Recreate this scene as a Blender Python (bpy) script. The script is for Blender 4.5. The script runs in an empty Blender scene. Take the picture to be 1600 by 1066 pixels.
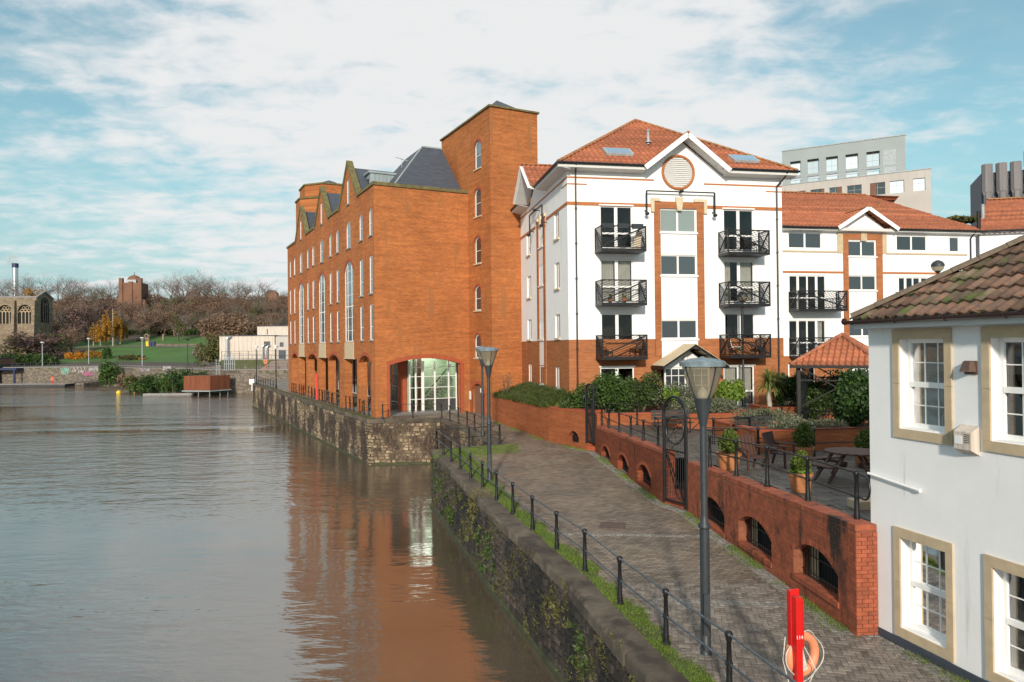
import bpy, bmesh, math, random
import numpy as np
from mathutils import Vector, Matrix
SC = bpy.context.scene
COL = SC.collection
R = math.radians
rnd = random.Random(7)
nrg = np.random.default_rng(7)

# ---------------------------------------------------------------- camera
FPX, PCX, PCY, CAMZ = 1100.0, 800.0, 533.0, 5.2      # focal length in photo pixels, eye height
ROLL, PITCH = R(.59), math.atan(8 / FPX)
c_fw = Vector((0, math.cos(PITCH), math.sin(PITCH)))
c_u0 = Vector((0, -math.sin(PITCH), math.cos(PITCH)))
c_r = Vector((1, 0, 0)) * math.cos(ROLL) - c_u0 * math.sin(ROLL)
c_u = c_u0 * math.cos(ROLL) + Vector((1, 0, 0)) * math.sin(ROLL)
EYE = Vector((0, 0, CAMZ))
cam = bpy.data.objects.new('camera', bpy.data.cameras.new('camera'))
COL.objects.link(cam)
cam.data.sensor_width = 36
cam.data.lens = FPX / 1600 * 36
cam.data.clip_start = .1
cam.data.clip_end = 3000
cam.matrix_world = Matrix(((c_r.x, c_u.x, -c_fw.x, 0), (c_r.y, c_u.y, -c_fw.y, 0), (c_r.z, c_u.z, -c_fw.z, CAMZ), (0, 0, 0, 1)))
SC.camera = cam

# ---------------------------------------------------------------- light
SUN_EL, SUN_AZ = 20.0, -6.0       # low winter sun behind the camera, a little to the left
sun = bpy.data.objects.new('sun', bpy.data.lights.new('sun', 'SUN'))
COL.objects.link(sun)
sun.data.energy = 3.5
sun.data.angle = R(3.0)
sun.data.color = (1, .90, .77)
sun.rotation_euler = (R(90 - SUN_EL), 0, R(SUN_AZ))
SC.view_settings.view_transform = 'Standard'
SC.view_settings.look = 'None'
SC.view_settings.exposure = 0.24
SC.view_settings.gamma = 1
SC.view_settings.use_curve_mapping = False
SC.cycles.max_bounces = 8
SC.cycles.transparent_max_bounces = 12
SC.cycles.use_adaptive_sampling = True
SC.cycles.sample_clamp_indirect = 6

class NT:
    """small node-tree writer"""
    def __init__(s, tree):
        s.t = tree; s.n = tree.nodes; s.n.clear()
    def new(s, typ, ins=None, **props):
        nd = s.n.new(typ)
        for k, v in props.items(): setattr(nd, k, v)
        for k, v in (ins or {}).items(): s.put(nd.inputs[k], v)
        return nd
    def put(s, sock, v):
        if isinstance(v, bpy.types.NodeSocket): s.t.links.new(v, sock)
        elif isinstance(v, bpy.types.Node): s.t.links.new(v.outputs[0], sock)
        else:
            if hasattr(sock.default_value, '__len__') and len(sock.default_value) == 4 and len(v) == 3: v = (*v, 1)
            sock.default_value = v
    def math(s, op, a, b=0.0, c=None, clamp=False):
        nd = s.new('ShaderNodeMath', {0: a, 1: b}, operation=op, use_clamp=clamp)
        if c is not None: s.put(nd.inputs[2], c)
        return nd.outputs[0]
    def vmath(s, op, a, b=(0, 0, 0)):
        nd = s.new('ShaderNodeVectorMath', {0: a, 1: b}, operation=op)
        return nd.outputs['Value'] if op in ('DOT_PRODUCT', 'LENGTH') else nd.outputs[0]
    def mapping(s, vec, scale=(1, 1, 1), loc=(0, 0, 0), rot=(0, 0, 0)):
        return s.new('ShaderNodeMapping', {'Vector': vec, 'Scale': scale, 'Location': loc, 'Rotation': rot}).outputs[0]
    def noise(s, vec, scale, detail=4, rough=.55, dist=0.0):
        return s.new('ShaderNodeTexNoise', {'Vector': vec, 'Scale': scale, 'Detail': detail, 'Roughness': rough, 'Distortion': dist}).outputs[0]
    def ramp(s, fac, stops):
        nd = s.new('ShaderNodeValToRGB', {0: fac}); e = nd.color_ramp.elements
        while len(e) > 1: e.remove(e[-1])
        e[0].position = stops[0][0]; e[0].color = (*stops[0][1], 1)
        for p, c in stops[1:]:
            q = e.new(p); q.color = (*c, 1)
        return nd.outputs[0]
    def mix(s, fac, a, b, blend='MIX'):
        nd = s.new('ShaderNodeMix', data_type='RGBA', blend_type=blend)
        s.put(nd.inputs[0], fac); s.put(nd.inputs[6], a); s.put(nd.inputs[7], b)
        return nd.outputs[2]
    def smooth(s, x, lo, hi, a=0.0, b=1.0):
        nd = s.new('ShaderNodeMapRange', {0: x, 1: lo, 2: hi, 3: a, 4: b}, interpolation_type='SMOOTHSTEP')
        return nd.outputs[0]

world = bpy.data.worlds.new('World'); SC.world = world; world.use_nodes = True
w = NT(world.node_tree)
g = w.new('ShaderNodeTexCoord').outputs['Generated']
sky = w.new('ShaderNodeTexSky', sky_type='NISHITA', sun_disc=False, sun_elevation=R(SUN_EL), sun_rotation=R(180 - SUN_AZ), altitude=20, air_density=1.1, dust_density=.8, ozone_density=2.0)
clear = w.mix(1.0, sky.outputs[0], (.95, 1.32, 1.10), 'MULTIPLY')
sep = w.new('ShaderNodeSeparateXYZ', {0: g})
hz = w.math('ADD', w.math('ABSOLUTE', sep.outputs[2]), .16)
flat = w.new('ShaderNodeCombineXYZ', {0: w.math('DIVIDE', sep.outputs[0], hz), 1: w.math('DIVIDE', sep.outputs[1], hz), 2: 0.0}).outputs[0]
puffs = w.noise(w.mapping(flat, (1, 1.25, 1), (3.1, .4, 0)), 6.5, 7, .58, .25)      # mackerel puffs
broad = w.noise(w.mapping(flat, (.7, 1.3, 1), (1.7, 2.2, 0), (0, 0, R(24))), 1.1, 5, .55, .3)
wisps = w.noise(w.mapping(flat, (.35, 2.0, 1), (5, 0, 0), (0, 0, R(-52))), 1.6, 7, .6, .6)
band = w.math('SUBTRACT', 1.0, w.smooth(w.math('ABSOLUTE', w.math('ADD', sep.outputs[0], w.math('MULTIPLY', sep.outputs[2], .15))), .17, .66))
cover = w.math('ADD', w.math('MULTIPLY', broad, 1.0), w.math('MULTIPLY', band, .58))
cover = w.math('ADD', cover, w.math('MULTIPLY', w.math('SUBTRACT', puffs, .5), 1.1))
cover = w.math('ADD', cover, w.math('MULTIPLY', w.math('SUBTRACT', wisps, .5), .75))
alpha = w.math('ADD', .16, w.math('MULTIPLY', w.smooth(cover, .46, 1.06), .84))
shade = w.smooth(w.math('ADD', w.noise(w.mapping(flat, (.8, 2.4, 1), (9, 4, 0)), 1.5, 5, .55), w.math('ADD', w.math('MULTIPLY', band, .30), w.math('MULTIPLY', w.math('SUBTRACT', puffs, .5), .9))), .28, .66)
ccol = w.mix(shade, (4.7, 5.8, 6.5), (7.05, 7.15, 7.2))
low = w.smooth(sep.outputs[2], .0, .3)
clear = w.mix(w.math('MULTIPLY', w.math('SUBTRACT', 1.0, low), .8), clear, (2.9, 4.1, 5.0))
skyc = w.mix(alpha, clear, ccol)
bg = w.new('ShaderNodeBackground', {'Color': skyc, 'Strength': .1})
w.new('ShaderNodeOutputWorld', {'Surface': bg})

# ---------------------------------------------------------------- pixel <-> world measuring (used to read sizes off the survey of the place)
def ray(px, py): return c_fw + c_r * ((px - PCX) / FPX) + c_u * ((PCY - py) / FPX)
def at_z(px, py, z): d = ray(px, py); return EYE + d * ((z - CAMZ) / d.z)
def at_y(px, py, Y): d = ray(px, py); return EYE + d * (Y / d.y)
def interp(x, xs, ys): return float(np.interp(x, xs, ys))
def GZ(Y): return interp(Y, [0, 14, 20, 27, 35.5, 48, 90], [-.2, -.1, 0, .1, .3, .55, .6])
def on_path(px, py):
    z = 0
    for i in range(25): p = at_z(px, py, z); z = GZ(p.y)
    return p
WATER = -2.46

# ---------------------------------------------------------------- mesh builder
class MB:
    def __init__(s): s.v = []; s.f = []
    def face(s, *pts):
        b = len(s.v); s.v += [tuple(p) for p in pts]; s.f.append(tuple(range(b, b + len(pts))))
    def box(s, x0, x1, y0, y1, z0, z1):
        b = len(s.v)
        s.v += [(x, y, z) for z in (z0, z1) for y in (y0, y1) for x in (x0, x1)]
        s.f += [tuple(b + i for i in q) for q in ((0, 2, 3, 1), (4, 5, 7, 6), (0, 1, 5, 4), (2, 6, 7, 3), (0, 4, 6, 2), (1, 3, 7, 5))]
        return s
    def hexa(s, lo, hi):            # lo, hi: two lists of four corners
        b = len(s.v); s.v += [tuple(p) for p in list(lo) + list(hi)]
        s.f += [tuple(b + i for i in q) for q in ((3, 2, 1, 0), (4, 5, 6, 7), (0, 1, 5, 4), (1, 2, 6, 5), (2, 3, 7, 6), (3, 0, 4, 7))]
        return s
    def prism(s, poly, off):
        b = len(s.v); n = len(poly); off = Vector(off)
        s.v += [tuple(p) for p in poly] + [tuple(Vector(p) + off) for p in poly]
        s.f.append(tuple(range(b, b + n))); s.f.append(tuple(range(b + 2 * n - 1, b + n - 1, -1)))
        for i in range(n): j = (i + 1) % n; s.f.append((b + i, b + j, b + n + j, b + n + i))
        return s
    def tube(s, p0, p1, r0, r1=None, n=8, caps=True):
        r1 = r0 if r1 is None else r1
        p0 = Vector(p0); p1 = Vector(p1); d = p1 - p0
        if d.length < 1e-6: return s
        q = d.to_track_quat('Z', 'Y'); b = len(s.v)
        for p, r in ((p0, r0), (p1, r1)):
            for i in range(n):
                a = 2 * math.pi * i / n; s.v.append(tuple(p + q @ Vector((r * math.cos(a), r * math.sin(a), 0))))
        for i in range(n): j = (i + 1) % n; s.f.append((b + i, b + j, b + n + j, b + n + i))
        if caps and n > 3: s.f.append(tuple(range(b + n - 1, b - 1, -1))); s.f.append(tuple(range(b + n, b + 2 * n)))
        return s
    def path(s, pts, r, n=8):
        for a, b in zip(pts[:-1], pts[1:]): s.tube(a, b, r, r, n)
        return s
    def bar(s, p0, p1, wx, wz):     # square bar
        p0 = Vector(p0); p1 = Vector(p1); d = (p1 - p0); q = d.to_track_quat('Y', 'Z')
        a = q @ Vector((wx / 2, 0, 0)); c = q @ Vector((0, 0, wz / 2))
        return s.hexa([p0 - a - c, p0 + a - c, p0 + a + c, p0 - a + c], [p1 - a - c, p1 + a - c, p1 + a + c, p1 - a + c])
    def lathe(s, prof, c=(0, 0, 0), n=16, cap=True):
        b = len(s.v); c = Vector(c)
        for r, z in prof:
            for i in range(n):
                a = 2 * math.pi * i / n; s.v.append((c.x + r * math.cos(a), c.y + r * math.sin(a), c.z + z))
        for k in range(len(prof) - 1):
            for i in range(n): j = (i + 1) % n; s.f.append((b + k * n + i, b + k * n + j, b + (k + 1) * n + j, b + (k + 1) * n + i))
        if cap:
            s.f.append(tuple(range(b + n - 1, b - 1, -1))); m = b + (len(prof) - 1) * n; s.f.append(tuple(range(m, m + n)))
        return s
    def ball(s, c, r, n=10, sz=1):
        pr = [(max(1e-4, r * math.sin(math.pi * k / 6)), -r * sz * math.cos(math.pi * k / 6)) for k in range(7)]
        return s.lathe(pr, c, n, False)
    def torus(s, c, R0, r, ax, ay, n=28, m=10, a0=0, a1=2 * math.pi):
        c = Vector(c); ax = Vector(ax); ay = Vector(ay); nz = ax.cross(ay); b = len(s.v); closed = abs(a1 - a0 - 2 * math.pi) < 1e-6
        k = n if closed else n + 1
        for i in range(k):
            t = a0 + (a1 - a0) * i / n; rad = ax * math.cos(t) + ay * math.sin(t)
            for j in range(m):
                u = 2 * math.pi * j / m; s.v.append(tuple(c + rad * (R0 + r * math.cos(u)) + nz * (r * math.sin(u))))
        for i in range(n):
            i2 = (i + 1) % k
            for j in range(m): j2 = (j + 1) % m; s.f.append((b + i * m + j, b + i2 * m + j, b + i2 * m + j2, b + i * m + j2))
        return s
    def mesh(s, name, mat, smooth=False):
        me = bpy.data.meshes.new(name); me.from_pydata(s.v, [], s.f)
        if mat: me.materials.append(mat)
        if smooth:
            me.polygons.foreach_set('use_smooth', [True] * len(me.polygons))
            try: me.set_sharp_from_angle(angle=R(40))
            except Exception: pass
        me.update(); return me
    def build(s, name, mat, parent=None, smooth=False, kind=None, label=None):
        o = bpy.data.objects.new(name, s.mesh(name, mat, smooth)); COL.objects.link(o)
        if parent: o.parent = parent
        if kind: o['kind'] = kind
        if label: o['label'] = label
        return o
def tag(o, label=None, cat=None, group=None, kind=None):
    if label: o['label'] = label
    if cat: o['category'] = cat
    if group: o['group'] = group
    if kind: o['kind'] = kind
    return o
def thing(name, label, cat, loc=(0, 0, 0), rz=0, group=None):
    o = bpy.data.objects.new(name, None); COL.objects.link(o); o.empty_display_size = .3
    o.location = loc; o.rotation_euler = (0, 0, rz)
    return tag(o, label, cat, group)
def place(me, name, parent=None, loc=(0, 0, 0), rot=(0, 0, 0), scale=(1, 1, 1)):
    o = bpy.data.objects.new(name, me); COL.objects.link(o); o.location = loc; o.rotation_euler = rot; o.scale = scale
    if parent: o.parent = parent
    return o
def copy_tree(o, parent=None):
    c = o.copy(); COL.objects.link(c)
    if parent: c.parent = parent
    for ch in list(o.children): copy_tree(ch, c)
    return c
def np_mesh(name, V, Fq, mat, smooth=False):
    V = np.asarray(V, dtype=np.float32); Fq = np.asarray(Fq, dtype=np.int32); k = Fq.shape[1]
    me = bpy.data.meshes.new(name); me.vertices.add(len(V)); me.vertices.foreach_set('co', V.ravel())
    me.loops.add(Fq.size); me.loops.foreach_set('vertex_index', Fq.ravel())
    me.polygons.add(len(Fq)); me.polygons.foreach_set('loop_start', np.arange(0, Fq.size, k, dtype=np.int32))
    me.materials.append(mat); me.update(calc_edges=True)
    me.polygons.foreach_set('use_smooth', np.full(len(Fq), bool(smooth)))
    return me

# ---------------------------------------------------------------- materials
def mat(name, col, rough=.6, var=.15, vscale=3.0, bump=0.0, bscale=20.0, metal=0.0, spec=.5, col2=None, island=0.0, stretch=(1, 1, 1), dirt=None, ior=None, coat=0, world=False):
    m = bpy.data.materials.new(name); m.use_nodes = True; t = NT(m.node_tree)
    oc = t.new('ShaderNodeNewGeometry').outputs['Position'] if world else t.new('ShaderNodeTexCoord').outputs['Object']
    v = t.mapping(oc, stretch)
    n = t.noise(v, vscale, 5, .6)
    dark = tuple(c * (1 - var) for c in col); lite = tuple(min(1, c * (1 + var)) for c in col)
    c = t.ramp(n, [(.3, col2 if col2 else dark), (.7, lite)])
    if island:
        ri = t.new('ShaderNodeNewGeometry').outputs['Random Per Island']; ro = t.new('ShaderNodeObjectInfo').outputs['Random']
        rr = t.math('FRACT', t.math('ADD', ri, ro))
        f = t.math('ADD', t.math('MULTIPLY', rr, 2 * island), 1 - island)
        c = t.mix(1.0, c, t.new('ShaderNodeCombineXYZ', {0: f, 1: f, 2: f}).outputs[0], 'MULTIPLY')
    if dirt:
        dn = t.noise(t.mapping(oc, dirt[3] if len(dirt) > 3 else (1, 1, 1), (3, 7, 1)), dirt[1], 6, .65)
        c = t.mix(t.smooth(dn, dirt[2], dirt[2] + .16), c, dirt[0])
    ins = {'Base Color': c, 'Roughness': rough, 'Metallic': metal, 'Specular IOR Level': spec}
    if ior: ins['IOR'] = ior
    if coat: ins['Coat Weight'] = coat
    b = t.new('ShaderNodeBsdfPrincipled', ins)
    if bump:
        bn = t.noise(v, bscale, 6, .6)
        t.put(b.inputs['Normal'], t.new('ShaderNodeBump', {'Height': bn, 'Strength': 1.0, 'Distance': bump}))
    t.new('ShaderNodeOutputMaterial', {'Surface': b}); return m

def brick_mat(name, c1, c2, mortar, bw=.225, bh=.075, ms=.006, stain=None, rough=.8, coords='Object', bump=.006, streak=.35, stain_thr=.6, stain_scale=.5):
    """running-bond brickwork; u = x + y so it works on every wall that follows a local axis"""
    m = bpy.data.materials.new(name); m.use_nodes = True; t = NT(m.node_tree)
    oc = t.new('ShaderNodeTexCoord').outputs[coords]
    s = t.new('ShaderNodeSeparateXYZ', {0: oc})
    if coords == 'flat': pass
    uv = t.new('ShaderNodeCombineXYZ', {0: t.math('ADD', s.outputs[0], s.outputs[1]), 1: s.outputs[2], 2: 0.0}).outputs[0]
    br = t.new('ShaderNodeTexBrick', {'Vector': uv, 'Color1': (*c1, 1), 'Color2': (*c2, 1), 'Mortar': (*mortar, 1), 'Scale': 1.0, 'Mortar Size': ms, 'Mortar Smooth': .1, 'Bias': -.1, 'Brick Width': bw, 'Row Height': bh})
    st = t.noise(t.mapping(uv, (.55, 5.5, 1)), 1.0, 6, .6)
    lum = t.ramp(st, [(.3, (1 - streak,) * 3), (.72, (1 + streak * .6,) * 3)])
    c = t.mix(1.0, br.outputs[0], lum, 'MULTIPLY')
    big = t.ramp(t.noise(uv, .23, 4, .6), [(.35, (.86, .84, .84)), (.65, (1.1, 1.1, 1.1))])
    c = t.mix(1.0, c, big, 'MULTIPLY')
    fl = t.noise(t.mapping(uv, (2.2, 9, 1), (5, 3, 0)), 1.0, 4, .6)
    c = t.mix(t.smooth(fl, .62, .74, 0, .55), c, (min(1, c1[0] * 1.15), c1[1] * 1.5, c1[2] * 1.7))
    if stain:
        sn = t.noise(t.mapping(uv, (1.6, .28, 1), (2, 1, 0)), stain_scale * 2, 6, .65)
        c = t.mix(t.smooth(sn, stain_thr, stain_thr + .1), c, stain)
    b = t.new('ShaderNodeBsdfPrincipled', {'Base Color': c, 'Roughness': rough, 'Specular IOR Level': .25})
    h = t.math('ADD', t.math('SUBTRACT', 1.0, br.outputs[1]), t.math('MULTIPLY', t.noise(uv, 40, 3), .4))
    t.put(b.inputs['Normal'], t.new('ShaderNodeBump', {'Height': h, 'Strength': .7, 'Distance': bump}))
    t.new('ShaderNodeOutputMaterial', {'Surface': b}); return m

def leaf_mat(name, cols, rough=.55, trans=.15):
    m = bpy.data.materials.new(name); m.use_nodes = True; t = NT(m.node_tree)
    ri = t.new('ShaderNodeNewGeometry').outputs['Random Per Island']
    oc = t.new('ShaderNodeTexCoord').outputs['Object']
    x = t.math('ADD', t.math('MULTIPLY', ri, .6), t.math('MULTIPLY', t.noise(oc, .9, 3), .45))
    c = t.ramp(x, [(.15 + .7 * i / max(1, len(cols) - 1), q) for i, q in enumerate(cols)])
    b = t.new('ShaderNodeBsdfPrincipled', {'Base Color': c, 'Roughness': rough, 'Specular IOR Level': .3})
    tr = t.new('ShaderNodeBsdfTranslucent', {'Color': c})
    mx = t.new('ShaderNodeMixShader', {0: trans, 1: b, 2: tr})
    t.new('ShaderNodeOutputMaterial', {'Surface': mx}); return m

def glass_mat(name, tint=(.02, .025, .03), ior=1.9, see=0.0, wob=.0015):
    m = bpy.data.materials.new(name); m.use_nodes = True; t = NT(m.node_tree)
    oc = t.new('ShaderNodeTexCoord').outputs['Object']
    ob = t.new('ShaderNodeObjectInfo').outputs['Random']
    tc = t.mix(ob, tint, tuple(x * 2.2 + .01 for x in tint))
    b = t.new('ShaderNodeBsdfPrincipled', {'Base Color': tc, 'Roughness': .03, 'IOR': ior})
    bm = t.new('ShaderNodeBump', {'Height': t.noise(oc, 1.3, 2), 'Strength': 1.0, 'Distance': wob * 4})
    t.put(b.inputs['Normal'], bm)
    if see > 0:
        fr = t.new('ShaderNodeFresnel', {'IOR': ior - .35, 'Normal': bm})
        gl = t.new('ShaderNodeBsdfGlossy', {'Color': (1, 1, 1, 1), 'Roughness': .02, 'Normal': bm})
        tp = t.new('ShaderNodeBsdfTransparent', {'Color': (see, see, see, 1)})
        mx = t.new('ShaderNodeMixShader', {0: fr, 1: tp, 2: gl})
        t.new('ShaderNodeOutputMaterial', {'Surface': mx})
    else: t.new('ShaderNodeOutputMaterial', {'Surface': b})
    return m

def stone_wall_mat(name, c1, c2, joint, scale=3.0, stretch=(1, 1, 1.7), moss=None, dark=None, bump=.03):
    m = bpy.data.materials.new(name); m.use_nodes = True; t = NT(m.node_tree)
    oc = t.new('ShaderNodeTexCoord').outputs['Object']
    v = t.mapping(oc, stretch)
    vw = t.new('ShaderNodeMix', data_type='VECTOR'); vw.inputs[0].default_value = .06
    t.put(vw.inputs[4], v); t.put(vw.inputs[5], t.new('ShaderNodeTexNoise', {'Vector': v, 'Scale': 3.0}).outputs[1])
    vo = t.new('ShaderNodeTexVoronoi', {'Vector': vw.outputs[1], 'Scale': scale}, feature='DISTANCE_TO_EDGE').outputs[0]
    vc = t.new('ShaderNodeTexVoronoi', {'Vector': vw.outputs[1], 'Scale': scale}).outputs[1]
    rr = t.new('ShaderNodeSeparateColor', {0: vc}).outputs[0]
    c = t.ramp(rr, [(.1, c1), (.9, c2)])
    c = t.mix(1.0, c, t.ramp(t.noise(v, 6, 6, .7), [(.3, (.55, .55, .55)), (.75, (1.35, 1.35, 1.35))]), 'MULTIPLY')
    c = t.mix(t.smooth(vo, .0, .07, .8, 0.0), c, joint)
    if dark: c = t.mix(t.smooth(t.noise(t.mapping(oc, (1, 1, .5)), .45, 5, .65), .46, .58, 0, .85), c, dark)
    if moss:
        z = t.new('ShaderNodeSeparateXYZ', {0: oc}).outputs[2]
        mz = t.math('ADD', t.noise(oc, 1.2, 6, .7), t.smooth(z, moss[1], moss[2], 0, .3))
        c = t.mix(t.smooth(mz, .62, .76, 0, .85), c, moss[0])
    b = t.new('ShaderNodeBsdfPrincipled', {'Base Color': c, 'Roughness': .9, 'Specular IOR Level': .2})
    h = t.math('ADD', t.smooth(vo, 0, .12), t.math('MULTIPLY', t.noise(v, 14, 6, .7), .5))
    t.put(b.inputs['Normal'], t.new('ShaderNodeBump', {'Height': h, 'Strength': 1.0, 'Distance': bump}))
    t.new('ShaderNodeOutputMaterial', {'Surface': b}); return m

M = {}
M['brick'] = brick_mat('orange_brick', (.50, .175, .048), (.36, .115, .037), (.36, .16, .075), streak=.28, stain=(.31, .13, .05), stain_thr=.56)
M['brick_trim'] = mat('red_brick_trim', (.34, .075, .03), .8, .2, 6)
M['brick_white_block'] = brick_mat('apartment_brick', (.44, .145, .042), (.33, .105, .034), (.40, .25, .16), streak=.2)
M['brick_wall'] = brick_mat('patio_brick', (.30, .078, .034), (.22, .055, .027), (.10, .045, .03), streak=.25, stain=(.018, .012, .01), stain_thr=.60, stain_scale=.6)
M['brick_bed'] = brick_mat('hedge_wall_brick', (.40, .12, .04), (.29, .09, .033), (.30, .11, .06), streak=.25, stain=(.09, .04, .025), stain_thr=.66)
M['loose_brick'] = mat('laid_brick', (.31, .080, .036), .75, .3, 5, .003, 60, island=.13, dirt=((.022, .015, .012), 1.3, .51, (1, 1, .3)), world=True)
M['mortar'] = mat('dark_mortar', (.24, .085, .045), .95, .3, 8)
M['render'] = mat('white_render', (.86, .86, .85), .85, .03, 1.2, .002, 60, dirt=((.66, .65, .62), .9, .60, (2.5, 2.5, .16)))
M['cottage_render'] = mat('rough_white_render', (.84, .84, .84), .85, .03, 1.6, .0025, 30, dirt=((.62, .60, .55), 1.3, .58, (2.2, 2.2, .22)))
M['white'] = mat('white_plastic', (.82, .82, .81), .35, .03)
M['white_wood'] = mat('white_paint', (.80, .80, .78), .5, .05)
M['soffit'] = mat('grey_white_soffit', (.62, .62, .60), .6, .05)
M['orange_band'] = mat('terracotta_band', (.42, .15, .05), .8, .12, 8)
M['sandstone'] = mat('sandstone', (.52, .41, .27), .85, .12, 4, .003, 50, dirt=((.36, .28, .17), 2.2, .62, (1, 1, .5)))
M['sandstone_pale'] = mat('pale_sandstone', (.62, .52, .36), .85, .1, 5)
M['black'] = mat('black_iron', (.008, .0085, .010), .45, .3, 12, .001, 60, spec=.5, island=0)
M['worn_black'] = mat('worn_black_iron', (.011, .012, .014), .4, .3, 12, .0015, 70, dirt=((.14, .07, .045), 14, .69))
M['worn_rail'] = mat('worn_grey_rail', (.10, .12, .14), .4, .4, 7, .001, 60, metal=.3)
M['lamp_grey'] = mat('blue_grey_lamp_paint', (.030, .037, .043), .5, .2, 6, .001, 70, island=0)
M['lamp_cap'] = mat('pale_lamp_cap', (.16, .21, .24), .55, .3, 9, dirt=((.35, .37, .38), 16, .62))
M['gutter_brown'] = mat('brown_gutter', (.045, .022, .02), .35, .15, 6)
M['slate'] = mat('slate_roof', (.055, .065, .085), .6, .25, 1.5, .006, 14, stretch=(1, 1, 6), island=.2)
M['lead'] = mat('lead_cladding', (.28, .33, .34), .5, .15, 2, stretch=(1, 1, .3))
M['coping_moss'] = mat('mossy_stone_coping', (.14, .12, .05), .95, .35, 3, .01, 18, dirt=((.20, .18, .05), 3, .55))
M['pantile'] = mat('orange_pantile', (.37, .128, .062), .8, .22, 2.5, .002, 40, island=.25, dirt=((.17, .075, .04), 1.1, .62))
M['pantile_far'] = M['pantile']
M['hip_tile'] = mat('mossy_hip_tile', (.36, .15, .06), .85, .3, 6, .004, 30, island=.2, dirt=((.17, .13, .035), 5, .55))
M['old_tile'] = mat('weathered_concrete_tile', (.155, .082, .052), .9, .3, 7, .006, 45, island=.42, dirt=((.27, .25, .20), 7, .66), col2=(.085, .065, .05), world=True)
M['old_tile_moss'] = mat('mossy_concrete_tile', (.13, .095, .065), .95, .3, 6, .008, 35, island=.35, dirt=((.075, .11, .02), 4.5, .49), world=True)
M['verge_mortar'] = mat('lichened_hip_mortar', (.16, .12, .085), .95, .25, 9, .008, 30, dirt=((.09, .11, .025), 6, .58), world=True)
M['glass'] = glass_mat('window_glass')
M['glass_pale'] = glass_mat('pale_blind_glass', (.16, .19, .18))
M['glass_sky_tint'] = glass_mat('skylight_glass_sky_tint', (.09, .20, .30))  # blue of the reflected sky put into the glass colour
M['glass_sky'] = glass_mat('office_glass', (.10, .13, .15), 2.4)
M['glass_see'] = glass_mat('clear_glass', (.02, .02, .02), 1.75, .8)
M['dark'] = mat('dark_interior', (.012, .012, .012), .9, .2)
M['room'] = mat('dim_room', (.03, .028, .026), .9, .3, 1)
M['curtain'] = mat('pale_curtain', (.62, .62, .56), .9, .1, 3)
M['curtain_grey'] = mat('grey_curtain', (.17, .20, .20), .9, .25, 5)
M['light_green'] = mat('pale_green_wall', (.55, .68, .50), .7, .06, 1)
M['timber_dark'] = mat('dark_timber', (.020, .018, .016), .6, .3, 6, .002, 40, stretch=(1, 6, 6))
M['garden_wood'] = mat('brown_garden_wood', (.075, .032, .022), .6, .3, 6, .002, 50, stretch=(4, 4, 4))
M['terracotta'] = mat('terracotta_pot', (.42, .17, .065), .8, .15, 5, .003, 40, dirt=((.30, .22, .05), 4, .58))
M['soil'] = mat('soil', (.03, .02, .012), .95, .4, 12, .02, 30)
M['vent_brown'] = mat('vent_brown', (.13, .08, .06), .6, .2, 9)
M['red'] = mat('red_paint', (.62, .012, .010), .38, .06, 4, coat=.2)
M['buoy'] = mat('orange_buoy', (.80, .29, .15), .5, .1, 4, .002, 30)
M['rope'] = mat('white_rope', (.55, .55, .50), .9, .2, 20)
M['rust'] = mat('rusty_steel', (.17, .05, .02), .8, .3, .8, .003, 30, stretch=(2, 2, .3))
M['steel'] = mat('galvanised_steel', (.55, .58, .60), .3, .1, 4, metal=.8)
M['steel_matt'] = mat('dull_steel', (.34, .38, .40), .5, .2, 4)
M['timber_pale'] = mat('pale_timber_cladding', (.58, .51, .44), .8, .22, 2.5, .003, 20, stretch=(5, 5, .25))
M['concrete'] = mat('grey_concrete', (.25, .24, .23), .9, .2, 2, .004, 30)
M['jetty'] = mat('dark_jetty', (.055, .055, .055), .9, .3, 2)
M['coping'] = mat('weathered_kerb_stone', (.105, .085, .063), .9, .35, 2.2, .014, 22, island=.28, dirt=((.045, .035, .028), 1.3, .50), world=True)
M['quay_stone'] = mat('wet_quay_stone', (.058, .046, .037), .85, .4, 3, .016, 18, island=.55, dirt=((.009, .009, .009), .5, .44, (1, 1, .6)), world=True)
M['quay_joint'] = mat('quay_mortar', (.035, .03, .024), .95, .4, 5, .02, 14)
M['rubble'] = mat('rubble_stone', (.255, .195, .125), .9, .4, 3, .02, 15, island=.6, dirt=((.045, .031, .024), .6, .40, (1, 1, .7)), world=True)
M['rubble_joint'] = mat('rubble_mortar', (.12, .085, .055), .95, .4, 4, .02, 14, dirt=((.028, .02, .016), .33, .50, (1, 1, .7)), world=True)
M['algae'] = mat('algae_stone', (.045, .05, .02), .8, .4, 4, .02, 14)
M['far_wall'] = stone_wall_mat('far_stone_wall', (.15, .125, .10), (.26, .22, .18), (.07, .06, .05), 1.9, moss=((.08, .10, .03), 0, 3))
M['church'] = stone_wall_mat('church_stone', (.22, .17, .12), (.32, .26, .18), (.14, .11, .08), 1.2, bump=.02)
M['grey_clad'] = mat('grey_cladding', (.29, .33, .33), .6, .06, .4)
M['pink_clad'] = mat('pinkish_cladding', (.46, .42, .385), .7, .08, .4)
M['brutal'] = mat('ribbed_concrete', (.20, .185, .19), .85, .22, .3, stretch=(2, 2, .3))
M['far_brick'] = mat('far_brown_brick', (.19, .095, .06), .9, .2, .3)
M['iron_cover'] = mat('cast_iron_cover', (.10, .07, .055), .7, .3, 6)
M['ground'] = mat('bare_ground', (.11, .095, .075), .95, .3, .6, .01, 8)
M['terrace'] = mat('terrace_paving', (.085, .074, .062), .55, .35, 1.6, .006, 10, island=.25, dirt=((.045, .05, .025), 1.1, .56))
M['bark'] = mat('bark', (.11, .085, .065), .9, .3, 3)
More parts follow.
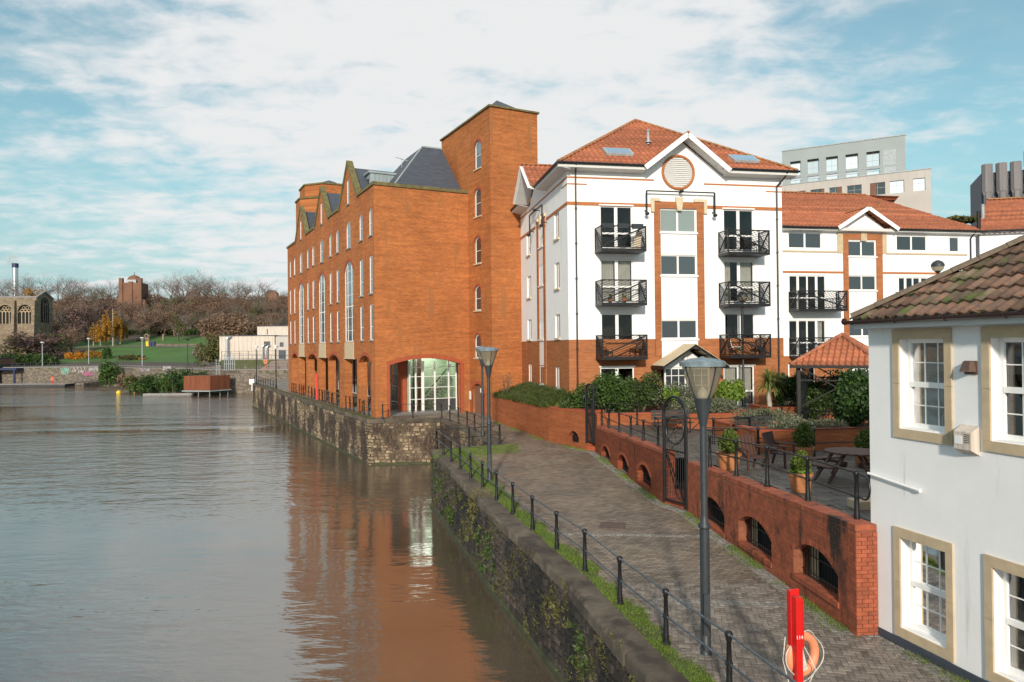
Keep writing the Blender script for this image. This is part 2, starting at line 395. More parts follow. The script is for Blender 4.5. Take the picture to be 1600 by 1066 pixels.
M['twig'] = mat('bare_twig', (.20, .165, .145), .9, .3, 1, island=.2)
M['twig_red'] = mat('reddish_twig', (.20, .135, .10), .9, .3, 1, island=.25)
M['twig_dark'] = mat('dark_twig', (.075, .05, .05), .9, .3, 1, island=.25)
M['birch_bark'] = mat('birch_bark', (.36, .33, .28), .9, .3, 3)
M['yellow'] = mat('yellow_plastic', (.75, .50, .02), .5, .1)
M['blue_bin'] = mat('dark_blue_plastic', (.02, .03, .09), .5, .1)
L = {}
L['hedge'] = leaf_mat('hedge_leaves', [(.018, .035, .010), (.05, .085, .022), (.10, .15, .04)])
L['silver'] = leaf_mat('grey_green_leaves', [(.05, .075, .035), (.13, .15, .085), (.26, .27, .19)])
L['bright'] = leaf_mat('bright_green_leaves', [(.06, .12, .015), (.14, .24, .03), (.30, .38, .07)], trans=.3)
L['dark'] = leaf_mat('dark_evergreen_leaves', [(.012, .028, .008), (.03, .065, .015), (.06, .12, .025)])
L['ivy'] = leaf_mat('ivy_leaves', [(.02, .045, .012), (.05, .10, .02), (.10, .17, .035)])
L['grass'] = leaf_mat('grass_blades', [(.06, .11, .015), (.13, .21, .03), (.22, .28, .05)])
L['dry'] = leaf_mat('dry_grass', [(.14, .13, .06), (.22, .20, .10), (.30, .26, .15)])
L['golden'] = leaf_mat('golden_birch_leaves', [(.22, .10, .015), (.38, .19, .03), (.50, .30, .05)], trans=.25)
L['orange'] = leaf_mat('orange_shrub_leaves', [(.32, .10, .01), (.50, .20, .02), (.60, .30, .03)])
L['brown'] = leaf_mat('brown_autumn_leaves', [(.13, .08, .052), (.20, .125, .08), (.27, .18, .12)])  # leaf tones lightened, distance haze put into the colour
L['olive'] = leaf_mat('olive_leaves', [(.05, .055, .02), (.10, .10, .035), (.17, .16, .06)])
L['palm'] = leaf_mat('palm_leaves', [(.06, .10, .02), (.16, .21, .05), (.30, .30, .10)], trans=.2)
L['thuja'] = leaf_mat('conifer_leaves', [(.04, .07, .012), (.09, .13, .02), (.15, .20, .04)])
L['pink'] = leaf_mat('purple_twigs', [(.10, .06, .055), (.15, .09, .08), (.20, .13, .11)])

# path paving: herringbone-toned small blocks, read on x / y
def paving_mat():
    m = bpy.data.materials.new('block_paving'); m.use_nodes = True; t = NT(m.node_tree)
    oc = t.new('ShaderNodeTexCoord').outputs['Object']; v = t.mapping(oc, (1, 1, 1), (0, 0, 0), (0, 0, R(-12)))
    br = t.new('ShaderNodeTexBrick', {'Vector': v, 'Color1': (.27, .22, .175, 1), 'Color2': (.14, .115, .093, 1), 'Mortar': (.035, .032, .02, 1), 'Scale': 1.0, 'Mortar Size': .006, 'Bias': 0.0, 'Brick Width': .21, 'Row Height': .105})
    c = t.mix(1.0, br.outputs[0], t.ramp(t.noise(oc, .5, 5, .6), [(.3, (.72, .72, .72)), (.7, (1.3, 1.27, 1.2))]), 'MULTIPLY')
    c = t.mix(t.smooth(t.noise(t.mapping(oc, (2.2, 9, 1)), 1.0, 5), .60, .76, 0, .6), c, (.27, .235, .195))
    c = t.mix(t.smooth(t.noise(oc, .8, 7, .7), .60, .70, 0, .55), c, (.075, .085, .025))
    b = t.new('ShaderNodeBsdfPrincipled', {'Base Color': c, 'Roughness': t.smooth(t.noise(oc, 1.1, 4), .35, .65, .42, .8)})
    h = t.math('ADD', t.math('SUBTRACT', 1.0, br.outputs[1]), t.math('MULTIPLY', t.noise(oc, 30, 4), .5))
    t.put(b.inputs['Normal'], t.new('ShaderNodeBump', {'Height': h, 'Strength': .9, 'Distance': .008}))
    t.new('ShaderNodeOutputMaterial', {'Surface': b}); return m
M['paving'] = paving_mat()
M['paver'] = mat('paving_block', (.175, .15, .127), .6, .25, 4, .004, 50, island=.30, dirt=((.26, .23, .19), 2, .66), world=True)
M['sett'] = mat('granite_sett', (.20, .19, .17), .6, .25, 6, .006, 40, island=.25)
M['turf'] = mat('turf', (.075, .12, .02), .95, .4, 2.5, .03, 12, col2=(.055, .045, .02))
M['lawn'] = mat('park_lawn', (.045, .125, .018), .95, .3, .15, .03, 3, col2=(.05, .095, .02))
M['hill'] = mat('hill_ground', (.07, .055, .035), .95, .35, .06, .1, 1)
M['park_path'] = mat('park_tarmac', (.20, .16, .14), .9, .1, .5)

def water_mat():
    m = bpy.data.materials.new('river_water'); m.use_nodes = True; t = NT(m.node_tree)
    oc = t.new('ShaderNodeTexCoord').outputs['Object']
    s = t.new('ShaderNodeSeparateXYZ', {0: oc})
    near_wall = t.math('ADD', t.math('MULTIPLY', s.outputs[0], 1.0), t.math('MULTIPLY', s.outputs[1], .34))     # sheltered water beside the quay
    calm = t.smooth(near_wall, -9.0, 5.5, 1.0, .5)
    gust = t.smooth(t.noise(t.mapping(oc, (.35, 1, 1), (0, 0, 0), (0, 0, R(-8))), .035, 3, .5, .5), .42, .56, .15, 1.9)
    w1 = t.noise(t.mapping(oc, (.42, 1.0, 1), (0, 0, 0), (0, 0, R(10))), .95, 3, .5, .3)
    w2 = t.noise(t.mapping(oc, (.5, 1.2, 1), (4, 2, 0), (0, 0, R(-16))), 3.2, 3, .5, .2)
    w3 = t.noise(t.mapping(oc, (.6, 1.0, 1), (1, 8, 0)), .28, 2, .5)
    h = t.math('ADD', t.math('MULTIPLY', w1, .060), t.math('MULTIPLY', w2, .020))
    far = t.smooth(s.outputs[1], 45.0, 115.0, 1.0, 3.2)
    h = t.math('MULTIPLY', h, t.math('MULTIPLY', t.math('MULTIPLY', calm, gust), far))
    h = t.math('ADD', h, t.math('MULTIPLY', w3, .03))
    c = t.ramp(t.noise(oc, .12, 4, .6), [(.35, (.085, .064, .042)), (.65, (.125, .098, .068))])
    b = t.new('ShaderNodeBsdfPrincipled', {'Base Color': c, 'Roughness': .08, 'IOR': 3.1})
    t.put(b.inputs['Normal'], t.new('ShaderNodeBump', {'Height': h, 'Strength': 1.0, 'Distance': 1.0}))
    t.new('ShaderNodeOutputMaterial', {'Surface': b}); return m
M['water'] = water_mat()

# ---------------------------------------------------------------- building helpers
class Fx:                       # facade facing -y of its building at y = v0; d goes inwards
    def __init__(s, v0=0, sgn=1): s.v0 = v0; s.g = sgn
    def pt(s, a, b, d=0): return (a, s.v0 + d * s.g, b)
class Fy:                       # facade facing -x of its building at x = u0
    def __init__(s, u0=0, sgn=1): s.u0 = u0; s.g = sgn
    def pt(s, a, b, d=0): return (s.u0 + d * s.g, a, b)
def fbox(mb, F, a0, a1, b0, b1, d0, d1):
    P = F.pt
    mb.hexa([P(a0, b0, d0), P(a1, b0, d0), P(a1, b0, d1), P(a0, b0, d1)], [P(a0, b1, d0), P(a1, b1, d0), P(a1, b1, d1), P(a0, b1, d1)])
def arch_y(a, a0, a1, b1, rise):
    wd = a1 - a0
    if rise >= wd / 2 - 1e-6: rr = wd / 2; return b1 - rise + math.sqrt(max(0, rr * rr - (a - (a0 + a1) / 2) ** 2)) * rise / rr
    rr = (wd * wd / 4 + rise * rise) / (2 * rise); return b1 - rr + math.sqrt(max(0, rr * rr - (a - (a0 + a1) / 2) ** 2))
def arch_pts(a0, a1, b1, rise, n=10): return [(a0 + (a1 - a0) * i / n, arch_y(a0 + (a1 - a0) * i / n, a0, a1, b1, rise)) for i in range(n + 1)]
def fwall(mb, F, a0, a1, b0, b1, holes=(), depth=.25, top=None):
    """wall sheet with openings (a0,a1,b0,b1,rise) and their reveals"""
    P = F.pt
    A = sorted({a0, a1, *[h[0] for h in holes], *[h[1] for h in holes]}); B = sorted({b0, b1, *[h[2] for h in holes], *[h[3] for h in holes]})
    A = [a for a in A if a0 - 1e-6 <= a <= a1 + 1e-6]; B = [b for b in B if b0 - 1e-6 <= b <= b1 + 1e-6]
    for i in range(len(A) - 1):
        for j in range(len(B) - 1):
            ca, cb = (A[i] + A[i + 1]) / 2, (B[j] + B[j + 1]) / 2
            if any(h[0] < ca < h[1] and h[2] < cb < h[3] for h in holes): continue
            mb.face(P(A[i], B[j]), P(A[i + 1], B[j]), P(A[i + 1], B[j + 1]), P(A[i], B[j + 1]))
    for h in holes:
        x0, x1, y0, y1 = h[:4]; rise = h[4] if len(h) > 4 else 0
        sp = y1 - rise
        mb.face(P(x0, y0), P(x0, sp), P(x0, sp, depth), P(x0, y0, depth))
        mb.face(P(x1, y0), P(x1, y0, depth), P(x1, sp, depth), P(x1, sp))
        if y0 > b0 + .01: mb.face(P(x0, y0), P(x0, y0, depth), P(x1, y0, depth), P(x1, y0))
        if rise:
            q = arch_pts(x0, x1, y1, rise)
            for (p, z), (p2, z2) in zip(q[:-1], q[1:]):
                mb.face(P(p, z), P(p2, z2), P(p2, y1), P(p, y1))
                mb.face(P(p, z), P(p, z, depth), P(p2, z2, depth), P(p2, z2))
        else: mb.face(P(x0, y1), P(x1, y1), P(x1, y1, depth), P(x0, y1, depth))
def arch_band(mb, F, a0, a1, b1, rise, wd, proud=.02, inn=.05):
    q = arch_pts(a0, a1, b1, rise, 12); o = arch_pts(a0 - wd, a1 + wd, b1 + wd, rise + wd * .35, 12); P = F.pt
    for i in range(12):
        a, b, c, d = q[i], q[i + 1], o[i + 1], o[i]
        mb.hexa([P(*a, -proud), P(*b, -proud), P(*c, -proud), P(*d, -proud)], [P(*a, inn), P(*b, inn), P(*c, inn), P(*d, inn)])
def window(F, root, a0, a1, b0, b1, rise=0, set_=.12, fw=.06, vb=(), hb=(), frame='white', glass='glass', sill=None, name='window', bw=.035, label=None, split=False):
    mb = MB(); P = F.pt; s = set_; sp = b1 - rise
    fbox(mb, F, a0, a0 + fw, b0, sp, s, s + .07); fbox(mb, F, a1 - fw, a1, b0, sp, s, s + .07)
    fbox(mb, F, a0 + fw, a1 - fw, b0, b0 + fw, s, s + .07)
    if rise:
        q = arch_pts(a0, a1, b1, rise, 8); q2 = [(min(max(a, a0 + fw * .3), a1 - fw * .3), z - fw) for a, z in q]
        for i in range(8): mb.hexa([P(*q[i], s), P(*q[i + 1], s), P(*q2[i + 1], s), P(*q2[i], s)], [P(*q[i], s + .07), P(*q[i + 1], s + .07), P(*q2[i + 1], s + .07), P(*q2[i], s + .07)])
    else: fbox(mb, F, a0 + fw, a1 - fw, b1 - fw, b1, s, s + .07)
    for f in vb:
        wv = bw; 
        if isinstance(f, tuple): f, wv = f
        x = a0 + (a1 - a0) * f; top = (arch_y(x, a0, a1, b1, rise) if rise else b1) - fw
        fbox(mb, F, x - wv / 2, x + wv / 2, b0 + fw, top, s + .01, s + .06)
    for f in hb:
        wv = bw
        if isinstance(f, tuple): f, wv = f
        z = b0 + (b1 - b0) * f; fbox(mb, F, a0 + fw, a1 - fw, z - wv / 2, z + wv / 2, s + .012, s + .058)
    w = mb.build(name, M[frame], root, label=label)
    if sill: sb = MB(); fbox(sb, F, a0 - .06, a1 + .06, b0 - .09, b0, -.09, s); sb.build('sill', M[sill], w)
    if split:
        xs = [a0 + fw] + [a0 + (a1 - a0) * (f[0] if isinstance(f, tuple) else f) for f in vb] + [a1 - fw]
        zs = [b0 + fw] + [b0 + (b1 - b0) * (f[0] if isinstance(f, tuple) else f) for f in hb] + [b1 - fw]
        for i in range(len(xs) - 1):
            for j in range(len(zs) - 1):
                g = MB(); fbox(g, F, xs[i] + .002, xs[i + 1] - .002, zs[j] + .002, zs[j + 1] - .002, s + .030, s + .036); g.build('pane', M[glass], w)
    else:
        g = MB()
        if rise: g.prism([P(a, z - .02, s + .03) for a, z in arch_pts(a0 + .02, a1 - .02, b1, rise, 8)] + [P(a1 - .02, b0 + .02, s + .03), P(a0 + .02, b0 + .02, s + .03)], Vector(P(0, 0, .036)) - Vector(P(0, 0, .03)))
        else: fbox(g, F, a0 + .02, a1 - .02, b0 + .02, b1 - .02, s + .030, s + .036)
        g.build('pane', M[glass], w)
    return w
def room(F, root, a0, a1, b0, b1, d0, d1, m='room', name='room_interior'):
    mb = MB(); P = F.pt
    mb.face(P(a0, b0, d1), P(a1, b0, d1), P(a1, b1, d1), P(a0, b1, d1))
    mb.face(P(a0, b0, d0), P(a0, b0, d1), P(a0, b1, d1), P(a0, b1, d0)); mb.face(P(a1, b0, d0), P(a1, b0, d1), P(a1, b1, d1), P(a1, b1, d0))
    mb.face(P(a0, b0, d0), P(a1, b0, d0), P(a1, b0, d1), P(a0, b0, d1)); mb.face(P(a0, b1, d0), P(a1, b1, d0), P(a1, b1, d1), P(a0, b1, d1))
    return mb.build(name, M[m], root)
def curtain(F, root, a0, a1, b0, b1, d, m='curtain', amp=.03, wl=.12, name='curtain'):
    mb = MB(); n = max(4, int((a1 - a0) / wl * 6)); P = F.pt
    pt = [(a0 + (a1 - a0) * i / n, d + amp * math.sin(2 * math.pi * i / 6 + .7 * math.sin(i * .37))) for i in range(n + 1)]
    for (p, q), (p2, q2) in zip(pt[:-1], pt[1:]): mb.face(P(p, b0, q), P(p2, b0, q2), P(p2, b1, q2), P(p, b1, q))
    return mb.build(name, M[m], root, smooth=True)
def tile_sheet(E0, U, S, width, length, wl=.30, course=.34, amp=.035, lip=.035, lim=None, drop=None, sub=5):
    """pantiled roof plane as real corrugated geometry. E0 eave corner, U along eave, S up the slope (unit)"""
    E0 = Vector(E0); U = Vector(U).normalized(); S = Vector(S).normalized(); N = U.cross(S)
    if N.z < 0: N = -N
    V = []; Fq = []
    nc = int(math.ceil(length / course)); nu = int(width / wl * sub)
    for c in range(nc):
        s0 = c * course; s1 = min((c + 1) * course + .03, length + .02); x0, x1 = (0, width) if lim is None else lim(min(s0, length))
        y0, y1 = (0, width) if lim is None else lim(min(s1, length))
        jit = rnd.uniform(-.012, .012)
        base = len(V); k0 = int(min(x0, y0) / wl * sub); k1 = int(math.ceil(max(x1, y1) / wl * sub)); ks = list(range(k0, k1 + 1))
        for k in ks:
            x = k * wl / sub; ph = (k % sub) / sub
            h = amp * (math.sin(2 * math.pi * ph) + .35 * math.sin(4 * math.pi * ph))
            a = min(max(x + jit, x0), x1); b = min(max(x + jit, y0), y1)
            V.append(E0 + U * a + S * s0 + N * (h + lip)); V.append(E0 + U * b + S * s1 + N * (h - .004)); V.append(E0 + U * a + S * s0 + N * (h - .03))
        for i in range(len(ks) - 1):
            q = base + 3 * i
            mid = (V[q] + V[q + 4]) / 2
            if drop and drop(mid): continue
            Fq.append((q, q + 3, q + 4, q + 1)); Fq.append((q + 2, q + 5, q + 3, q))
    return V, Fq
def sheet_obj(sheets, name, m, root, kind='stuff'):
    V = []; Fq = []
    for v, f in sheets:
        b = len(V); V += [tuple(x) for x in v]; Fq += [tuple(b + i for i in q) for q in f]
    me = np_mesh(name, V, Fq, M[m], False); o = place(me, name, root)
    if kind: o['kind'] = kind
    return o
def ridge_tiles(root, p0, p1, r=.11, L_=.42, m='hip_tile', name='ridge_tile', lim=60):
    p0 = Vector(p0); p1 = Vector(p1); d = p1 - p0; n = max(2, int(d.length / L_)); mb = MB(); q = d.to_track_quat('Y', 'Z'); k = 7
    l = d.length / n; b = 0
    for e, (yy, rr) in enumerate(((0, r * 1.08), (l * 1.04, r * .95))):
        for i in range(k): a = math.pi * i / (k - 1); mb.v.append((rr * math.cos(a), yy, rr * math.sin(a) * .8 - .03))
    for i in range(k - 1): mb.f.append((i, i + 1, k + i + 1, k + i))
    mb.f.append(tuple(range(k)))
    me = mb.mesh(name, M[m], True)
    for i in range(n):
        p = p0 + d * (i / n); o = place(me, name, root, p, (0, 0, 0), (1, 1, 1)); o.rotation_mode = 'QUATERNION'
        o.rotation_quaternion = q
def downpipe(root, pts, r=.045, m='black', name='downpipe'):
    mb = MB(); mb.path(pts, r, 8)
    p0, p1 = Vector(pts[-2]), Vector(pts[-1])
    for k in range(1, int((p1 - p0).length / 1.8)): p = p0 + (p1 - p0).normalized() * 1.8 * k; mb.tube(p, p + Vector((0, 0, .06)), r * 1.5, r * 1.5, 8)
    return mb.build(name, M[m], root, smooth=True)

# ================================================================ BRICK OFFICE BUILDING (frame: x along its gable wall, y along the river front)
ob = on_path(587, 652)
BO = Vector((-9.155, 47.05, 0)); BA = R(27.1)
office = thing('brick_office_building', 'large orange brick riverside office block with steep gables, arcade and square stair tower', 'office building', BO, BA)
riv = Fy(0); gab = Fx(0)
Lb = 33.6; EV = 16.1; S0 = .5
holes = []
cen = [6.85, 16.3, 25.85]
arcs = []      # arcade openings
for a, b in ((.95, 4.1), (10.1, 13.9), (18.6, 22.0 + .7), (28.0, 31.3)): arcs.append((a, b, S0, 4.65, .52))
for c in cen: arcs.append((c - 2.1, c + 1.55, S0, 4.42, 0))
holes += arcs
pair = [(.40, 1.18), (2.83, 3.72), (9.95, 10.85), (12.42, 13.3), (19.45, 20.4), (21.95, 22.85), (28.9, 29.85), (31.4, 32.35)]
for a, b in pair: holes += [(a, b, 5.72, 8.12), (a, b, 8.88, 11.42), (a, b, 12.82, 14.68, .35)]
for c in cen: holes += [(c - 1.3, c + 1.3, 5.66, 11.72, .75), (c - .62, c + .62, 12.72, 14.75, .42)]
mb = MB(); fwall(mb, riv, 0, Lb, S0, EV, holes, .3)
fwall(mb, gab, 0, 6.87, S0, EV, [(1.0, 6.15, S0, 4.42, .42)], .45)
# gables on the river front
for c in cen:
    hw = 2.75; hole = (c - .36, c + .36, 16.05, 17.85, .12)
    # two halves split round the narrow window
    def gz_(a): return EV + 3.05 * (1 - abs(a - c) / hw)
    for a0, a1 in ((c - hw, c - .36), (c + .36, c + hw)):
        mb.face(riv.pt(a0, EV), riv.pt(a1, EV), riv.pt(a1, gz_(a1)), riv.pt(a0, gz_(a0)))
    mb.face(riv.pt(c - .36, 17.9), riv.pt(c + .36, 17.9), riv.pt(c + .36, gz_(c + .36)), riv.pt(c, EV + 3.05), riv.pt(c - .36, gz_(c - .36)))
    for sg in (-1, 1): mb.face(riv.pt(c + sg * .36, EV), riv.pt(c + sg * .36, 17.9), riv.pt(c + sg * .36, 17.9, .3), riv.pt(c + sg * .36, EV, .3))
# end and hidden walls
mb.face((0, Lb, S0), (14, Lb, S0), (14, Lb, EV), (0, Lb, EV)); mb.face((14, 0, S0), (14, Lb, S0), (14, Lb, EV), (14, 0, EV))
mb.face((6.87, 0, S0), (14, 0, S0), (14, 0, EV), (6.87, 0, EV))
mb.build('wall', M['brick'], office)
# arcade piers, soffit and inner wall
mb = MB()
ed = [0, .95, 4.1, cen[0] - 2.1, cen[0] + 1.55, 10.1, 13.9, cen[1] - 2.1, cen[1] + 1.55, 18.6, 22.7, cen[2] - 2.1, cen[2] + 1.55, 28.0, 31.3, Lb]
piers = [(0, .95), (4.1, cen[0] - 2.1), (cen[0] + 1.55, 10.1), (13.9, cen[1] - 2.1), (cen[1] + 1.55, 18.6), (22.7, cen[2] - 2.1), (cen[2] + 1.55, 28.0), (31.3, Lb)]
for a, b in piers:
    p = MB(); p.box(.302, .60, max(a, .02) + .002, b - .002, S0, 4.9); p.build('pier', M['brick'], office)
# slightly projecting pier faces and red arch trims
for h in arcs[:4]:
    t_ = MB(); arch_band(t_, riv, h[0], h[1], h[3], h[4], .24, .03, .1); t_.build('arch_trim', M['brick_trim'], office)
for c in cen:
    t_ = MB(); arch_band(t_, riv, c - 1.3, c + 1.3, 11.72, .75, .26, .03, .1); t_.build('arch_trim', M['brick_trim'], office)
    t_ = MB(); fbox(t_, riv, c - 1.32, c + 1.32, 4.44, 5.62, -.05, .2); fbox(t_, riv, c - 1.45, c + 1.45, 4.36, 4.46, -.09, .2)
    t_.build('stone_panel', M['sandstone'], office)
t_ = MB(); arch_band(t_, gab, 1.0, 6.15, 4.42, .42, .28, .03, .1)
fbox(t_, gab, .80, 1.0, S0, 4.05, -.03, .1); fbox(t_, gab, 6.15, 6.42, S0, 4.05, -.03, .1); t_.build('arch_trim', M['brick_trim'], office)
mb = MB(); mb.face((.3, .45, 4.9), (6.8, .45, 4.9), (6.8, Lb, 4.9), (.3, Lb, 4.9)); mb.build('arcade_ceiling', M['soffit'], office)
mb = MB(); mb.face((4.2, 2.6, S0), (4.2, Lb, S0), (4.2, Lb, 4.9), (4.2, 2.6, 4.9)); mb.build('arcade_back_wall', M['far_brick'], office)  # darker brick than the facade, arcade shade put into the wall colour
mb = MB(); mb.face((0, 0, .56), (14, 0, .56), (14, Lb, .56), (0, Lb, .56)); mb.build('arcade_floor', M['concrete'], office)
for k in range(7):
    y = 3.6 + k * 4.1
    window(Fy(4.14), office, y, y + 3.3, .8, 4.5, 0, 0, .07, (.33, .66), (.35,), 'white', 'glass')
# window units
for i, (a, b) in enumerate(pair):
    window(riv, office, a, b, 5.72, 8.12, 0, .035, .05, (), (.38,), 'white', 'glass_sky', 'concrete')
    window(riv, office, a, b, 8.88, 11.42, 0, .035, .05, (), (.38,), 'white', 'glass_sky', 'concrete')
    window(riv, office, a, b, 12.82, 14.68, .35, .035, .05, (), (.45,), 'white', 'glass_sky', 'concrete')
for c in cen:
    window(riv, office, c - 1.3, c + 1.3, 5.66, 11.72, .75, .05, .07, ((.27, .07), (.73, .07)), (.14, .3, (.44, .08), .58, .74, .88), 'white', 'glass_sky', None)
    window(riv, office, c - .62, c + .62, 12.72, 14.75, .42, .035, .05, (), (.45,), 'white', 'glass_sky', 'concrete')
    window(riv, office, c - .36, c + .36, 16.05, 17.9, 0, .035, .05, (), (.5,), 'white', 'glass_sky', 'concrete')
# gable copings and slate dormer roofs behind them
for c in cen:
    hw = 2.75
    for sg in (-1, 1):
        m_ = MB(); p0 = Vector(riv.pt(c + sg * (hw + .12), EV - .05, .12)); p1 = Vector(riv.pt(c - sg * .06, EV + 3.2, .12)); m_.bar(p0, p1, .46, .2)
        m_.build('gable_coping', M['coping_moss'], office)
    m_ = MB()
    for sg in (-1, 1): m_.face((.35, c, EV + 2.75), (.35, c + sg * (hw - .1), EV - .05), (6.5, c + sg * (hw - .1), EV - .05), (5.2, c, EV + 2.75))
    m_.build('slate_roof', M['slate'], office)
# parapet copings
m_ = MB(); m_.box(-.1, 6.87, -.1, .36, EV, EV + .22); m_.build('parapet_coping', M['coping_moss'], office)
ys = [.36] + [x for c in cen for x in (c - 2.85, c + 2.85)] + [Lb + .1]
for a, b in zip(ys[::2], ys[1::2]):
    if b - a > .1: m_ = MB(); m_.box(-.1, .36, a, b, EV, EV + .2); m_.build('parapet_coping', M['coping_moss'], office)
# slate hipped roof behind the gable wall, with lead-clad plant room
m_ = MB()
q0 = [(1.5, .7, EV + .1), (6.84, .7, EV + .1), (6.84, 9.5, EV + .1), (1.5, 9.5, EV + .1)]
r0_, r1_ = (4.7, 3.4, 20.1), (6.25, 3.4, 20.1)
m_.face(q0[0], q0[1], r1_, r0_); m_.face(q0[3], q0[0], r0_, (4.7, 7.2, 20.1)); m_.face(r0_, r1_, (6.25, 7.2, 20.1), (4.7, 7.2, 20.1)); m_.face(q0[1], q0[2], (6.25, 7.2, 20.1), r1_)
m_.build('slate_roof', M['slate'], office)
m_ = MB(); m_.bar(r0_, r1_, .12, .1); m_.bar(q0[0], r0_, .1, .08); m_.build('lead_ridge', M['lead'], office)
m_ = MB(); m_.box(1.2, 4.0, 5.0, 9.2, EV, 18.15); m_.box(1.05, 4.1, 4.9, 9.3, 18.15, 18.3)
for k in range(9): m_.box(1.5 + k * .3, 1.53 + k * .3, 4.96, 5.0, EV, 18.15)
pr = m_.build('plant_room', M['lead'], office)
w_ = MB(); w_.box(1.17, 1.2, 5.3, 6.2, 16.8, 17.8); w_.build('window', M['glass'], pr)
m_ = MB(); m_.box(.4, 14, .4, Lb - .1, EV - .1, EV + .08); m_.build('flat_roof', M['slate'], office)
# stair tower beside the gable wall
TU = 6.87; TV = -3.76; TT = 21.2
tw = [(-2.30, -1.20, 17.5, 19.45, .35), (-2.22, -1.12, 14.2, 16.15, .35), (-2.14, -1.08, 10.95, 12.8, .35), (-2.05, -.98, 7.7, 9.42, .35), (-1.98, -.92, 4.4, 6.05, .35), (-2.4, -.35, S0, 2.62, .75)]
mb = MB(); tf = Fy(TU); fwall(mb, tf, TV, 0, S0, EV, tw, .25)
mb2 = MB(); fwall(mb2, tf, TV, 5.0, EV, TT, tw[:1] , .25)
# the tall left wall of the tower leans back with the roof slope at the river side
tx = Fx(TV); TW = 3.62; mb3 = MB(); fwall(mb3, tx, TU, TU + TW, S0, TT, (), .2)
mb3.face((TU + TW, TV, S0), (TU + TW, 5, S0), (TU + TW, 5, TT), (TU + TW, TV, TT)); mb3.face((TU, 5, EV), (TU + TW, 5, EV), (TU + TW, 5, TT), (TU, 5, TT))
for q in (mb2, mb3):
    b = len(mb.v); mb.v += q.v; mb.f += [tuple(b + i for i in f) for f in q.f]
mb.build('tower_wall', M['brick'], office)
for h in tw[:5]:
    window(tf, office, h[0], h[1], h[2], h[3], .35, .08, .07, (), (.48,), 'white', 'glass_sky' if h[2] > 17 else 'glass', 'sandstone')
    t_ = MB(); arch_band(t_, tf, h[0], h[1], h[3], .35, .16, .015, .05); t_.build('arch_trim', M['brick_trim'], office)
t_ = MB(); arch_band(t_, tf, -2.4, -.35, 2.62, .75, .22, .03, .1); fbox(t_, tf, -2.62, -2.4, S0, 1.87, -.03, .1); fbox(t_, tf, -.35, -.13, S0, 1.87, -.03, .1); t_.build('arch_trim', M['brick_trim'], office)
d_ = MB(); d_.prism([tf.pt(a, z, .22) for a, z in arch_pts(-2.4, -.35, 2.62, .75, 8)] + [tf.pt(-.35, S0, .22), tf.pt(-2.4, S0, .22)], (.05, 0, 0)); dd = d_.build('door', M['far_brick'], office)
h_ = MB(); fbox(h_, tf, -1.9, -1.5, 2.0, 2.3, .12, .22); h_.build('light_panel', M['white'], dd)
m_ = MB(); m_.box(TU - .12, TU + TW + .12, TV - .12, TV + .3, TT, TT + .12); m_.box(TU - .12, TU + .3, TV + .3, 5.1, TT, TT + .12); m_.build('parapet_coping', M['coping_moss'], office)
m_ = MB(); m_.face((TU + .3, TV + .3, TT), (TU + 3.4, TV + .3, TT), (TU + 1.8, TV + 2.6, TT + 1.5)); m_.face((TU + .3, TV + .3, TT), (TU + 1.8, TV + 2.6, TT + 1.5), (TU + .3, 4.6, TT)); m_.face((TU + 3.4, TV + .3, TT), (TU + 3.4, 4.6, TT), (TU + 1.8, TV + 2.6, TT + 1.5)); m_.build('slate_roof', M['slate'], office)
# far end drum of the same building, two stepped brick tiers seen over the gables
for (x0, x1, y0, y1, z1) in ((.6, 6.4, 28.0, 33.2, 20.8), (1.4, 7.2, 29.2, 35.6, 22.6)):
    m_ = MB(); cx, cy = (x0 + x1) / 2, (y0 + y1) / 2; hx, hy = (x1 - x0) / 2, (y1 - y0) / 2
    oc_ = [(cx - hx, cy - hy * .45), (cx - hx * .45, cy - hy), (cx + hx * .45, cy - hy), (cx + hx, cy - hy * .45), (cx + hx, cy + hy * .45), (cx + hx * .45, cy + hy), (cx - hx * .45, cy + hy), (cx - hx, cy + hy * .45)]
    m_.prism([(x, y, EV - .3) for x, y in oc_], (0, 0, z1 - EV + .3)); m_.build('stepped_tower', M['brick'], office)
    c_ = MB(); c_.prism([(cx + (x - cx) * 1.04, cy + (y - cy) * 1.04, z1) for x, y in oc_], (0, 0, .16)); c_.build('parapet_coping', M['coping_moss'], office)
m_ = MB(); m_.lathe([(1.9, 0), (.9, .7), (.1, 1.0)], (4.3, 32.4, 22.75), 8); m_.build('slate_roof', M['slate'], office)
# glazed entrance lobby behind the big arch
lob = MB(); gf = Fx(2.2)
for x, hw_ in ((3.16, .04), (3.60, .05), (4.14, .10), (5.07, .05), (6.15, .05), (6.75, .05)): fbox(lob, gf, x - hw_, x + hw_, S0, 4.2 if x < 6 else 4.3, 0, .09)
for z in (S0 + .02, 1.42, 2.25, 3.05, 3.72): fbox(lob, gf, 3.16, 6.8, z, z + .04, .005, .08)
lob.build('lobby_frame', M['white'], office)
for a, b in ((3.16, 3.60), (3.60, 4.14), (4.14, 5.07), (5.07, 6.15), (6.15, 6.8)):
    g_ = MB(); fbox(g_, gf, a + .04, b - .04, 1.35 if a > 4.8 else S0 + .05, 4.85, .04, .05); g_.build('pane', M['glass_see'], office)
g_ = MB(); fbox(g_, gf, 5.12, 6.75, S0 + .07, 1.4, .03, .06); g_.build('dark_panel', M['jetty'], office)
room(gf, office, 3.12, 6.85, S0, 4.88, .12, 2.3, 'light_green', 'lobby_room')
m_ = MB()
for k in range(12): m_.box(4.7 + k * .17, 4.87 + k * .17, 3.1, 4.3, .9 + k * .18, .98 + k * .18)
m_.build('stair_flight', M['concrete'], office)
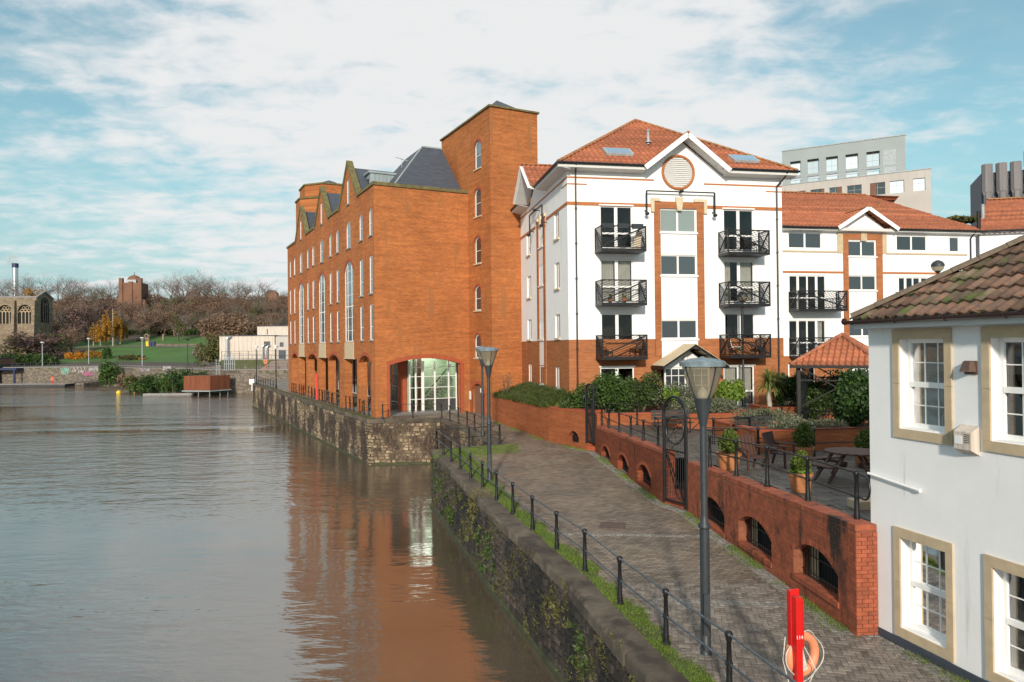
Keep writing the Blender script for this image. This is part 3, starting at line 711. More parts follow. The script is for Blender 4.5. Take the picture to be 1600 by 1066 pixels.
m_ = MB(); m_.bar((4.6, 3.05, 1.7), (6.7, 3.05, 3.9), .05, .06)
for k in range(10): m_.tube((4.8 + k * .2, 3.05, .95 + k * .21), (4.8 + k * .2, 3.05, 1.9 + k * .21), .012, n=4)
m_.build('stair_handrail', M['black'], office)
m_ = MB(); m_.lathe([(.22, 0), (.22, .05)], (5.2, 1.6, 4.84), 12); dl = m_.build('ceiling_lamp', None, office)
em = bpy.data.materials.new('lamp_glow'); em.use_nodes = True; t = NT(em.node_tree); t.new('ShaderNodeOutputMaterial', {'Surface': t.new('ShaderNodeEmission', {'Color': (1, .97, .85, 1), 'Strength': 12.0})}); M['glow'] = em; dl.data.materials.append(em)
lobby_light = bpy.data.objects.new('lobby_lamp_light', bpy.data.lights.new('lobby_lamp_light', 'AREA')); COL.objects.link(lobby_light)
lobby_light.data.energy = 125; lobby_light.data.size = 2.5; lobby_light.data.color = (.93, 1, .86); lobby_light.parent = office; lobby_light.location = (4.8, 3.4, 4.75)
# arcade sheltered brick return seen left of the lobby
m_ = MB(); m_.box(2.55, 3.05, 2.6, 3.1, S0, 4.88); m_.box(1.0, 2.55, 4.6, 4.7, S0, 4.88); m_.build('lobby_return', M['brick_trim'], office)
m_ = MB(); m_.box(1.1, 2.5, 4.54, 4.58, 1.5, 2.7); m_.build('stone_panel', M['sandstone'], office)
for a in (1.15, 1.62, 2.09): window(Fx(4.5), office, a, a + .4, 2.8, 4.8, 0, 0, .03, (), (.5,), 'soffit', 'glass'); window(Fx(4.5), office, a, a + .4, .75, 1.45, 0, 0, .03, (), (), 'soffit', 'glass')
sn = MB(); fbox(sn, tf, -.9 + .62, -.9 + 1.02, 2.0 - .55, 2.0 + .05, -.05, -.02)
tag(sn.build('notice_sign', M['white'], None), 'small white notice fixed beside the arched door of the brick stair tower', 'sign')
bpy.data.objects['notice_sign'].location = BO; bpy.data.objects['notice_sign'].rotation_euler = (0, 0, BA)
# thin shadow-gap movement joints and downpipes on the river front
for y in (4.0 + 4.0, 17.9 - 4.2):
    pass
for y in (2.15, 11.6, 21.1, 30.6):
    m_ = MB(); m_.box(-.035, -.003, y - .03, y + .03, 4.95, EV); m_.build('downpipe', M['brick_trim'], office)
# aerial
m_ = MB(); m_.tube((3.6, 4.9, 18.3), (3.6, 4.9, 19.5), .02); m_.tube((3.1, 4.9, 19.5), (4.3, 4.7, 19.2), .03); m_.build('aerial', M['steel_matt'], office)

# ================================================================ WHITE APARTMENT BUILDING
WO = Vector((2.907, 36.0, 0)); WA = R(10.7)
apt = thing('white_apartment_building', 'white four storey apartment block with brick ground floor, black balconies and hipped orange roof', 'apartment building', WO, WA)
wf = Fx(0); ws = Fy(0); WW = 12.05; WD = 12.1; GB = 1.9; BZ = 5.5; WE = 14.15
doors = []
for (a, b) in ((1.72, 3.5), (8.6, 10.38)):
    for zt in (12.42, 9.65, 6.85): doors.append((a, b, zt - 2.22, zt))
low = [(1.65, 3.5, GB, 4.05), (8.52, 10.3, GB, 4.02)]
bay = [(5.02, 7.05, 11.12, 12.34), (5.02, 7.05, 8.85, 9.92), (5.02, 7.05, 5.50, 6.5)]
sidew = [(1.75, 2.75, z0, z1) for z0, z1 in ((11.0, 12.42), (8.3, 9.7), (5.62, 6.9))] + [(8.95, 10.1, z0, z1) for z0, z1 in ((11.05, 12.5), (8.3, 9.7), (5.62, 6.9))]
sidel = [(1.85, 2.9, 2.85, 4.05), (8.95, 10.0, 2.85, 4.05)]
mb = MB(); fwall(mb, wf, 0, WW, BZ, WE, doors + bay, .12); fwall(mb, ws, 0, WD, BZ, WE, sidew, .12)
mb.face((WW, 0, 1), (WW, WD, 1), (WW, WD, WE), (WW, 0, WE)); mb.face((0, WD, 1), (WW, WD, 1), (WW, WD, WE), (0, WD, WE))
mb.face(wf.pt(6.3 - 2.35, WE), wf.pt(6.3 + 2.35, WE), wf.pt(6.3, WE + 1.75)); 
mb.face(ws.pt(7.0 - 2.0, WE), ws.pt(7.0 + 2.0, WE), ws.pt(7.0, WE + 1.5))
mb.build('upper_wall', M['render'], apt)
mb = MB(); fwall(mb, wf, 0, WW, .8, BZ, low + [(5.0, 7.5, .8, 4.1)], .12); fwall(mb, ws, 0, WD, .8, BZ, sidel, .12); mb.build('brick_base', M['brick_white_block'], apt)
for h in doors + low:
    w_ = window(wf, apt, h[0], h[1], h[2], h[3], 0, .05, .07, ((.5, .17),), ((.36, .09),), 'white', 'glass_see', None, 'french_door', .05)
    room(wf, apt, h[0] + .02, h[1] - .02, h[2], h[3], .14, 1.6)
    m_ = MB(); fbox(m_, wf, h[0] - .05, h[1] + .05, h[3], h[3] + .07, -.04, .05); m_.build('door_head', M['white'], apt)
for h, cs in ((doors[1], 1.), (low[1], 1.), (low[0], .0), (doors[4], .5), (doors[2], 0)):
    if cs: 
        q = (h[1] - h[0]) / 2
        curtain(wf, apt, h[0] + .08, h[0] + q - .1 if cs == 1. else h[0] + .5, h[2], h[3] - .05, .25); curtain(wf, apt, h[0] + q + .1, h[1] - .08, h[2], h[3] - .05, .25)
for i, h in enumerate(bay):
    window(wf, apt, *h, 0, .06, .06, ((.49, .1),), (), 'white', 'glass_pale' if i == 0 else 'glass', 'white')
for h in sidew + sidel: window(ws, apt, *h, 0, .05, .06, ((.55, .06),), (), 'white', 'glass', 'sandstone_pale' if h in sidew else 'white')
# central brick surround with stone shoulders and keystone
m_ = MB(); fbox(m_, wf, 4.68, 5.02, 4.6, 12.36, -.06, .02); fbox(m_, wf, 7.08, 7.46, 4.0, 12.36, -.06, .02); fbox(m_, wf, 4.68, 7.46, 12.362, 12.72, -.06, .02)
m_.build('brick_surround', M['brick_white_block'], apt)
m_ = MB(); fbox(m_, wf, 4.50, 5.0, 12.722, 12.88, -.12, 0); fbox(m_, wf, 4.50, 4.676, 12.15, 12.72, -.12, 0); fbox(m_, wf, 6.9, 7.64, 12.722, 12.88, -.12, 0); fbox(m_, wf, 7.464, 7.64, 12.12, 12.72, -.12, 0); m_.build('stone_shoulder', M['sandstone_pale'], apt)
m_ = MB(); m_.prism([wf.pt(5.95, 12.24, -.14), wf.pt(6.2, 12.24, -.14), wf.pt(6.3, 12.95, -.14), wf.pt(5.85, 12.95, -.14)], (0, .13, 0)); m_.build('keystone', M['sandstone_pale'], apt)
for z0, z1 in ((9.98, 11.06), (6.56, 7.62), (7.66, 8.79), (4.3, 5.44)):
    m_ = MB(); fbox(m_, wf, 5.03, 7.07, z0, z1, -.02, .05); m_.build('white_panel', M['white'], apt)
# bands
for F_, a0, a1, z0, z1, pr_ in ((wf, 0, 4.66, 12.40, 12.58, .025), (wf, 7.66, WW, 12.40, 12.58, .025), (wf, .02, 4.7, 13.79, 13.87, .02), (wf, 7.5, WW, 13.68, 13.76, .02), (wf, .02, 1.05, 13.46, 13.52, .02), (wf, 11.1, WW, 13.4, 13.46, .02), (ws, 0, 4.6, 12.42, 12.58, .025), (ws, 7.4, WD, 12.42, 12.58, .025), (ws, -.02, WD, 13.79, 13.87, .02), (ws, 0, 1.1, 13.46, 13.52, .02)):
    m_ = MB(); fbox(m_, F_, a0, a1, z0, z1, -pr_, .02); m_.build('terracotta_band', M['orange_band'], apt)
# louvred roundel
rc = Vector(wf.pt(6.06, 14.28, -.03)); m_ = MB(); m_.torus(rc, .87, .075, (1, 0, 0), (0, 0, 1), 32, 8); m_.build('roundel_ring', M['orange_band'], apt, True)
m_ = MB()
for k in range(15):
    z = -.74 + k * .105; hw = math.sqrt(max(.01, .79 ** 2 - z * z)); m_.bar(rc + Vector((-hw, .02, z)), rc + Vector((hw, .02, z)), .05, .075)
m_.prism([rc + Vector((.80 * math.cos(a * math.pi / 12), .03, .80 * math.sin(a * math.pi / 12))) for a in range(24)], (0, .02, 0)); m_.build('louvre', M['soffit'], apt)
# side bay
m_ = MB(); fbox(m_, ws, 4.9, 5.35, 1, 12.7, -.05, .02); fbox(m_, ws, 6.6, 7.05, 1, 12.7, -.05, .02); fbox(m_, ws, 5.35, 6.6, 12.35, 12.7, -.05, .02); m_.build('brick_surround', M['brick_white_block'], apt)
for z0, z1 in ((11.1, 12.3), (8.8, 10.0), (5.6, 6.7), (2.9, 4.0)): window(ws, apt, 5.38, 6.57, z0, z1, 0, -.01, .06, (.5,), (), 'white', 'glass', 'white')
m_ = MB()
for z0, z1 in ((10.05, 11.0), (6.75, 8.75), (4.05, 5.55)): fbox(m_, ws, 5.38, 6.57, z0, z1, -.015, .02)
m_.build('white_panel', M['white'], apt)
m_ = MB(); fbox(m_, ws, 4.8, 5.3, 12.71, 12.9, -.1, 0); fbox(m_, ws, 6.65, 7.15, 12.71, 12.9, -.1, 0); fbox(m_, ws, 5.85, 6.1, 12.3, 13.0, -.12, 0); m_.build('keystone', M['sandstone_pale'], apt)
# floodlight rails
def flood(F, a0, a1, z, zd, mid):
    f = MB(); P = F.pt
    f.bar(P(a0, z, -.28), P(a1, z, -.28), .06, .06); f.bar(P(a0, z, -.28), P(a0, zd, -.28), .07, .07); f.bar(P(a1, z, -.28), P(a1, zd, -.28), .07, .07); f.bar(P(mid, z, -.28), P(mid, z, 0), .05, .05); f.bar(P(a0, zd + .2, -.28), P(a0, zd + .2, 0), .05, .05); f.bar(P(a1, zd + .2, -.28), P(a1, zd + .2, 0), .05, .05)
    r_ = f.build('light_rail', M['black'], apt)
    for a, zz in ((a0, zd), (a1, zd), (mid, z + .02)): q = MB(); q.ball(P(a, zz, -.33), .12, 10, .8); q.build('floodlight', M['black'], r_, True)
flood(wf, 4.18, 7.98, 13.2, 12.0, 6.1); flood(ws, 4.5, 7.9, 13.3, 12.1, 6.2)
# balconies
def balcony(F, root, a0, a1, z0, z1, flip=False, dep=1.1, diamond_both=False):
    P = F.pt; m_ = MB(); fbox(m_, F, a0, a1, z0, z0 + .14, -dep, -.005)
    b_ = m_.build('balcony', M['black'], root)
    fr = MB(); c0, c1 = z0 + .14, z1
    for a in (a0 + .03, a1 - .03):
        fr.bar(P(a, c0, -dep + .03), P(a, c1, -dep + .03), .06, .06); fr.bar(P(a, c0, -.04), P(a, c1, -.04), .05, .05); fr.bar(P(a, c1 - .03, -dep), P(a, c1 - .03, -.02), .05, .06); fr.bar(P(a, c0 + .06, -dep), P(a, c0 + .06, -.02), .04, .05)
    fr.bar(P(a0, c1 - .03, -dep + .03), P(a1, c1 - .03, -dep + .03), .06, .06); fr.bar(P(a0, c0 + .06, -dep + .03), P(a1, c0 + .06, -dep + .03), .05, .05)
    fr.build('railing_frame', M['black'], b_)
    br = MB()
    if flip: br.bar(P(a0 + .05, c1 - .05, -dep + .03), P(a1 - .1, c0 + .1, -dep + .03), .06, .07)
    else: br.bar(P(a0 + .05, c0 + .1, -dep + .03), P(a1 - .05, c1 - .05, -dep + .03), .06, .07)
    if flip: br.bar(P(a0 + .03, c1 - .05, -dep), P(a0 + .03, c0 + .1, -.05), .05, .06); br.bar(P(a1 - .03, c1 - .05, -dep), P(a1 - .03, c0 + .1, -.05), .05, .06); br.bar(P(a1 - .6, c0 + .1, -dep + .03), P(a1 - .6, c1, -dep + .03), .045, .045)
    else: br.bar(P(a0 + .03, c0 + .05, -dep), P(a0 + .03, c1 - .1, -.05), .05, .06); br.bar(P(a1 - .03, c0 + .05, -dep), P(a1 - .03, c1 - .1, -.05), .05, .06)
    br.build('diagonal_brace', M['black'], b_)
    inf = MB(); h = c1 - c0 - .1; wd = a1 - a0
    def bars(p, q, slope, step, lo, hi):   # family of parallel slanted bars clipped to the panel
        k = -h - wd * abs(slope); 
        while k < h + wd:
            pts = []
            za = k; zb = k + slope * wd
            t0, t1 = 0.0, 1.0
            if abs(zb - za) > 1e-6:
                ta, tb = (0 - za) / (zb - za), (h - za) / (zb - za); t0, t1 = max(0, min(ta, tb)), min(1, max(ta, tb))
            elif not 0 <= za <= h: t1 = -1
            if t1 - t0 > .02: pts = [P(p + (q - p) * tt, c0 + .06 + za + (zb - za) * tt, -dep + .03) for tt in (t0, t1)]; inf.tube(*pts, .011, n=4, caps=False)
            k += step
    bars(a0 + .05, a1 - .05, .34, .115, 0, h)
    if flip: bars(a0 + .05, a1 - .05, -1.2, .24, 0, h)
    for a in (a0 + .03, a1 - .03):        # diamond mesh on the two ends
        for sg in (1, -1):
            for k in range(-10, 12):
                s0 = k * .14; t0 = max(0, -s0 / dep if sg > 0 else (s0 - h) / dep); 
                za = lambda t: s0 + (t * dep * 1.1 if sg > 0 else h * 1.0 - t * dep * 1.1 - h)
                tt = [t / 24 for t in range(25) if 0 <= (s0 + t / 24 * dep * 1.1 if sg > 0 else s0 + h * .0 + h - t / 24 * dep * 1.1) <= h]
                if len(tt) > 1:
                    f_ = lambda t: (s0 + t * dep * 1.1 if sg > 0 else s0 + h - t * dep * 1.1)
                    inf.tube(P(a, c0 + .06 + f_(tt[0]), -dep * (1 - tt[0])), P(a, c0 + .06 + f_(tt[-1]), -dep * (1 - tt[-1])), .009, n=3, caps=False)
    inf.build('infill_bars', M['black'], b_)
    return b_
for z0, z1 in ((9.93, 11.22), (7.2, 8.5), (4.45, 5.72)): balcony(wf, apt, 1.42, 3.82, z0, z1)
for z0, z1 in ((9.85, 11.15), (7.15, 8.45), (4.45, 5.70)): balcony(wf, apt, 8.28, 10.66, z0, z1, True)
# roof: pyramid of pantiles with front and side gablets
EO = .6; ez = 14.45; ap = Vector((6.02, 6.05, 18.95)); run = 6.62; sl = (ap.z - ez) / run; ln = math.hypot(run, ap.z - ez)
def dropf(p):
    if 16.15 - .80 * abs(p.x - 6.3) > p.z + .02 and p.y < 3: return True
    if 16.2 - .80 * abs(p.y - 7.0) > p.z + .02 and p.x < 3: return True
    return False
sh = []
W2 = 2 * run
lim_ = lambda s: (s / ln * run, W2 - s / ln * run)
sh.append(tile_sheet((-EO, -EO, ez), (1, 0, 0), (0, run, ap.z - ez), W2, ln, lim=lim_, drop=dropf))
sh.append(tile_sheet((-EO, -EO, ez), (0, 1, 0), (run, 0, ap.z - ez), W2, ln, lim=lim_, drop=dropf))
sh.append(tile_sheet((W2 - EO, -EO, ez), (0, 1, 0), (-run, 0, ap.z - ez), W2, ln, lim=lim_, sub=3))
g0 = Vector((6.3, -.75, 16.2)); gl = math.hypot(2.35, 1.75)
for sg in (-1, 1): sh.append(tile_sheet((6.3 + sg * 2.25, -.75, 14.42), (0, 1, 0), (-sg * 2.25, 0, 1.78), 3.1, math.hypot(2.25, 1.78), drop=lambda p: p.z < ez + sl * (p.y + EO) - .12))
for sg in (-1, 1): sh.append(tile_sheet((-.9, 7.0 + sg * 2.2, 14.45), (1, 0, 0), (0, -sg * 2.2, 1.78), 3.3, math.hypot(2.2, 1.78), drop=lambda p: p.z < ez + sl * (p.x + EO) - .12))
sheet_obj(sh, 'roof_tiles', 'pantile', apt)
m_ = MB(); m_.face((-.5, -.5, ez - .02), (12.6, -.5, ez - .02), tuple(ap - Vector((0, 0, .1)))); m_.face((-.5, -.5, ez - .02), (-.5, 12.6, ez - .02), tuple(ap - Vector((0, 0, .1)))); m_.face((12.6, -.5, ez - .02), (12.6, 12.6, ez - .02), tuple(ap - Vector((0, 0, .1)))); m_.face((-.5, 12.6, ez), (12.6, 12.6, ez), tuple(ap))
c0_ = [(m, ) for m in ()]
for c in ((-EO, -EO, ez + .05), (W2 - EO, -EO, ez + .05), (-EO, W2 - EO, ez + .05)): ridge_tiles(apt, c, ap + Vector((0, 0, .05)), .12, .4)
ridge_tiles(apt, (6.3, -.8, 16.2), (6.3, 1.95, 16.2), .11, .4); ridge_tiles(apt, (-.95, 7.0, 16.25), (2.0, 7.0, 16.25), .11, .4)
# soffits, fascias, gutters
m_ = MB()
for a, b in ((-EO, 4.05), (8.55, 12.65)): m_.hexa([(a, -EO, 14.22), (b, -EO, 14.22), (b, .0, 14.12), (a, .0, 14.12)], [(a, -EO, 14.25), (b, -EO, 14.25), (b, .0, 14.15), (a, .0, 14.15)]); m_.box(a, b, -EO - .03, -EO, 14.2, 14.42)
for a, b in ((-EO, 4.7), (9.3, 12.65)): m_.hexa([(-EO, a, 14.22), (0, a, 14.12), (0, b, 14.12), (-EO, b, 14.22)], [(-EO, a, 14.25), (0, a, 14.15), (0, b, 14.15), (-EO, b, 14.25)]); m_.box(-EO - .03, -EO, a, b, 14.2, 14.42)
m_.build('soffit', M['soffit'], apt)
for sg in (-1, 1):
    m_ = MB(); m_.bar((6.3 + sg * 2.35, -.78, 14.28), (6.3, -.78, 16.08), .04, .26); m_.build('barge_board', M['white'], apt)
    m_ = MB(); m_.hexa([(6.3 + sg * 2.3, -.76, 14.22), (6.3, -.76, 16.0), (6.3, 0, 16.0), (6.3 + sg * 2.3, 0, 14.22)], [(6.3 + sg * 2.3, -.76, 14.27), (6.3, -.76, 16.05), (6.3, 0, 16.05), (6.3 + sg * 2.3, 0, 14.27)]); m_.build('soffit', M['soffit'], apt)
    m_ = MB(); m_.bar((-.93, 7.0 + sg * 2.3, 14.3), (-.93, 7.0, 16.1), .26, .04); m_.build('barge_board', M['white'], apt)
    m_ = MB(); m_.hexa([(-.9, 7 + sg * 2.25, 14.24), (-.9, 7, 16.02), (0, 7, 16.02), (0, 7 + sg * 2.25, 14.24)], [(-.9, 7 + sg * 2.25, 14.29), (-.9, 7, 16.07), (0, 7, 16.07), (0, 7 + sg * 2.25, 14.29)]); m_.build('soffit', M['soffit'], apt)
m_ = MB()
for a, b in ((-EO - .05, 4.0), (8.6, 12.7)): m_.tube((a, -EO - .09, 14.4), (b, -EO - .09, 14.4), .065, n=8)
for a, b in ((-EO - .05, 4.8), (9.2, 12.7)): m_.tube((-EO - .09, a, 14.4), (-EO - .09, b, 14.4), .065, n=8)
m_.build('gutter', M['black'], apt, True)
downpipe(apt, [(.30, -EO - .05, 14.35), (.42, -.1, 14.0), (.42, -.07, 1.9)]); downpipe(apt, [(12.0, -EO - .05, 14.35), (11.98, -.5, 14.15), (11.72, -.07, 13.7), (11.72, -.07, 1.9)])
# skylights, vents
def roof_pt(u, s, off=0): return Vector((u, -EO + s * run / ln, ez + s * (ap.z - ez) / ln)) + Vector((0, -(ap.z - ez) / ln, run / ln)) * off
for u0, u1, s0, s1 in ((2.25, 3.75, 1.2, 2.05), (9.35, 10.85, .95, 1.8)):
    m_ = MB(); m_.hexa([roof_pt(u0, s0, .02), roof_pt(u1, s0, .02), roof_pt(u1, s1, .02), roof_pt(u0, s1, .02)], [roof_pt(u0, s0, .16), roof_pt(u1, s0, .16), roof_pt(u1, s1, .16), roof_pt(u0, s1, .16)]); k_ = m_.build('skylight', M['steel_matt'], apt)
    m_ = MB(); m_.hexa([roof_pt(u0 + .1, s0 + .08, .15), roof_pt(u1 - .1, s0 + .08, .15), roof_pt(u1 - .1, s1 - .08, .15), roof_pt(u0 + .1, s1 - .08, .15)], [roof_pt(u0 + .1, s0 + .08, .17), roof_pt(u1 - .1, s0 + .08, .17), roof_pt(u1 - .1, s1 - .08, .17), roof_pt(u0 + .1, s1 - .08, .17)]); m_.build('pane', M['glass_sky_tint'], k_)
b_ = roof_pt(5.3, 3.4, .0); m_ = MB(); m_.tube(b_, b_ + Vector((0, 0, .75)), .09, .07, 10); m_.tube(b_ + Vector((0, 0, .1)), b_ + Vector((0, 0, .16)), .2, .2, 10); m_.tube(b_ + Vector((0, 0, .75)), b_ + Vector((0, 0, .8)), .12, .12, 10); m_.build('vent_pipe', M['steel_matt'], apt, True)
# porch
m_ = MB(); P = wf.pt
for sg in (-1, 1):
    m_.bar(P(6.2 + sg * 1.75, 4.05, -1.5), P(6.2, 5.15, -1.5), .07, .12); m_.bar(P(6.2 + sg * 1.75, 4.05, -.1), P(6.2, 5.15, -.1), .07, .12)
    for k in range(5): f_ = k / 4; m_.bar(P(6.2 + sg * 1.75 * f_, 5.17 - 1.1 * f_, -1.6), P(6.2 + sg * 1.75 * f_, 5.17 - 1.1 * f_, 0), .05, .06)
    m_.bar(P(6.2 + sg * 1.75, 4.0, -1.65), P(6.2 + sg * 1.75, 4.0, 0), .09, .1)
m_.build('porch_frame', M['black'], apt)
for sg in (-1, 1): m_ = MB(); m_.hexa([P(6.2 + sg * 1.75, 4.12, -1.6), P(6.2, 5.2, -1.6), P(6.2, 5.2, -.02), P(6.2 + sg * 1.75, 4.12, -.02)], [P(6.2 + sg * 1.75, 4.14, -1.6), P(6.2, 5.22, -1.6), P(6.2, 5.22, -.02), P(6.2 + sg * 1.75, 4.14, -.02)]); m_.build('porch_roof_sheet', M['sandstone_pale'], apt)
m_ = MB(); m_.prism([P(4.95, 4.0, -.55), P(7.45, 4.0, -.55), P(6.2, 4.95, -.55)], (0, .1, 0)); m_.build('porch_gable_panel', M['white'], apt)
m_ = MB(); m_.ball(P(6.05, 4.45, -.68), .13); m_.build('porch_light', M['white'], apt, True)
window(Fx(-.5), apt, 4.95, 6.15, GB, 4.0, 0, 0, .08, (.33, .66), (.3, .55, .8), 'white', 'glass', None, 'porch_screen')
window(Fx(-.5), apt, 6.2, 7.45, GB, 4.0, 0, 0, .08, (.33, .66), (.3, .55, .8), 'white', 'glass', None, 'entrance_door')
# wall lamp tie bolts etc.
m_ = MB(); m_.box(4.9, 7.5, .02, .06, 1.9, 4.1); m_.build('porch_back', M['dark'], apt)
# things on the balconies
for i, (a, l) in enumerate(((1.75, 'dark grey window box on the top left balcony rail, left one'), (2.55, 'dark grey window box on the top left balcony rail, middle one'), (3.3, 'dark grey window box on the top left balcony rail, right one'))):
    m_ = MB(); m_.hexa([(a - .25, -1.28, 11.05), (a + .25, -1.28, 11.05), (a + .25, -1.13, 11.05), (a - .25, -1.13, 11.05)], [(a - .29, -1.32, 11.28), (a + .29, -1.32, 11.28), (a + .29, -1.1, 11.28), (a - .29, -1.1, 11.28)])
    o = m_.build('window_box', M['lamp_grey']); o.location = WO; o.rotation_euler = (0, 0, WA); tag(o, l, 'planter', 'window boxes on the top left balcony')
def small_chair(u, v, z, rz, label, m='timber_dark'):
    c = thing('balcony_chair', label, 'chair', WO + Matrix.Rotation(WA, 3, 'Z') @ Vector((u, v, z)), WA + rz, 'chairs on the balconies')
    s_ = MB(); s_.box(-.22, .22, -.22, .22, .42, .46); s_.build('seat', M[m], c)
    b_ = MB(); b_.hexa([(-.22, .2, .5), (.22, .2, .5), (.22, .23, .5), (-.22, .23, .5)], [(-.22, .3, .92), (.22, .3, .92), (.22, .33, .92), (-.22, .33, .92)]); b_.build('backrest', M[m], c)
    for x in (-.2, .2):
        for y in (-.2, .2): l_ = MB(); l_.tube((x, y, 0), (x, y, .45), .018, n=5); l_.build('leg', M['black'], c)
small_chair(1.85, -.55, 4.6, .6, 'brown chair at the left end of the lowest left balcony', 'terracotta'); small_chair(3.4, -.5, 4.6, -1.2, 'brown chair at the right end of the lowest left balcony', 'far_brick')
small_chair(8.9, -.6, 4.6, 1.2, 'pale chair on the lowest right balcony', 'white'); small_chair(10.2, -.5, 4.6, -1, 'reddish chair at the right end of the lowest right balcony', 'far_brick')
small_chair(9.9, -.5, 9.99, .3, 'dark garden chair on the top right balcony')
dk = thing('deck_chair', 'folded yellowish deck chair leaning on the top left balcony', 'chair', WO + Matrix.Rotation(WA, 3, 'Z') @ Vector((3.45, -.6, 10.07)), WA)
m_ = MB(); m_.bar((-.2, 0, 0), (.1, .1, 1.0), .05, .04); m_.bar((.2, 0, 0), (.35, .1, 1.0), .05, .04); m_.build('frame', M['timber_pale'], dk)
m_ = MB(); m_.hexa([(-.17, 0, .05), (.2, 0, .05), (.2, .02, .05), (-.17, .02, .05)], [(.1, .09, .95), (.33, .09, .95), (.33, .11, .95), (.1, .11, .95)]); m_.build('canvas', M['sandstone_pale'], dk)
for i, (u, z, l) in enumerate(((1.95, 7.35, 'small terracotta flower pot at the left of the middle left balcony'), (2.7, 7.35, 'small terracotta flower pot in the middle of the middle left balcony'), (8.95, 4.6, 'small terracotta pot on the lowest right balcony'))):
    p = thing('flower_pot', l, 'plant pot', WO + Matrix.Rotation(WA, 3, 'Z') @ Vector((u, -.85, z)), WA, 'pots on the balconies')
    m_ = MB(); m_.lathe([(.08, 0), (.13, .2), (.14, .2), (.14, .24)], n=10); m_.build('pot', M['terracotta'], p)
    m_ = MB(); [m_.ball((rnd.uniform(-.08, .08), rnd.uniform(-.08, .08), .28 + rnd.uniform(0, .12)), .06, 5) for _ in range(6)]; m_.build('plant', L['ivy'], p)

# ================================================================ RIGHT-HAND WHITE RANGE
RO = Vector((16.764, 44.0, 0)); RA = WA
rng_ = thing('white_apartment_range', 'long white apartment range behind the gazebo with orange roof and small central gable', 'apartment building', RO, RA)
rf = Fx(0); RW = 14.3; RE = 12.3
wins = [(.65, 2.97, 11.17, 12.17), (8.35, 10.6, 11.13, 12.12), (12.3, 13.05, 11.1, 12.1), (4.83, 6.82, 10.72, 11.72), (4.83, 6.82, 8.55, 9.5), (4.83, 6.82, 5.6, 6.6)]
frd = [(.65, 3.24, 7.25, 9.48), (8.45, 10.65, 7.25, 9.42), (.6, 3.2, 4.42, 6.66), (8.45, 10.65, 4.42, 6.6)]
mb = MB(); fwall(mb, rf, -1.5, RW, 1.5, RE, wins + frd, .12); mb.face(rf.pt(3.9, RE), rf.pt(7.85, RE), rf.pt(5.88, 13.62)); mb.face((RW, 0, 1.5), (RW, 9, 1.5), (RW, 9, RE), (RW, 0, RE)); mb.build('wall', M['render'], rng_)
for h in wins[:3]: window(rf, rng_, *h, 0, .05, .06, ((.5, .12),) if h[1] - h[0] > 1 else (), (), 'white', 'glass', None)
for h in wins[3:]: window(rf, rng_, *h, 0, .05, .06, ((.49, .1),), (), 'white', 'glass', 'white')
for h in frd: window(rf, rng_, *h, 0, .05, .07, ((.25, .16), (.5, .1), (.75, .16)), ((.36, .07),), 'white', 'glass_see', None, 'french_door', .05); room(rf, rng_, h[0] + .02, h[1] - .02, h[2], h[3], .14, 1.5)
for h in (frd[2], frd[3]): curtain(rf, rng_, h[1] - .6, h[1] - .1, h[2], h[3], .25)
m_ = MB(); fbox(m_, rf, 4.46, 4.82, 1.5, 11.78, -.06, .02); fbox(m_, rf, 6.84, 7.28, 1.5, 11.78, -.06, .02); fbox(m_, rf, 4.46, 7.28, 11.782, 12.16, -.06, .02); m_.build('brick_surround', M['brick_white_block'], rng_)
m_ = MB(); fbox(m_, rf, 4.05, 4.456, 10.9, 12.3, -.05, .02); fbox(m_, rf, 7.284, 7.6, 10.9, 12.25, -.05, .02); fbox(m_, rf, 5.7, 6.12, 11.7, 12.3, -.12, -.05); fbox(m_, rf, -1.5, 4.05, 10.93, 11.03, -.06, .02); fbox(m_, rf, 7.6, 13.6, 10.88, 10.98, -.06, .02); m_.build('stone_trim', M['sandstone'], rng_)
for a0, a1 in ((-1.5, 4.45), (7.29, RW)): m_ = MB(); fbox(m_, rf, a0, a1, 9.61, 9.74, -.025, .02); m_.build('terracotta_band', M['orange_band'], rng_)
for z0, z1 in ((9.55, 10.66), (6.65, 8.5)): m_ = MB(); fbox(m_, rf, 4.83, 6.82, z0, z1, -.02, .05); m_.build('white_panel', M['white'], rng_)
m_ = MB(); fbox(m_, rf, -1.5, 4.44, 1.5, 4.4, -.012, .02); fbox(m_, rf, 7.3, RW, 1.5, 4.4, -.012, .02); m_.build('brick_base', M['brick_white_block'], rng_)
window(Fx(-.03), rng_, .5, 2.3, 1.9, 3.9, 0, 0, .08, ((.5, .14),), (.36,), 'white', 'glass', None, 'french_door')
for z0, z1 in ((7.17, 8.43), (4.28, 5.55)): balcony(rf, rng_, .6, 3.95, z0, z1, True); balcony(rf, rng_, 8.2, 11.2, z0, z1, True)
rr = 5.5; rh = 3.35; ln2 = math.hypot(rr, rh); EZ = 12.5
s_ = [tile_sheet((-1.5, -.45, EZ), (1, 0, 0), (0, rr, rh), RW + 1.8, ln2, lim=lambda s: (0, RW + 1.8 - max(0, s / ln2 * 4.6)), drop=lambda p: 13.75 - .68 * abs(p.x - 5.9) > p.z + .03 and p.y < 2.2, sub=4)]
for sg in (-1, 1): s_.append(tile_sheet((5.9 + sg * 2.05, -.6, 12.42), (0, 1, 0), (-sg * 2.05, 0, 1.35), 2.9, math.hypot(2.05, 1.35), drop=lambda p: p.z < EZ + rh / rr * (p.y + .45) - .08, sub=4))
s_.append(tile_sheet((-1.5, 2 * rr - .45, EZ), (1, 0, 0), (0, -rr, rh), RW, ln2, sub=2))
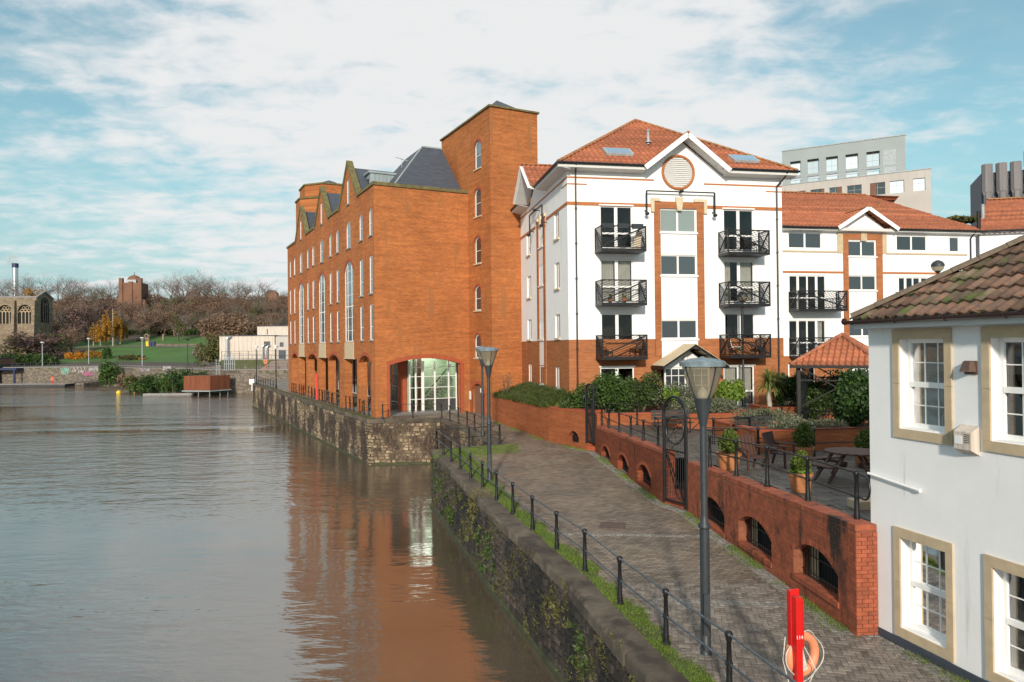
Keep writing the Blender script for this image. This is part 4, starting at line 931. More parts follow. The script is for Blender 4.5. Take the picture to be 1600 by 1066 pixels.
s_.append(tile_sheet((RW + .3, -.45, EZ), (0, 1, 0), (-4.6, 0, rh), 2 * rr, math.hypot(4.6, rh), lim=lambda s: (s / math.hypot(4.6, rh) * rr, 2 * rr - s / math.hypot(4.6, rh) * rr), sub=3))
sheet_obj(s_, 'roof_tiles', 'pantile', rng_)
ridge_tiles(rng_, (-1.5, rr - .45, EZ + rh + .03), (RW - 4.3, rr - .45, EZ + rh + .03), .12, .45); ridge_tiles(rng_, (5.9, -.65, 13.8), (5.9, 1.9, 13.8), .1, .4)
for sg in (-1, 1): m_ = MB(); m_.bar((5.9 + sg * 2.15, -.62, 12.4), (5.9, -.62, 13.72), .04, .24); m_.build('barge_board', M['white'], rng_)
m_ = MB(); m_.hexa([(-1.5, -.4, 12.28), (RW, -.4, 12.28), (RW, 0, 12.22), (-1.5, 0, 12.22)], [(-1.5, -.4, 12.46), (RW, -.4, 12.46), (RW, 0, 12.46), (-1.5, 0, 12.46)]); m_.build('soffit', M['soffit'], rng_)
m_ = MB(); m_.tube((-1.5, -.5, 12.42), (3.8, -.5, 12.42), .065); m_.tube((8.0, -.5, 12.42), (RW, -.5, 12.42), .065); m_.build('gutter', M['black'], rng_, True)
downpipe(rng_, [(13.9, -.45, 12.4), (13.85, -.08, 12.0), (13.85, -.08, 2)])
# third range, turned towards the river, at the far right
p3 = Vector((at_y(1531, 400, 46.7).x, 46.7, 0)); third = thing('far_right_apartment_wing', 'white apartment wing with orange pantile roof turned towards the river at the far right edge', 'apartment building', p3, R(-12))
t3 = Fx(0); mb = MB(); fwall(mb, t3, 0, 16, 1.5, 12.4, [(2.2, 3.9, 11.1, 12.1), (8, 9.7, 11.1, 12.1)], .12); mb.face((0, 0, 1.5), (0, 9, 1.5), (0, 9, 12.4), (0, 0, 12.4)); mb.build('wall', M['render'], third)
for a in (2.2, 8.0): window(t3, third, a, a + 1.7, 11.1, 12.1, 0, .05, .06, ((.5, .1),), (), 'white', 'glass', None)
l3 = math.hypot(5, 3.0); s_ = [tile_sheet((-.5, -.45, 12.5), (1, 0, 0), (0, 4.2, 2.75), 17, math.hypot(4.2, 2.75), sub=4, lim=lambda s: (s * .50, 17))]
sheet_obj(s_, 'roof_tiles', 'pantile', third); ridge_tiles(third, (2.0, 3.75, 15.28), (16, 3.75, 15.28), .12, .45)
m_ = MB(); m_.tube((-.3, -.5, 12.42), (16, -.5, 12.42), .065); m_.build('gutter', M['black'], third, True)
m_ = MB(); m_.tube((-.15, -.3, 12.5), (-.15, -.3, 13.8), .12, n=8); m_.build('vent_pipe', M['black'], third); m_ = MB(); m_.tube((.7, 1.2, 13.3), (.7, 1.2, 14.5), .10, n=8); m_.build('vent_pipe', M['steel_matt'], third)

# ================================================================ COTTAGE (white rendered house, river wall at local x = 0, far corner at y = 0)
KO = Vector((6.594, 12.848, 0)); KA = R(15.2)
cot = thing('white_rendered_house', 'white rough-rendered house with sandstone window surrounds and mossy tiled roof in the foreground', 'house', KO, KA)
ks = Fy(0); KZ = -.25; KT = 5.55
kw = [(-1.53, -.60, 3.70, 5.25), (-1.50, -.57, .23, 1.80), (-3.27, -2.33, 3.70, 5.25), (-3.27, -2.32, .23, 1.80), (-5.0, -4.05, 3.70, 5.25), (-5.0, -4.05, .23, 1.80)]
mb = MB(); fwall(mb, ks, -13.5, .12, KZ, KT, kw, .22); mb.face((0, .12, KZ), (8, .12, KZ), (8, .12, KT), (0, .12, KT)); mb.face((0, -13.5, KZ), (8, -13.5, KZ), (8, -13.5, KT), (0, -13.5, KT)); mb.face((8, -13.5, KZ), (8, .12, KZ), (8, .12, KT), (8, -13.5, KT))
mb.build('wall', M['cottage_render'], cot)
for (a, b, c, d) in kw:
    o0, o1, z0, z1 = a - .135, b + .135, c - .16, d + .17
    F = ks
    for (q0_, q1_, y0, y1, nm) in ((o0, o1, d, z1, 'lintel'), (o0, o1, z0, c, 'sill_stone'), (o0, a, c, c + .78, 'jamb_stone'), (o0, a, c + .784, d, 'jamb_stone'), (b, o1, c, c + .78, 'jamb_stone'), (b, o1, c + .784, d, 'jamb_stone')):
        m_ = MB(); fbox(m_, F, q0_ + .001, q1_ - .001, y0 + .001, y1 - .001, -.035, .22); m_.build(nm, M['sandstone'], cot)
    zm = c + (d - c) * .5
    m_ = MB(); s = .165
    fbox(m_, F, a, a + .07, c + .03, d, s, s + .09); fbox(m_, F, b - .07, b, c + .03, d, s, s + .09); fbox(m_, F, a + .07, b - .07, d - .07, d, s, s + .09); fbox(m_, F, a + .07, b - .07, c + .03, c + .10, s, s + .09); fbox(m_, F, a + .07, b - .07, zm - .05, zm + .04, s - .01, s + .08)
    wn = m_.build('window', M['white'], cot)
    m_ = MB(); fbox(m_, F, a + .002, b - .002, c, c + .03, .03, s + .09); m_.build('sill', M['white'], wn)
    for (y0, y1) in ((c + .10, zm - .05), (zm + .04, d - .07)):
        g_ = MB(); fbox(g_, F, a + .07, b - .07, y0, y1, s + .045, s + .05)
        g_.build('pane', M['glass_see'], wn)
        gb = MB()
        for k in (1, 2): x = a + .07 + (b - a - .14) * k / 3; fbox(gb, F, x - .009, x + .009, y0, y1, s + .032, s + .044)
        y = (y0 + y1) / 2; fbox(gb, F, a + .07, b - .07, y - .009, y + .009, s + .0315, s + .0435); gb.build('glazing_bar', M['white'], wn)
    room(F, cot, a - .5, b + .5, c - .3, d + .1, .33, 3.0)
    if c < 1:
        curtain(F, wn, a + .02, a + .32, c, d, .30, 'curtain_grey', .02, .07); curtain(F, wn, b - .42, b - .02, c, d, .30, 'curtain_grey', .02, .07)
    else:
        m_ = MB(); fbox(m_, F, a + .05, b - .05, d - .55, d - .05, .30, .305); m_.build('roller_blind', M['curtain_grey'], wn)
        if a > -2: m_ = MB(); m_.torus(F.pt(a + .30, c + .22, .34), .09, .012, (0, 1, 0), (0, 0, 1), 12, 6, 0, math.pi); m_.tube(F.pt(a + .39, c + .22, .34), F.pt(a + .39, c + .02, .34), .012, n=6); m_.build('tap', M['steel'], wn, True); m_ = MB(); m_.lathe([(.025, 0), (.03, .09), (.012, .12), (.01, .16)], F.pt(b - .12, c + .06, .32), 8); m_.build('soap_bottle', M['curtain_grey'], wn, True)
# black plinth
m_ = MB(); fbox(m_, ks, -13.5, .14, KZ, .10 - .06, -.025, .01); m_.build('plinth', M['slate'], cot)
# roof tiles on the slope facing the river
ex, ey = -.30, .17; ezk = 5.62; pit = math.radians(33.5); tw_ = .205; tc = .36
def tile_mesh():
    V = []; Fq = []; n = 9
    for yy, lift in ((-.045, .045), (tc * .55, .024), (tc + .01, .0)):
        for i in range(n):
            f = i / (n - 1); x = (f - .5) * tw_ * 1.04
            h = .032 * max(0, math.sin(math.pi * min(1, f / .55))) - .010 * math.sin(math.pi * max(0, (f - .55) / .45))
            V.append((x, yy, h + lift))
    for i in range(n): x, y, z = V[i]; V.append((x, y, z - .032))
    for r_ in range(2):
        for i in range(n - 1): Fq.append((r_ * n + i, r_ * n + i + 1, (r_ + 1) * n + i + 1, (r_ + 1) * n + i))
    for i in range(n - 1): Fq.append((3 * n + i, 3 * n + i + 1, i + 1, i))
    return V, Fq
tv, tfq = tile_mesh()
tmeshes = [np_mesh('roof_tile', tv, tfq, M[k], False) for k in ('old_tile', 'old_tile_moss')]
for me in tmeshes: me.polygons.foreach_set('use_smooth', [True] * 16 + [False] * 8)
# local frame on slope: X runs towards -y (towards the camera along the eave), Y up the slope
up = Vector((math.cos(pit), 0, math.sin(pit))); along = Vector((0, -1, 0)); nn = along.cross(up) * -1
if nn.z < 0: nn = -nn
rotm = Matrix((along, up, along.cross(up))).transposed()
if rotm.determinant() < 0: rotm = Matrix((-along, up, (-along).cross(up))).transposed()
rq = rotm.to_quaternion()
tiles = []
rows = 13; cols = 68
hipk = 1.0
for r_ in range(rows):
    s = r_ * tc
    for c in range(cols):
        d = .10 + c * tw_ + (.0 if r_ % 2 == 0 else .0)
        lim0 = s * math.cos(pit) * hipk
        if d < lim0 - .02: continue
        p = Vector((ex, ey, ezk)) + along * d + up * s
        tiles.append((p, (p - Vector((0, 0, 0))).length + c * .01 + r_))
tiles_near = tiles[:]
stuffV, stuffF = [], []
cnt = 0
for i, (p, _) in enumerate(sorted(tiles, key=lambda q: (q[0].y < -4.4, q[1]))):
    rx = rnd.uniform(-.012, .012)
    if cnt < 290:
        me = tmeshes[1] if rnd.random() < .42 else tmeshes[0]
        o = place(me, 'roof_tile', cot, p + Vector((0, 0, rnd.uniform(-.004, .006)))); o.rotation_mode = 'QUATERNION'
        o.rotation_quaternion = rq @ Matrix.Rotation(rx, 3, 'Z').to_quaternion() @ Matrix.Rotation(rnd.uniform(-.02, .02), 3, 'Y').to_quaternion(); cnt += 1
    else:
        b = len(stuffV); stuffV += [tuple(p + rq @ Vector(v)) for v in tv]; stuffF += [tuple(b + k for k in f) for f in tfq]
if stuffV: o = place(np_mesh('roof_tiles', stuffV, stuffF, M['old_tile']), 'roof_tiles', cot); o['kind'] = 'stuff'
top_s = rows * tc
hx = Vector((ex, ey, ezk)); hp = hx + Vector((top_s * math.cos(pit), -top_s * math.cos(pit), top_s * math.sin(pit)))
m_ = MB(); m_.face(hx + Vector((.02, -.02, -.02)), (ex, -13.6, ezk - .02), (hp.x, -13.6, hp.z - .02), hp + Vector((0, 0, -.02))); m_.face(hx, hp, (9, hp.y, hp.z), (9, ey, ezk)); m_.face((hp.x, -13.6, hp.z), (hp.x, hp.y, hp.z), (9, hp.y, ezk), (9, -13.6, ezk)); m_.build('roof_deck', M['old_tile'], cot)
dv = (hp - hx); nh = int(dv.length / .42)
for k in range(nh):
    a = hx + dv * (k / nh) + Vector((0, 0, .03)); b = hx + dv * ((k + 1.03) / nh) + Vector((0, 0, .03)); q = dv.to_track_quat('Y', 'Z'); m_ = MB(); kk = 9; l = dv.length / nh
    for yy, rr_ in ((0, .155), (l * 1.03, .14)):
        for i in range(kk): an = math.pi * i / (kk - 1); m_.v.append((rr_ * math.cos(an), yy, rr_ * .62 * math.sin(an)))
    for i in range(kk - 1): m_.f.append((i, i + 1, kk + i + 1, kk + i))
    m_.f.append(tuple(range(kk)))
    o = m_.build('hip_tile', M['verge_mortar'], cot, True); o.location = a; o.rotation_mode = 'QUATERNION'; o.rotation_quaternion = q
# gutter, fascia, brackets
m_ = MB(); gy0, gy1 = ey + .12, -13.6; gx = ex - .075; gz0 = ezk - .02
seg = 8
for i in range(seg):
    a0, a1 = math.pi + math.pi * i / seg, math.pi + math.pi * (i + 1) / seg; r_ = .065
    m_.hexa([(gx + r_ * math.cos(a0), gy0, gz0 + r_ * math.sin(a0)), (gx + r_ * math.cos(a1), gy0, gz0 + r_ * math.sin(a1)), (gx + (r_ - .008) * math.cos(a1), gy0, gz0 + (r_ - .008) * math.sin(a1)), (gx + (r_ - .008) * math.cos(a0), gy0, gz0 + (r_ - .008) * math.sin(a0))], [(gx + r_ * math.cos(a0), gy1, gz0 + r_ * math.sin(a0)), (gx + r_ * math.cos(a1), gy1, gz0 + r_ * math.sin(a1)), (gx + (r_ - .008) * math.cos(a1), gy1, gz0 + (r_ - .008) * math.sin(a1)), (gx + (r_ - .008) * math.cos(a0), gy1, gz0 + (r_ - .008) * math.sin(a0))])
m_.tube((gx, gy0, gz0 - .01), (gx, gy0 + .01, gz0 - .01), .066)
gt = m_.build('gutter', M['gutter_brown'], cot)
for k in range(14):
    y = .1 - k * 1.0; m_ = MB(); m_.torus((gx, y, gz0), .069, .009, (0, 0, -1), (1, 0, 0), 10, 5, -math.pi / 2, math.pi / 2); m_.build('gutter_bracket', M['gutter_brown'], gt, True)
m_ = MB(); m_.box(ex + .0, ex + .025, -13.6, ey, ezk - .17, ezk + .01); m_.box(ex + .027, 0.02, -13.6, ey - .03, ezk - .17, ezk - .15); m_.box(ex, 8, ey - .026, ey - .004, ezk - .17, ezk + .0); m_.build('soffit', M['soffit'], cot)
# wall fittings (fixed to the house: parts)
v, z = -2.0, 4.82
m_ = MB(); m_.hexa([(-.015, v - .10, z - .09), (-.015, v + .10, z - .09), (-.15, v + .085, z - .09), (-.15, v - .085, z - .09)], [(-.015, v - .075, z + .07), (-.015, v + .075, z + .07), (-.10, v + .06, z + .07), (-.10, v - .06, z + .07)]); m_.box(-.02, 0, v - .11, v + .11, z - .13, z + .08); m_.build('vent_cowl', M['vent_brown'], cot)
zz = 3.68
m_ = MB(); v = -1.97
m_.hexa([(0, v - .16, zz - .24), (0, v + .16, zz - .24), (-.17, v + .15, zz - .15), (-.17, v - .15, zz - .15)], [(0, v - .16, zz + .22), (0, v + .16, zz + .22), (-.17, v + .15, zz + .12), (-.17, v - .15, zz + .12)])
bx_ = m_.build('meter_box', M['timber_pale'], cot)
lb = MB(); lb.box(-.178, -.171, v + .0, v + .13, zz - .07, zz + .06); lb.build('paper_label', M['white'], bx_)
for k in range(5): lv = MB(); lv.box(-.176, -.168, v - .13, v - .04, zz - .04 + k * .03, zz - .03 + k * .03); lv.build('louvre_slot', M['dark'], bx_)
m_ = MB(); m_.path([(-.05, .12, 2.80), (-.05, -.93, 2.71), (-.05, -1.03, 2.70)], .024, 8); m_.tube((-.05, -1.0, 2.70), (-.05, -1.05, 2.70), .032); m_.build('white_pipe', M['white'], cot, True)

# ================================================================ RIVERSIDE: ground, quay, path
QN = [(6.2, -8), (4.6, 1.5), (3.55, 6.0), (2.75, 9.0), (1.98, 11.95), (1.14, 15.88), (-.48, 21.25), (-2.05, 27.2), (-3.93, 33.85)]   # outer top edge of the near quay wall, walking away
NB = (-.55, 35.3)                                                                         # apex of the small inlet
PF = [(-.55, 35.3), (-2.6, 41.0), (-4.75, 46.2), (-9.45, 46.1)]                              # platform edge round the inlet
PL_ = [(-9.45, 46.1), (-34.67, 94.0)]
WALL = [(9.76, 1.2), (6.59, 12.85), (6.185, 12.775), (5.38, 21.78), (4.87, 22.88), (3.83, 32.85), (3.417, 33.227), (1.843, 35.997), (-1.27, 44.85)]
def lerp_line(pts, Y):
    ys = [p[1] for p in pts]; return interp(Y, ys, [p[0] for p in pts])
def left_edge(Y):
    if Y <= 33.85: return lerp_line(QN, Y)
    if Y <= 35.3: return interp(Y, [33.85, 35.3], [-3.93, -.55])
    if Y <= 46.15: return interp(Y, [35.3, 41.0, 46.15], [-.55, -2.6, -4.75])
    return interp(Y, [46.15, 94.0, 119.6], [-9.45, -34.67, -34.67])
def wall_x(Y): return lerp_line(WALL, Y) if Y < 44.85 else 30
def rows_sheet(name, Ys, lf, rf_, zf, m, nx=6, kind='structure'):
    mb = MB()
    for Y0, Y1 in zip(Ys[:-1], Ys[1:]):
        for i in range(nx):
            q = []
            for (Y, f) in ((Y0 + 1e-4, i), (Y0 + 1e-4, i + 1), (Y1 - 1e-4, i + 1), (Y1 - 1e-4, i)):
                a, b = lf(Y), rf_(Y); x = a + (b - a) * f / nx; q.append((x, Y, zf(x, Y)))
            mb.face(*q)
    return mb.build(name, M[m] if isinstance(m, str) else m, None, kind=kind)
Yr = sorted(set([-10, -4, 0, 4, 6, 8, 9, 10.5, 11.95, 12.85, 14, 15.88, 18, 20, 21.25, 21.78, 22.88, 25, 27.2, 30, 32.85, 33.227, 33.85, 34.6, 35.3, 35.997, 38, 41, 44.85, 46.15, 48, 52, 58, 66, 76, 90, 94, 105, 119.6]))
path = rows_sheet('path', Yr, lambda Y: left_edge(Y) + (.5 if Y < 33.8 else .3), lambda Y: wall_x(Y) + .4, lambda x, Y: GZ(Y), 'paving', 5)
rows_sheet('ground', [-60, -10] + Yr[1:] , lambda Y: left_edge(Y) + .45, lambda Y: 90, lambda x, Y: GZ(Y) - .06, 'ground', 6)
g2 = MB(); g2.face((-34.6, 119.6, .5), (500, 119.6, .5), (500, 900, .5), (-34.6, 900, .5)); g2.face((90, -60, .3), (500, -60, .3), (500, 119.6, .5), (90, 119.6, .5)); g2.build('ground', M['ground'], kind='structure')
wm = MB(); wm.face((-420, -80, WATER), (20, -80, WATER), (20, 200, WATER), (-420, 200, WATER)); wm.build('water', M['water'], kind='structure')

class Line:
    def __init__(s, pts):
        s.p = [Vector((p[0], p[1], 0)) for p in pts]; s.l = [0]
        for a, b in zip(s.p[:-1], s.p[1:]): s.l.append(s.l[-1] + (b - a).length)
        s.len = s.l[-1]
    def at(s, t):
        for i in range(len(s.p) - 1):
            if t <= s.l[i + 1] or i == len(s.p) - 2:
                d = (s.p[i + 1] - s.p[i]).normalized(); return s.p[i] + d * (t - s.l[i]), d
def rubble_wall(name, label, pts, side, zb, zt, m, mj, hrange, lrange, parts=0, origin=None, t0=0, proud=.05, algae=True, ragged=0):
    """random rubble face built stone by stone. side=+1: face looks to the left of the walking direction"""
    ln_ = Line(pts); root = thing(name, label, 'wall', (pts[0][0], pts[0][1], 0)); o = Vector((pts[0][0], pts[0][1], 0))
    bk = MB(); n = max(2, int(ln_.len / 1.5))
    for i in range(n):
        a, d = ln_.at(ln_.len * i / n); b, d2 = ln_.at(ln_.len * (i + 1) / n); nr = Vector((-d.y, d.x, 0)) * side; 
        for (k0, k1) in ((a, b),):
            za, zb2 = zt(a.y), zt(b.y)
            bk.face(k0 - o - nr * .03 + Vector((0, 0, zb)), k1 - o - nr * .03 + Vector((0, 0, zb)), k1 - o - nr * .03 + Vector((0, 0, zb2)), k0 - o - nr * .03 + Vector((0, 0, za)))
    bk.build('wall_core', M[mj], root)
    st = []; z = zb
    while z < max(zt(p[1]) for p in pts) - .02:
        h = rnd.uniform(*hrange); t = -rnd.uniform(0, lrange[1])
        while t < ln_.len:
            l = rnd.uniform(*lrange) * (1.2 if h > sum(hrange) / 2 else .9)
            a = max(t, 0); b = min(t + l, ln_.len)
            if b - a > .06:
                pa, d = ln_.at((a + b) / 2); top = min(z + h, zt(pa.y))
                if top - z > .05: st.append((pa, d, b - a, z, top))
            t += l
        z += h
    st.sort(key=lambda s: (s[0].x ** 2 + s[0].y ** 2))
    V = []; Fq = []; cnt = 0
    cm = []
    for k in range(6):
        v = []
        for zz in (-.5, .5):
            for (x, y) in ((-.5, -.5), (.5, -.5), (.5, .5), (-.5, .5)):
                f = .86 if y > 0 else 1.0
                v.append((x * (1 - rnd.uniform(0, .14)) * f, y, zz * (1 - rnd.uniform(0, .16)) * f))
        cm.append(v)
    fs = [(3, 2, 1, 0), (4, 5, 6, 7), (0, 1, 5, 4), (1, 2, 6, 5), (2, 3, 7, 6), (3, 0, 4, 7)]
    meshes = [np_mesh('stone', v, fs, M[m]) for v in cm]
    for (p, d, l, z0, z1) in st:
        nr = Vector((-d.y, d.x, 0)) * side; pr = rnd.uniform(.01, proud); dep = .16
        c = p - o + nr * (pr - dep / 2) + Vector((0, 0, (z0 + z1) / 2)); rx = math.atan2(nr.x, nr.y) * -1
        k = rnd.randrange(6); hf = rnd.uniform(.72, 1.12); c.z += rnd.uniform(-.025, .025); sc = (l * rnd.uniform(.86, 1.02) - .012, dep * rnd.uniform(.8, 1.15), (z1 - z0) * hf)
        if cnt < parts:
            place(meshes[k], 'stone', root, c, (0, rnd.uniform(-.10, .10), rx), sc); cnt += 1
        else:
            b = len(V); ca, sa = math.cos(rx), math.sin(rx)
            for (x, y, zz) in cm[k]: X, Y_ = x * sc[0], y * sc[1]; V.append((c.x + X * ca - Y_ * sa, c.y + X * sa + Y_ * ca, c.z + zz * sc[2]))
            Fq += [tuple(b + i for i in f) for f in fs]
    if V: q = place(np_mesh('stones', V, Fq, M[m]), 'stones', root); q['kind'] = 'stuff'
    if algae:
        al = MB()
        for i in range(n):
            a, d = ln_.at(ln_.len * i / n); b, _ = ln_.at(ln_.len * (i + 1) / n); nr = Vector((-d.y, d.x, 0)) * side
            al.hexa([a - o + nr * .0 + Vector((0, 0, zb)), b - o + nr * .0 + Vector((0, 0, zb)), b - o + nr * .10 + Vector((0, 0, zb)), a - o + nr * .10 + Vector((0, 0, zb))], [a - o + Vector((0, 0, WATER + .16)), b - o + Vector((0, 0, WATER + .16)), b - o + nr * .075 + Vector((0, 0, WATER + .10)), a - o + nr * .075 + Vector((0, 0, WATER + .10))])
        al.build('waterline_ledge', M['algae'], root)
    return root
zq = lambda Y: GZ(Y) - .20
qw = rubble_wall('quay_wall', 'dark wet rubble quay wall with ferns below the near riverside path', QN[2:], 1, WATER - .3, zq, 'quay_stone', 'quay_joint', (.13, .27), (.22, .58), 290, t0=0)
pw = rubble_wall('quay_wall', 'brown rubble quay wall below the arcade of the brick office building', [PF[2], PF[3], PL_[1]][::1], 1, WATER - .3, lambda Y: GZ(Y) - .26, 'rubble', 'rubble_joint', (.12, .26), (.18, .5), 290)
iw = rubble_wall('quay_wall', 'short rubble wall on the far side of the small inlet', [PF[0], PF[1], PF[2]], 1, WATER - .3, lambda Y: GZ(Y) - .24, 'rubble', 'rubble_joint', (.14, .28), (.25, .55), 0, algae=False)
nw = rubble_wall('quay_wall', 'hidden return of the near quay wall along the small inlet', [QN[-1], NB], 1, WATER - .3, lambda Y: GZ(Y) - .2, 'quay_stone', 'quay_joint', (.14, .28), (.25, .55), 0, algae=False)
# kerb stones on the near quay (rounded outer edge)
def kerb_stones(root, pts, side, w_, h_, lr, rad=.09, m='coping', s0=0, lift=.02, name='coping_stone'):
    ln_ = Line(pts); o = root.location; t = s0
    while t < ln_.len - .05:
        l = min(rnd.uniform(*lr), ln_.len - t); a, d = ln_.at(t + .008); b, d2 = ln_.at(t + l - .008)
        nr = Vector((-d.y, d.x, 0)) * side; nr2 = Vector((-d2.y, d2.x, 0)) * side; pr = rnd.uniform(.02, .06)
        prof = [(pr, -h_)] + [(pr - rad + rad * math.cos(k), -rad + rad * math.sin(k)) for k in (0, .5, 1.05, math.pi / 2)] + [(-w_, 0), (-w_, -h_)]
        prof = [(x + rnd.uniform(-.008, .008), z + rnd.uniform(-.006, .004)) for x, z in prof]
        mb = MB(); n = len(prof)
        for P_, N_ in ((a, nr), (b, nr2)):
            for x, z in prof: mb.v.append(tuple(P_ - o + N_ * x + Vector((0, 0, GZ(P_.y) + lift + z))))
        for i in range(n): j = (i + 1) % n; mb.f.append((i, j, n + j, n + i))
        mb.f.append(tuple(range(n - 1, -1, -1))); mb.f.append(tuple(range(n, 2 * n)))
        mb.build(name, M[m], root, True); t += l
kerb_stones(qw, QN[2:], 1, .52, .26, (.75, 1.35))
kerb_stones(pw, [PF[2], PF[3], PL_[1]], 1, .5, .28, (.8, 1.4), .03)
kerb_stones(iw, PF[:3], 1, .4, .26, (.6, 1.1), .03); kerb_stones(nw, [QN[-1], NB], 1, .4, .2, (.6, 1.1), .03)
# mossy turf growing over the platform kerb + verge beside the near kerb
def verge(name, pts_in, w0, w1, m='turf', z=.012, label=None):
    mb = MB(); ln_ = Line(pts_in); n = int(ln_.len / .35)
    for i in range(n):
        a, d = ln_.at(ln_.len * i / n); b, d2 = ln_.at(ln_.len * (i + 1) / n); r0 = Vector((d.y, -d.x, 0)); r1 = Vector((d2.y, -d2.x, 0))
        wa, wb = w1(a.y, i), w1(b.y, i + 1); za, zb_ = GZ(a.y), GZ(b.y)
        mb.face(a + r0 * w0 + Vector((0, 0, za + z)), a + r0 * wa + Vector((0, 0, za + .006)), b + r1 * wb + Vector((0, 0, zb_ + .006)), b + r1 * w0 + Vector((0, 0, zb_ + z)))
    o = mb.build(name, M[m]); tag(o, label, 'grass', kind='stuff'); return o
wv = lambda Y, i: .56 + interp(Y, [10, 16, 22, 27, 30, 33.8], [.34, .36, .42, .7, 1.3, 2.6]) + .10 * math.sin(i * 1.7) + .07 * math.sin(i * .63)
verge('grass_verge', QN[2:], .54, wv, label='mossy green grass strip between the quay kerb stones and the paved path')

def blades(name, pts, n, h, label, cat, m='grass', spread=.05, w_=.006, lean=.6, kind='stuff', parent=None):
    """n short grass blades (one thin triangle each) scattered on the given sampler"""
    P = np.array([pts() for _ in range(n)]); a = nrg.uniform(0, 2 * np.pi, n); hh = h * nrg.uniform(.4, 1.2, n); ln_ = nrg.normal(0, lean, (n, 2)) * hh[:, None]
    dx = np.stack([np.cos(a), np.sin(a), 0 * a], 1) * w_
    V = np.empty((n, 3, 3)); V[:, 0] = P - dx; V[:, 1] = P + dx; V[:, 2] = P + np.c_[ln_, hh]
    me = np_mesh(name, V.reshape(-1, 3), np.arange(3 * n).reshape(-1, 3), L[m]); o = place(me, name, parent)
    return tag(o, label, cat, kind=kind)
lq = Line(QN[2:])
def verge_pt():
    while True:
        t = rnd.uniform(0, lq.len); p, d = lq.at(t); r0 = Vector((d.y, -d.x, 0)); wmax = wv(p.y, int(t / .35)); u = rnd.uniform(.51, wmax + .06)
        if rnd.random() < .35 + .65 * (math.sin(p.x * 5 + p.y * 2.3) * math.sin(p.y * 3.1 + u * 4) > -.25): 
            q = p + r0 * u; return (q.x, q.y, GZ(q.y) + .005)
blades('grass_verge_blades', verge_pt, 26000, .055, 'short grass blades growing along the inner edge of the quay kerb', 'grass')
def wallfoot_pt():
    while True:
        Y = rnd.uniform(9.5, 34) if rnd.random() < .85 else rnd.uniform(34, 44); x = wall_x(Y) - abs(rnd.gauss(0, .16)) - .02
        if math.sin(Y * 1.9) + .7 * math.sin(Y * 5.3 + 1) > rnd.uniform(-.6, .9): return (x, Y, GZ(Y))
blades('weeds_at_wall_foot', wallfoot_pt, 9000, .07, 'green weeds growing out of the joints along the foot of the patio wall', 'weeds')
def inlet_pt():
    f = rnd.random(); u = rnd.uniform(0, 1) ** 1.2 * 2.4; x = -3.93 + 3.9 * f + .3; y = 33.85 + 1.4 * f - u; return (x, y, GZ(y))
blades('grass_patch', inlet_pt, 9000, .06, 'patch of rough grass beside the railing at the small inlet', 'grass')
def plat_pt():
    t = rnd.uniform(0, 1); p = Vector((-9.45, 46.1, 0)).lerp(Vector((-34.67, 94.0, 0)), t ** 1.4); return (p.x + rnd.uniform(-.04, .5), p.y + rnd.uniform(-.1, .1), GZ(p.y) + .01)
blades('moss_tufts', plat_pt, 9000, .06, 'moss and grass tufts on the kerb of the arcade quay', 'moss', 'olive', w_=.012)
def dry_pt():
    t = rnd.gauss(0, .35); p, d = lq.at(lq.len - 9.6 + t); return (p.x + .1 + rnd.uniform(-.15, .5), p.y + rnd.uniform(-.1, .1), GZ(p.y) - rnd.uniform(0, .2))
blades('dry_grass_clump', dry_pt, 1400, .22, 'dry straw coloured grass clump hanging over the quay kerb', 'grass', 'dry', lean=1.2)

# near pavers, laid one by one in herringbone
pv = MB(); unit = .105; ang = R(-12); ca, sa = math.cos(ang), math.sin(ang); pl = []
def paver_at(cx, cy, horiz):
    x, y = cx * ca - cy * sa + 3.0, cx * sa + cy * ca + 10.0; return x, y
for i in range(-60, 60):
    for j in range(-20, 62):
        m4 = (i - j) % 4
        if m4 == 0: c = ((i + 1) * unit, (j + .5) * unit); hz_ = True
        elif m4 == 3: c = ((i + .5) * unit, (j + 1) * unit); hz_ = False
        else: continue
        x, y = paver_at(*c, hz_)
        if 8.6 < y < 15.6 and lerp_line(QN, y) + 1.02 < x < wall_x(y) - .38: pl.append((x, y, hz_))
pl.sort(key=lambda q: q[0] ** 2 + q[1] ** 2)
pl = [q for q in pl if not (14.38 < q[1] + .1 * (q[0] - 3) < 14.72)]
def unit_block(name, m, bev=.10):
    v = [(-.5, -.5, -1), (.5, -.5, -1), (.5, .5, -1), (-.5, .5, -1), (-.5, -.5, -.12), (.5, -.5, -.12), (.5, .5, -.12), (-.5, .5, -.12), (-.5 + bev * .5, -.5 + bev, 0), (.5 - bev * .5, -.5 + bev, 0), (.5 - bev * .5, .5 - bev, 0), (-.5 + bev * .5, .5 - bev, 0)]
    f = [(0, 1, 5, 4), (1, 2, 6, 5), (2, 3, 7, 6), (3, 0, 4, 7), (4, 5, 9, 8), (5, 6, 10, 9), (6, 7, 11, 10), (7, 4, 8, 11), (8, 9, 10, 11)]
    return v, f
uv_, uf_ = unit_block('', None); pme = np_mesh('paving_block', uv_, uf_, M['paver']); sme = np_mesh('sett', uv_, uf_, M['sett'])
seen = [q for q in pl if q[1] > 10.2]
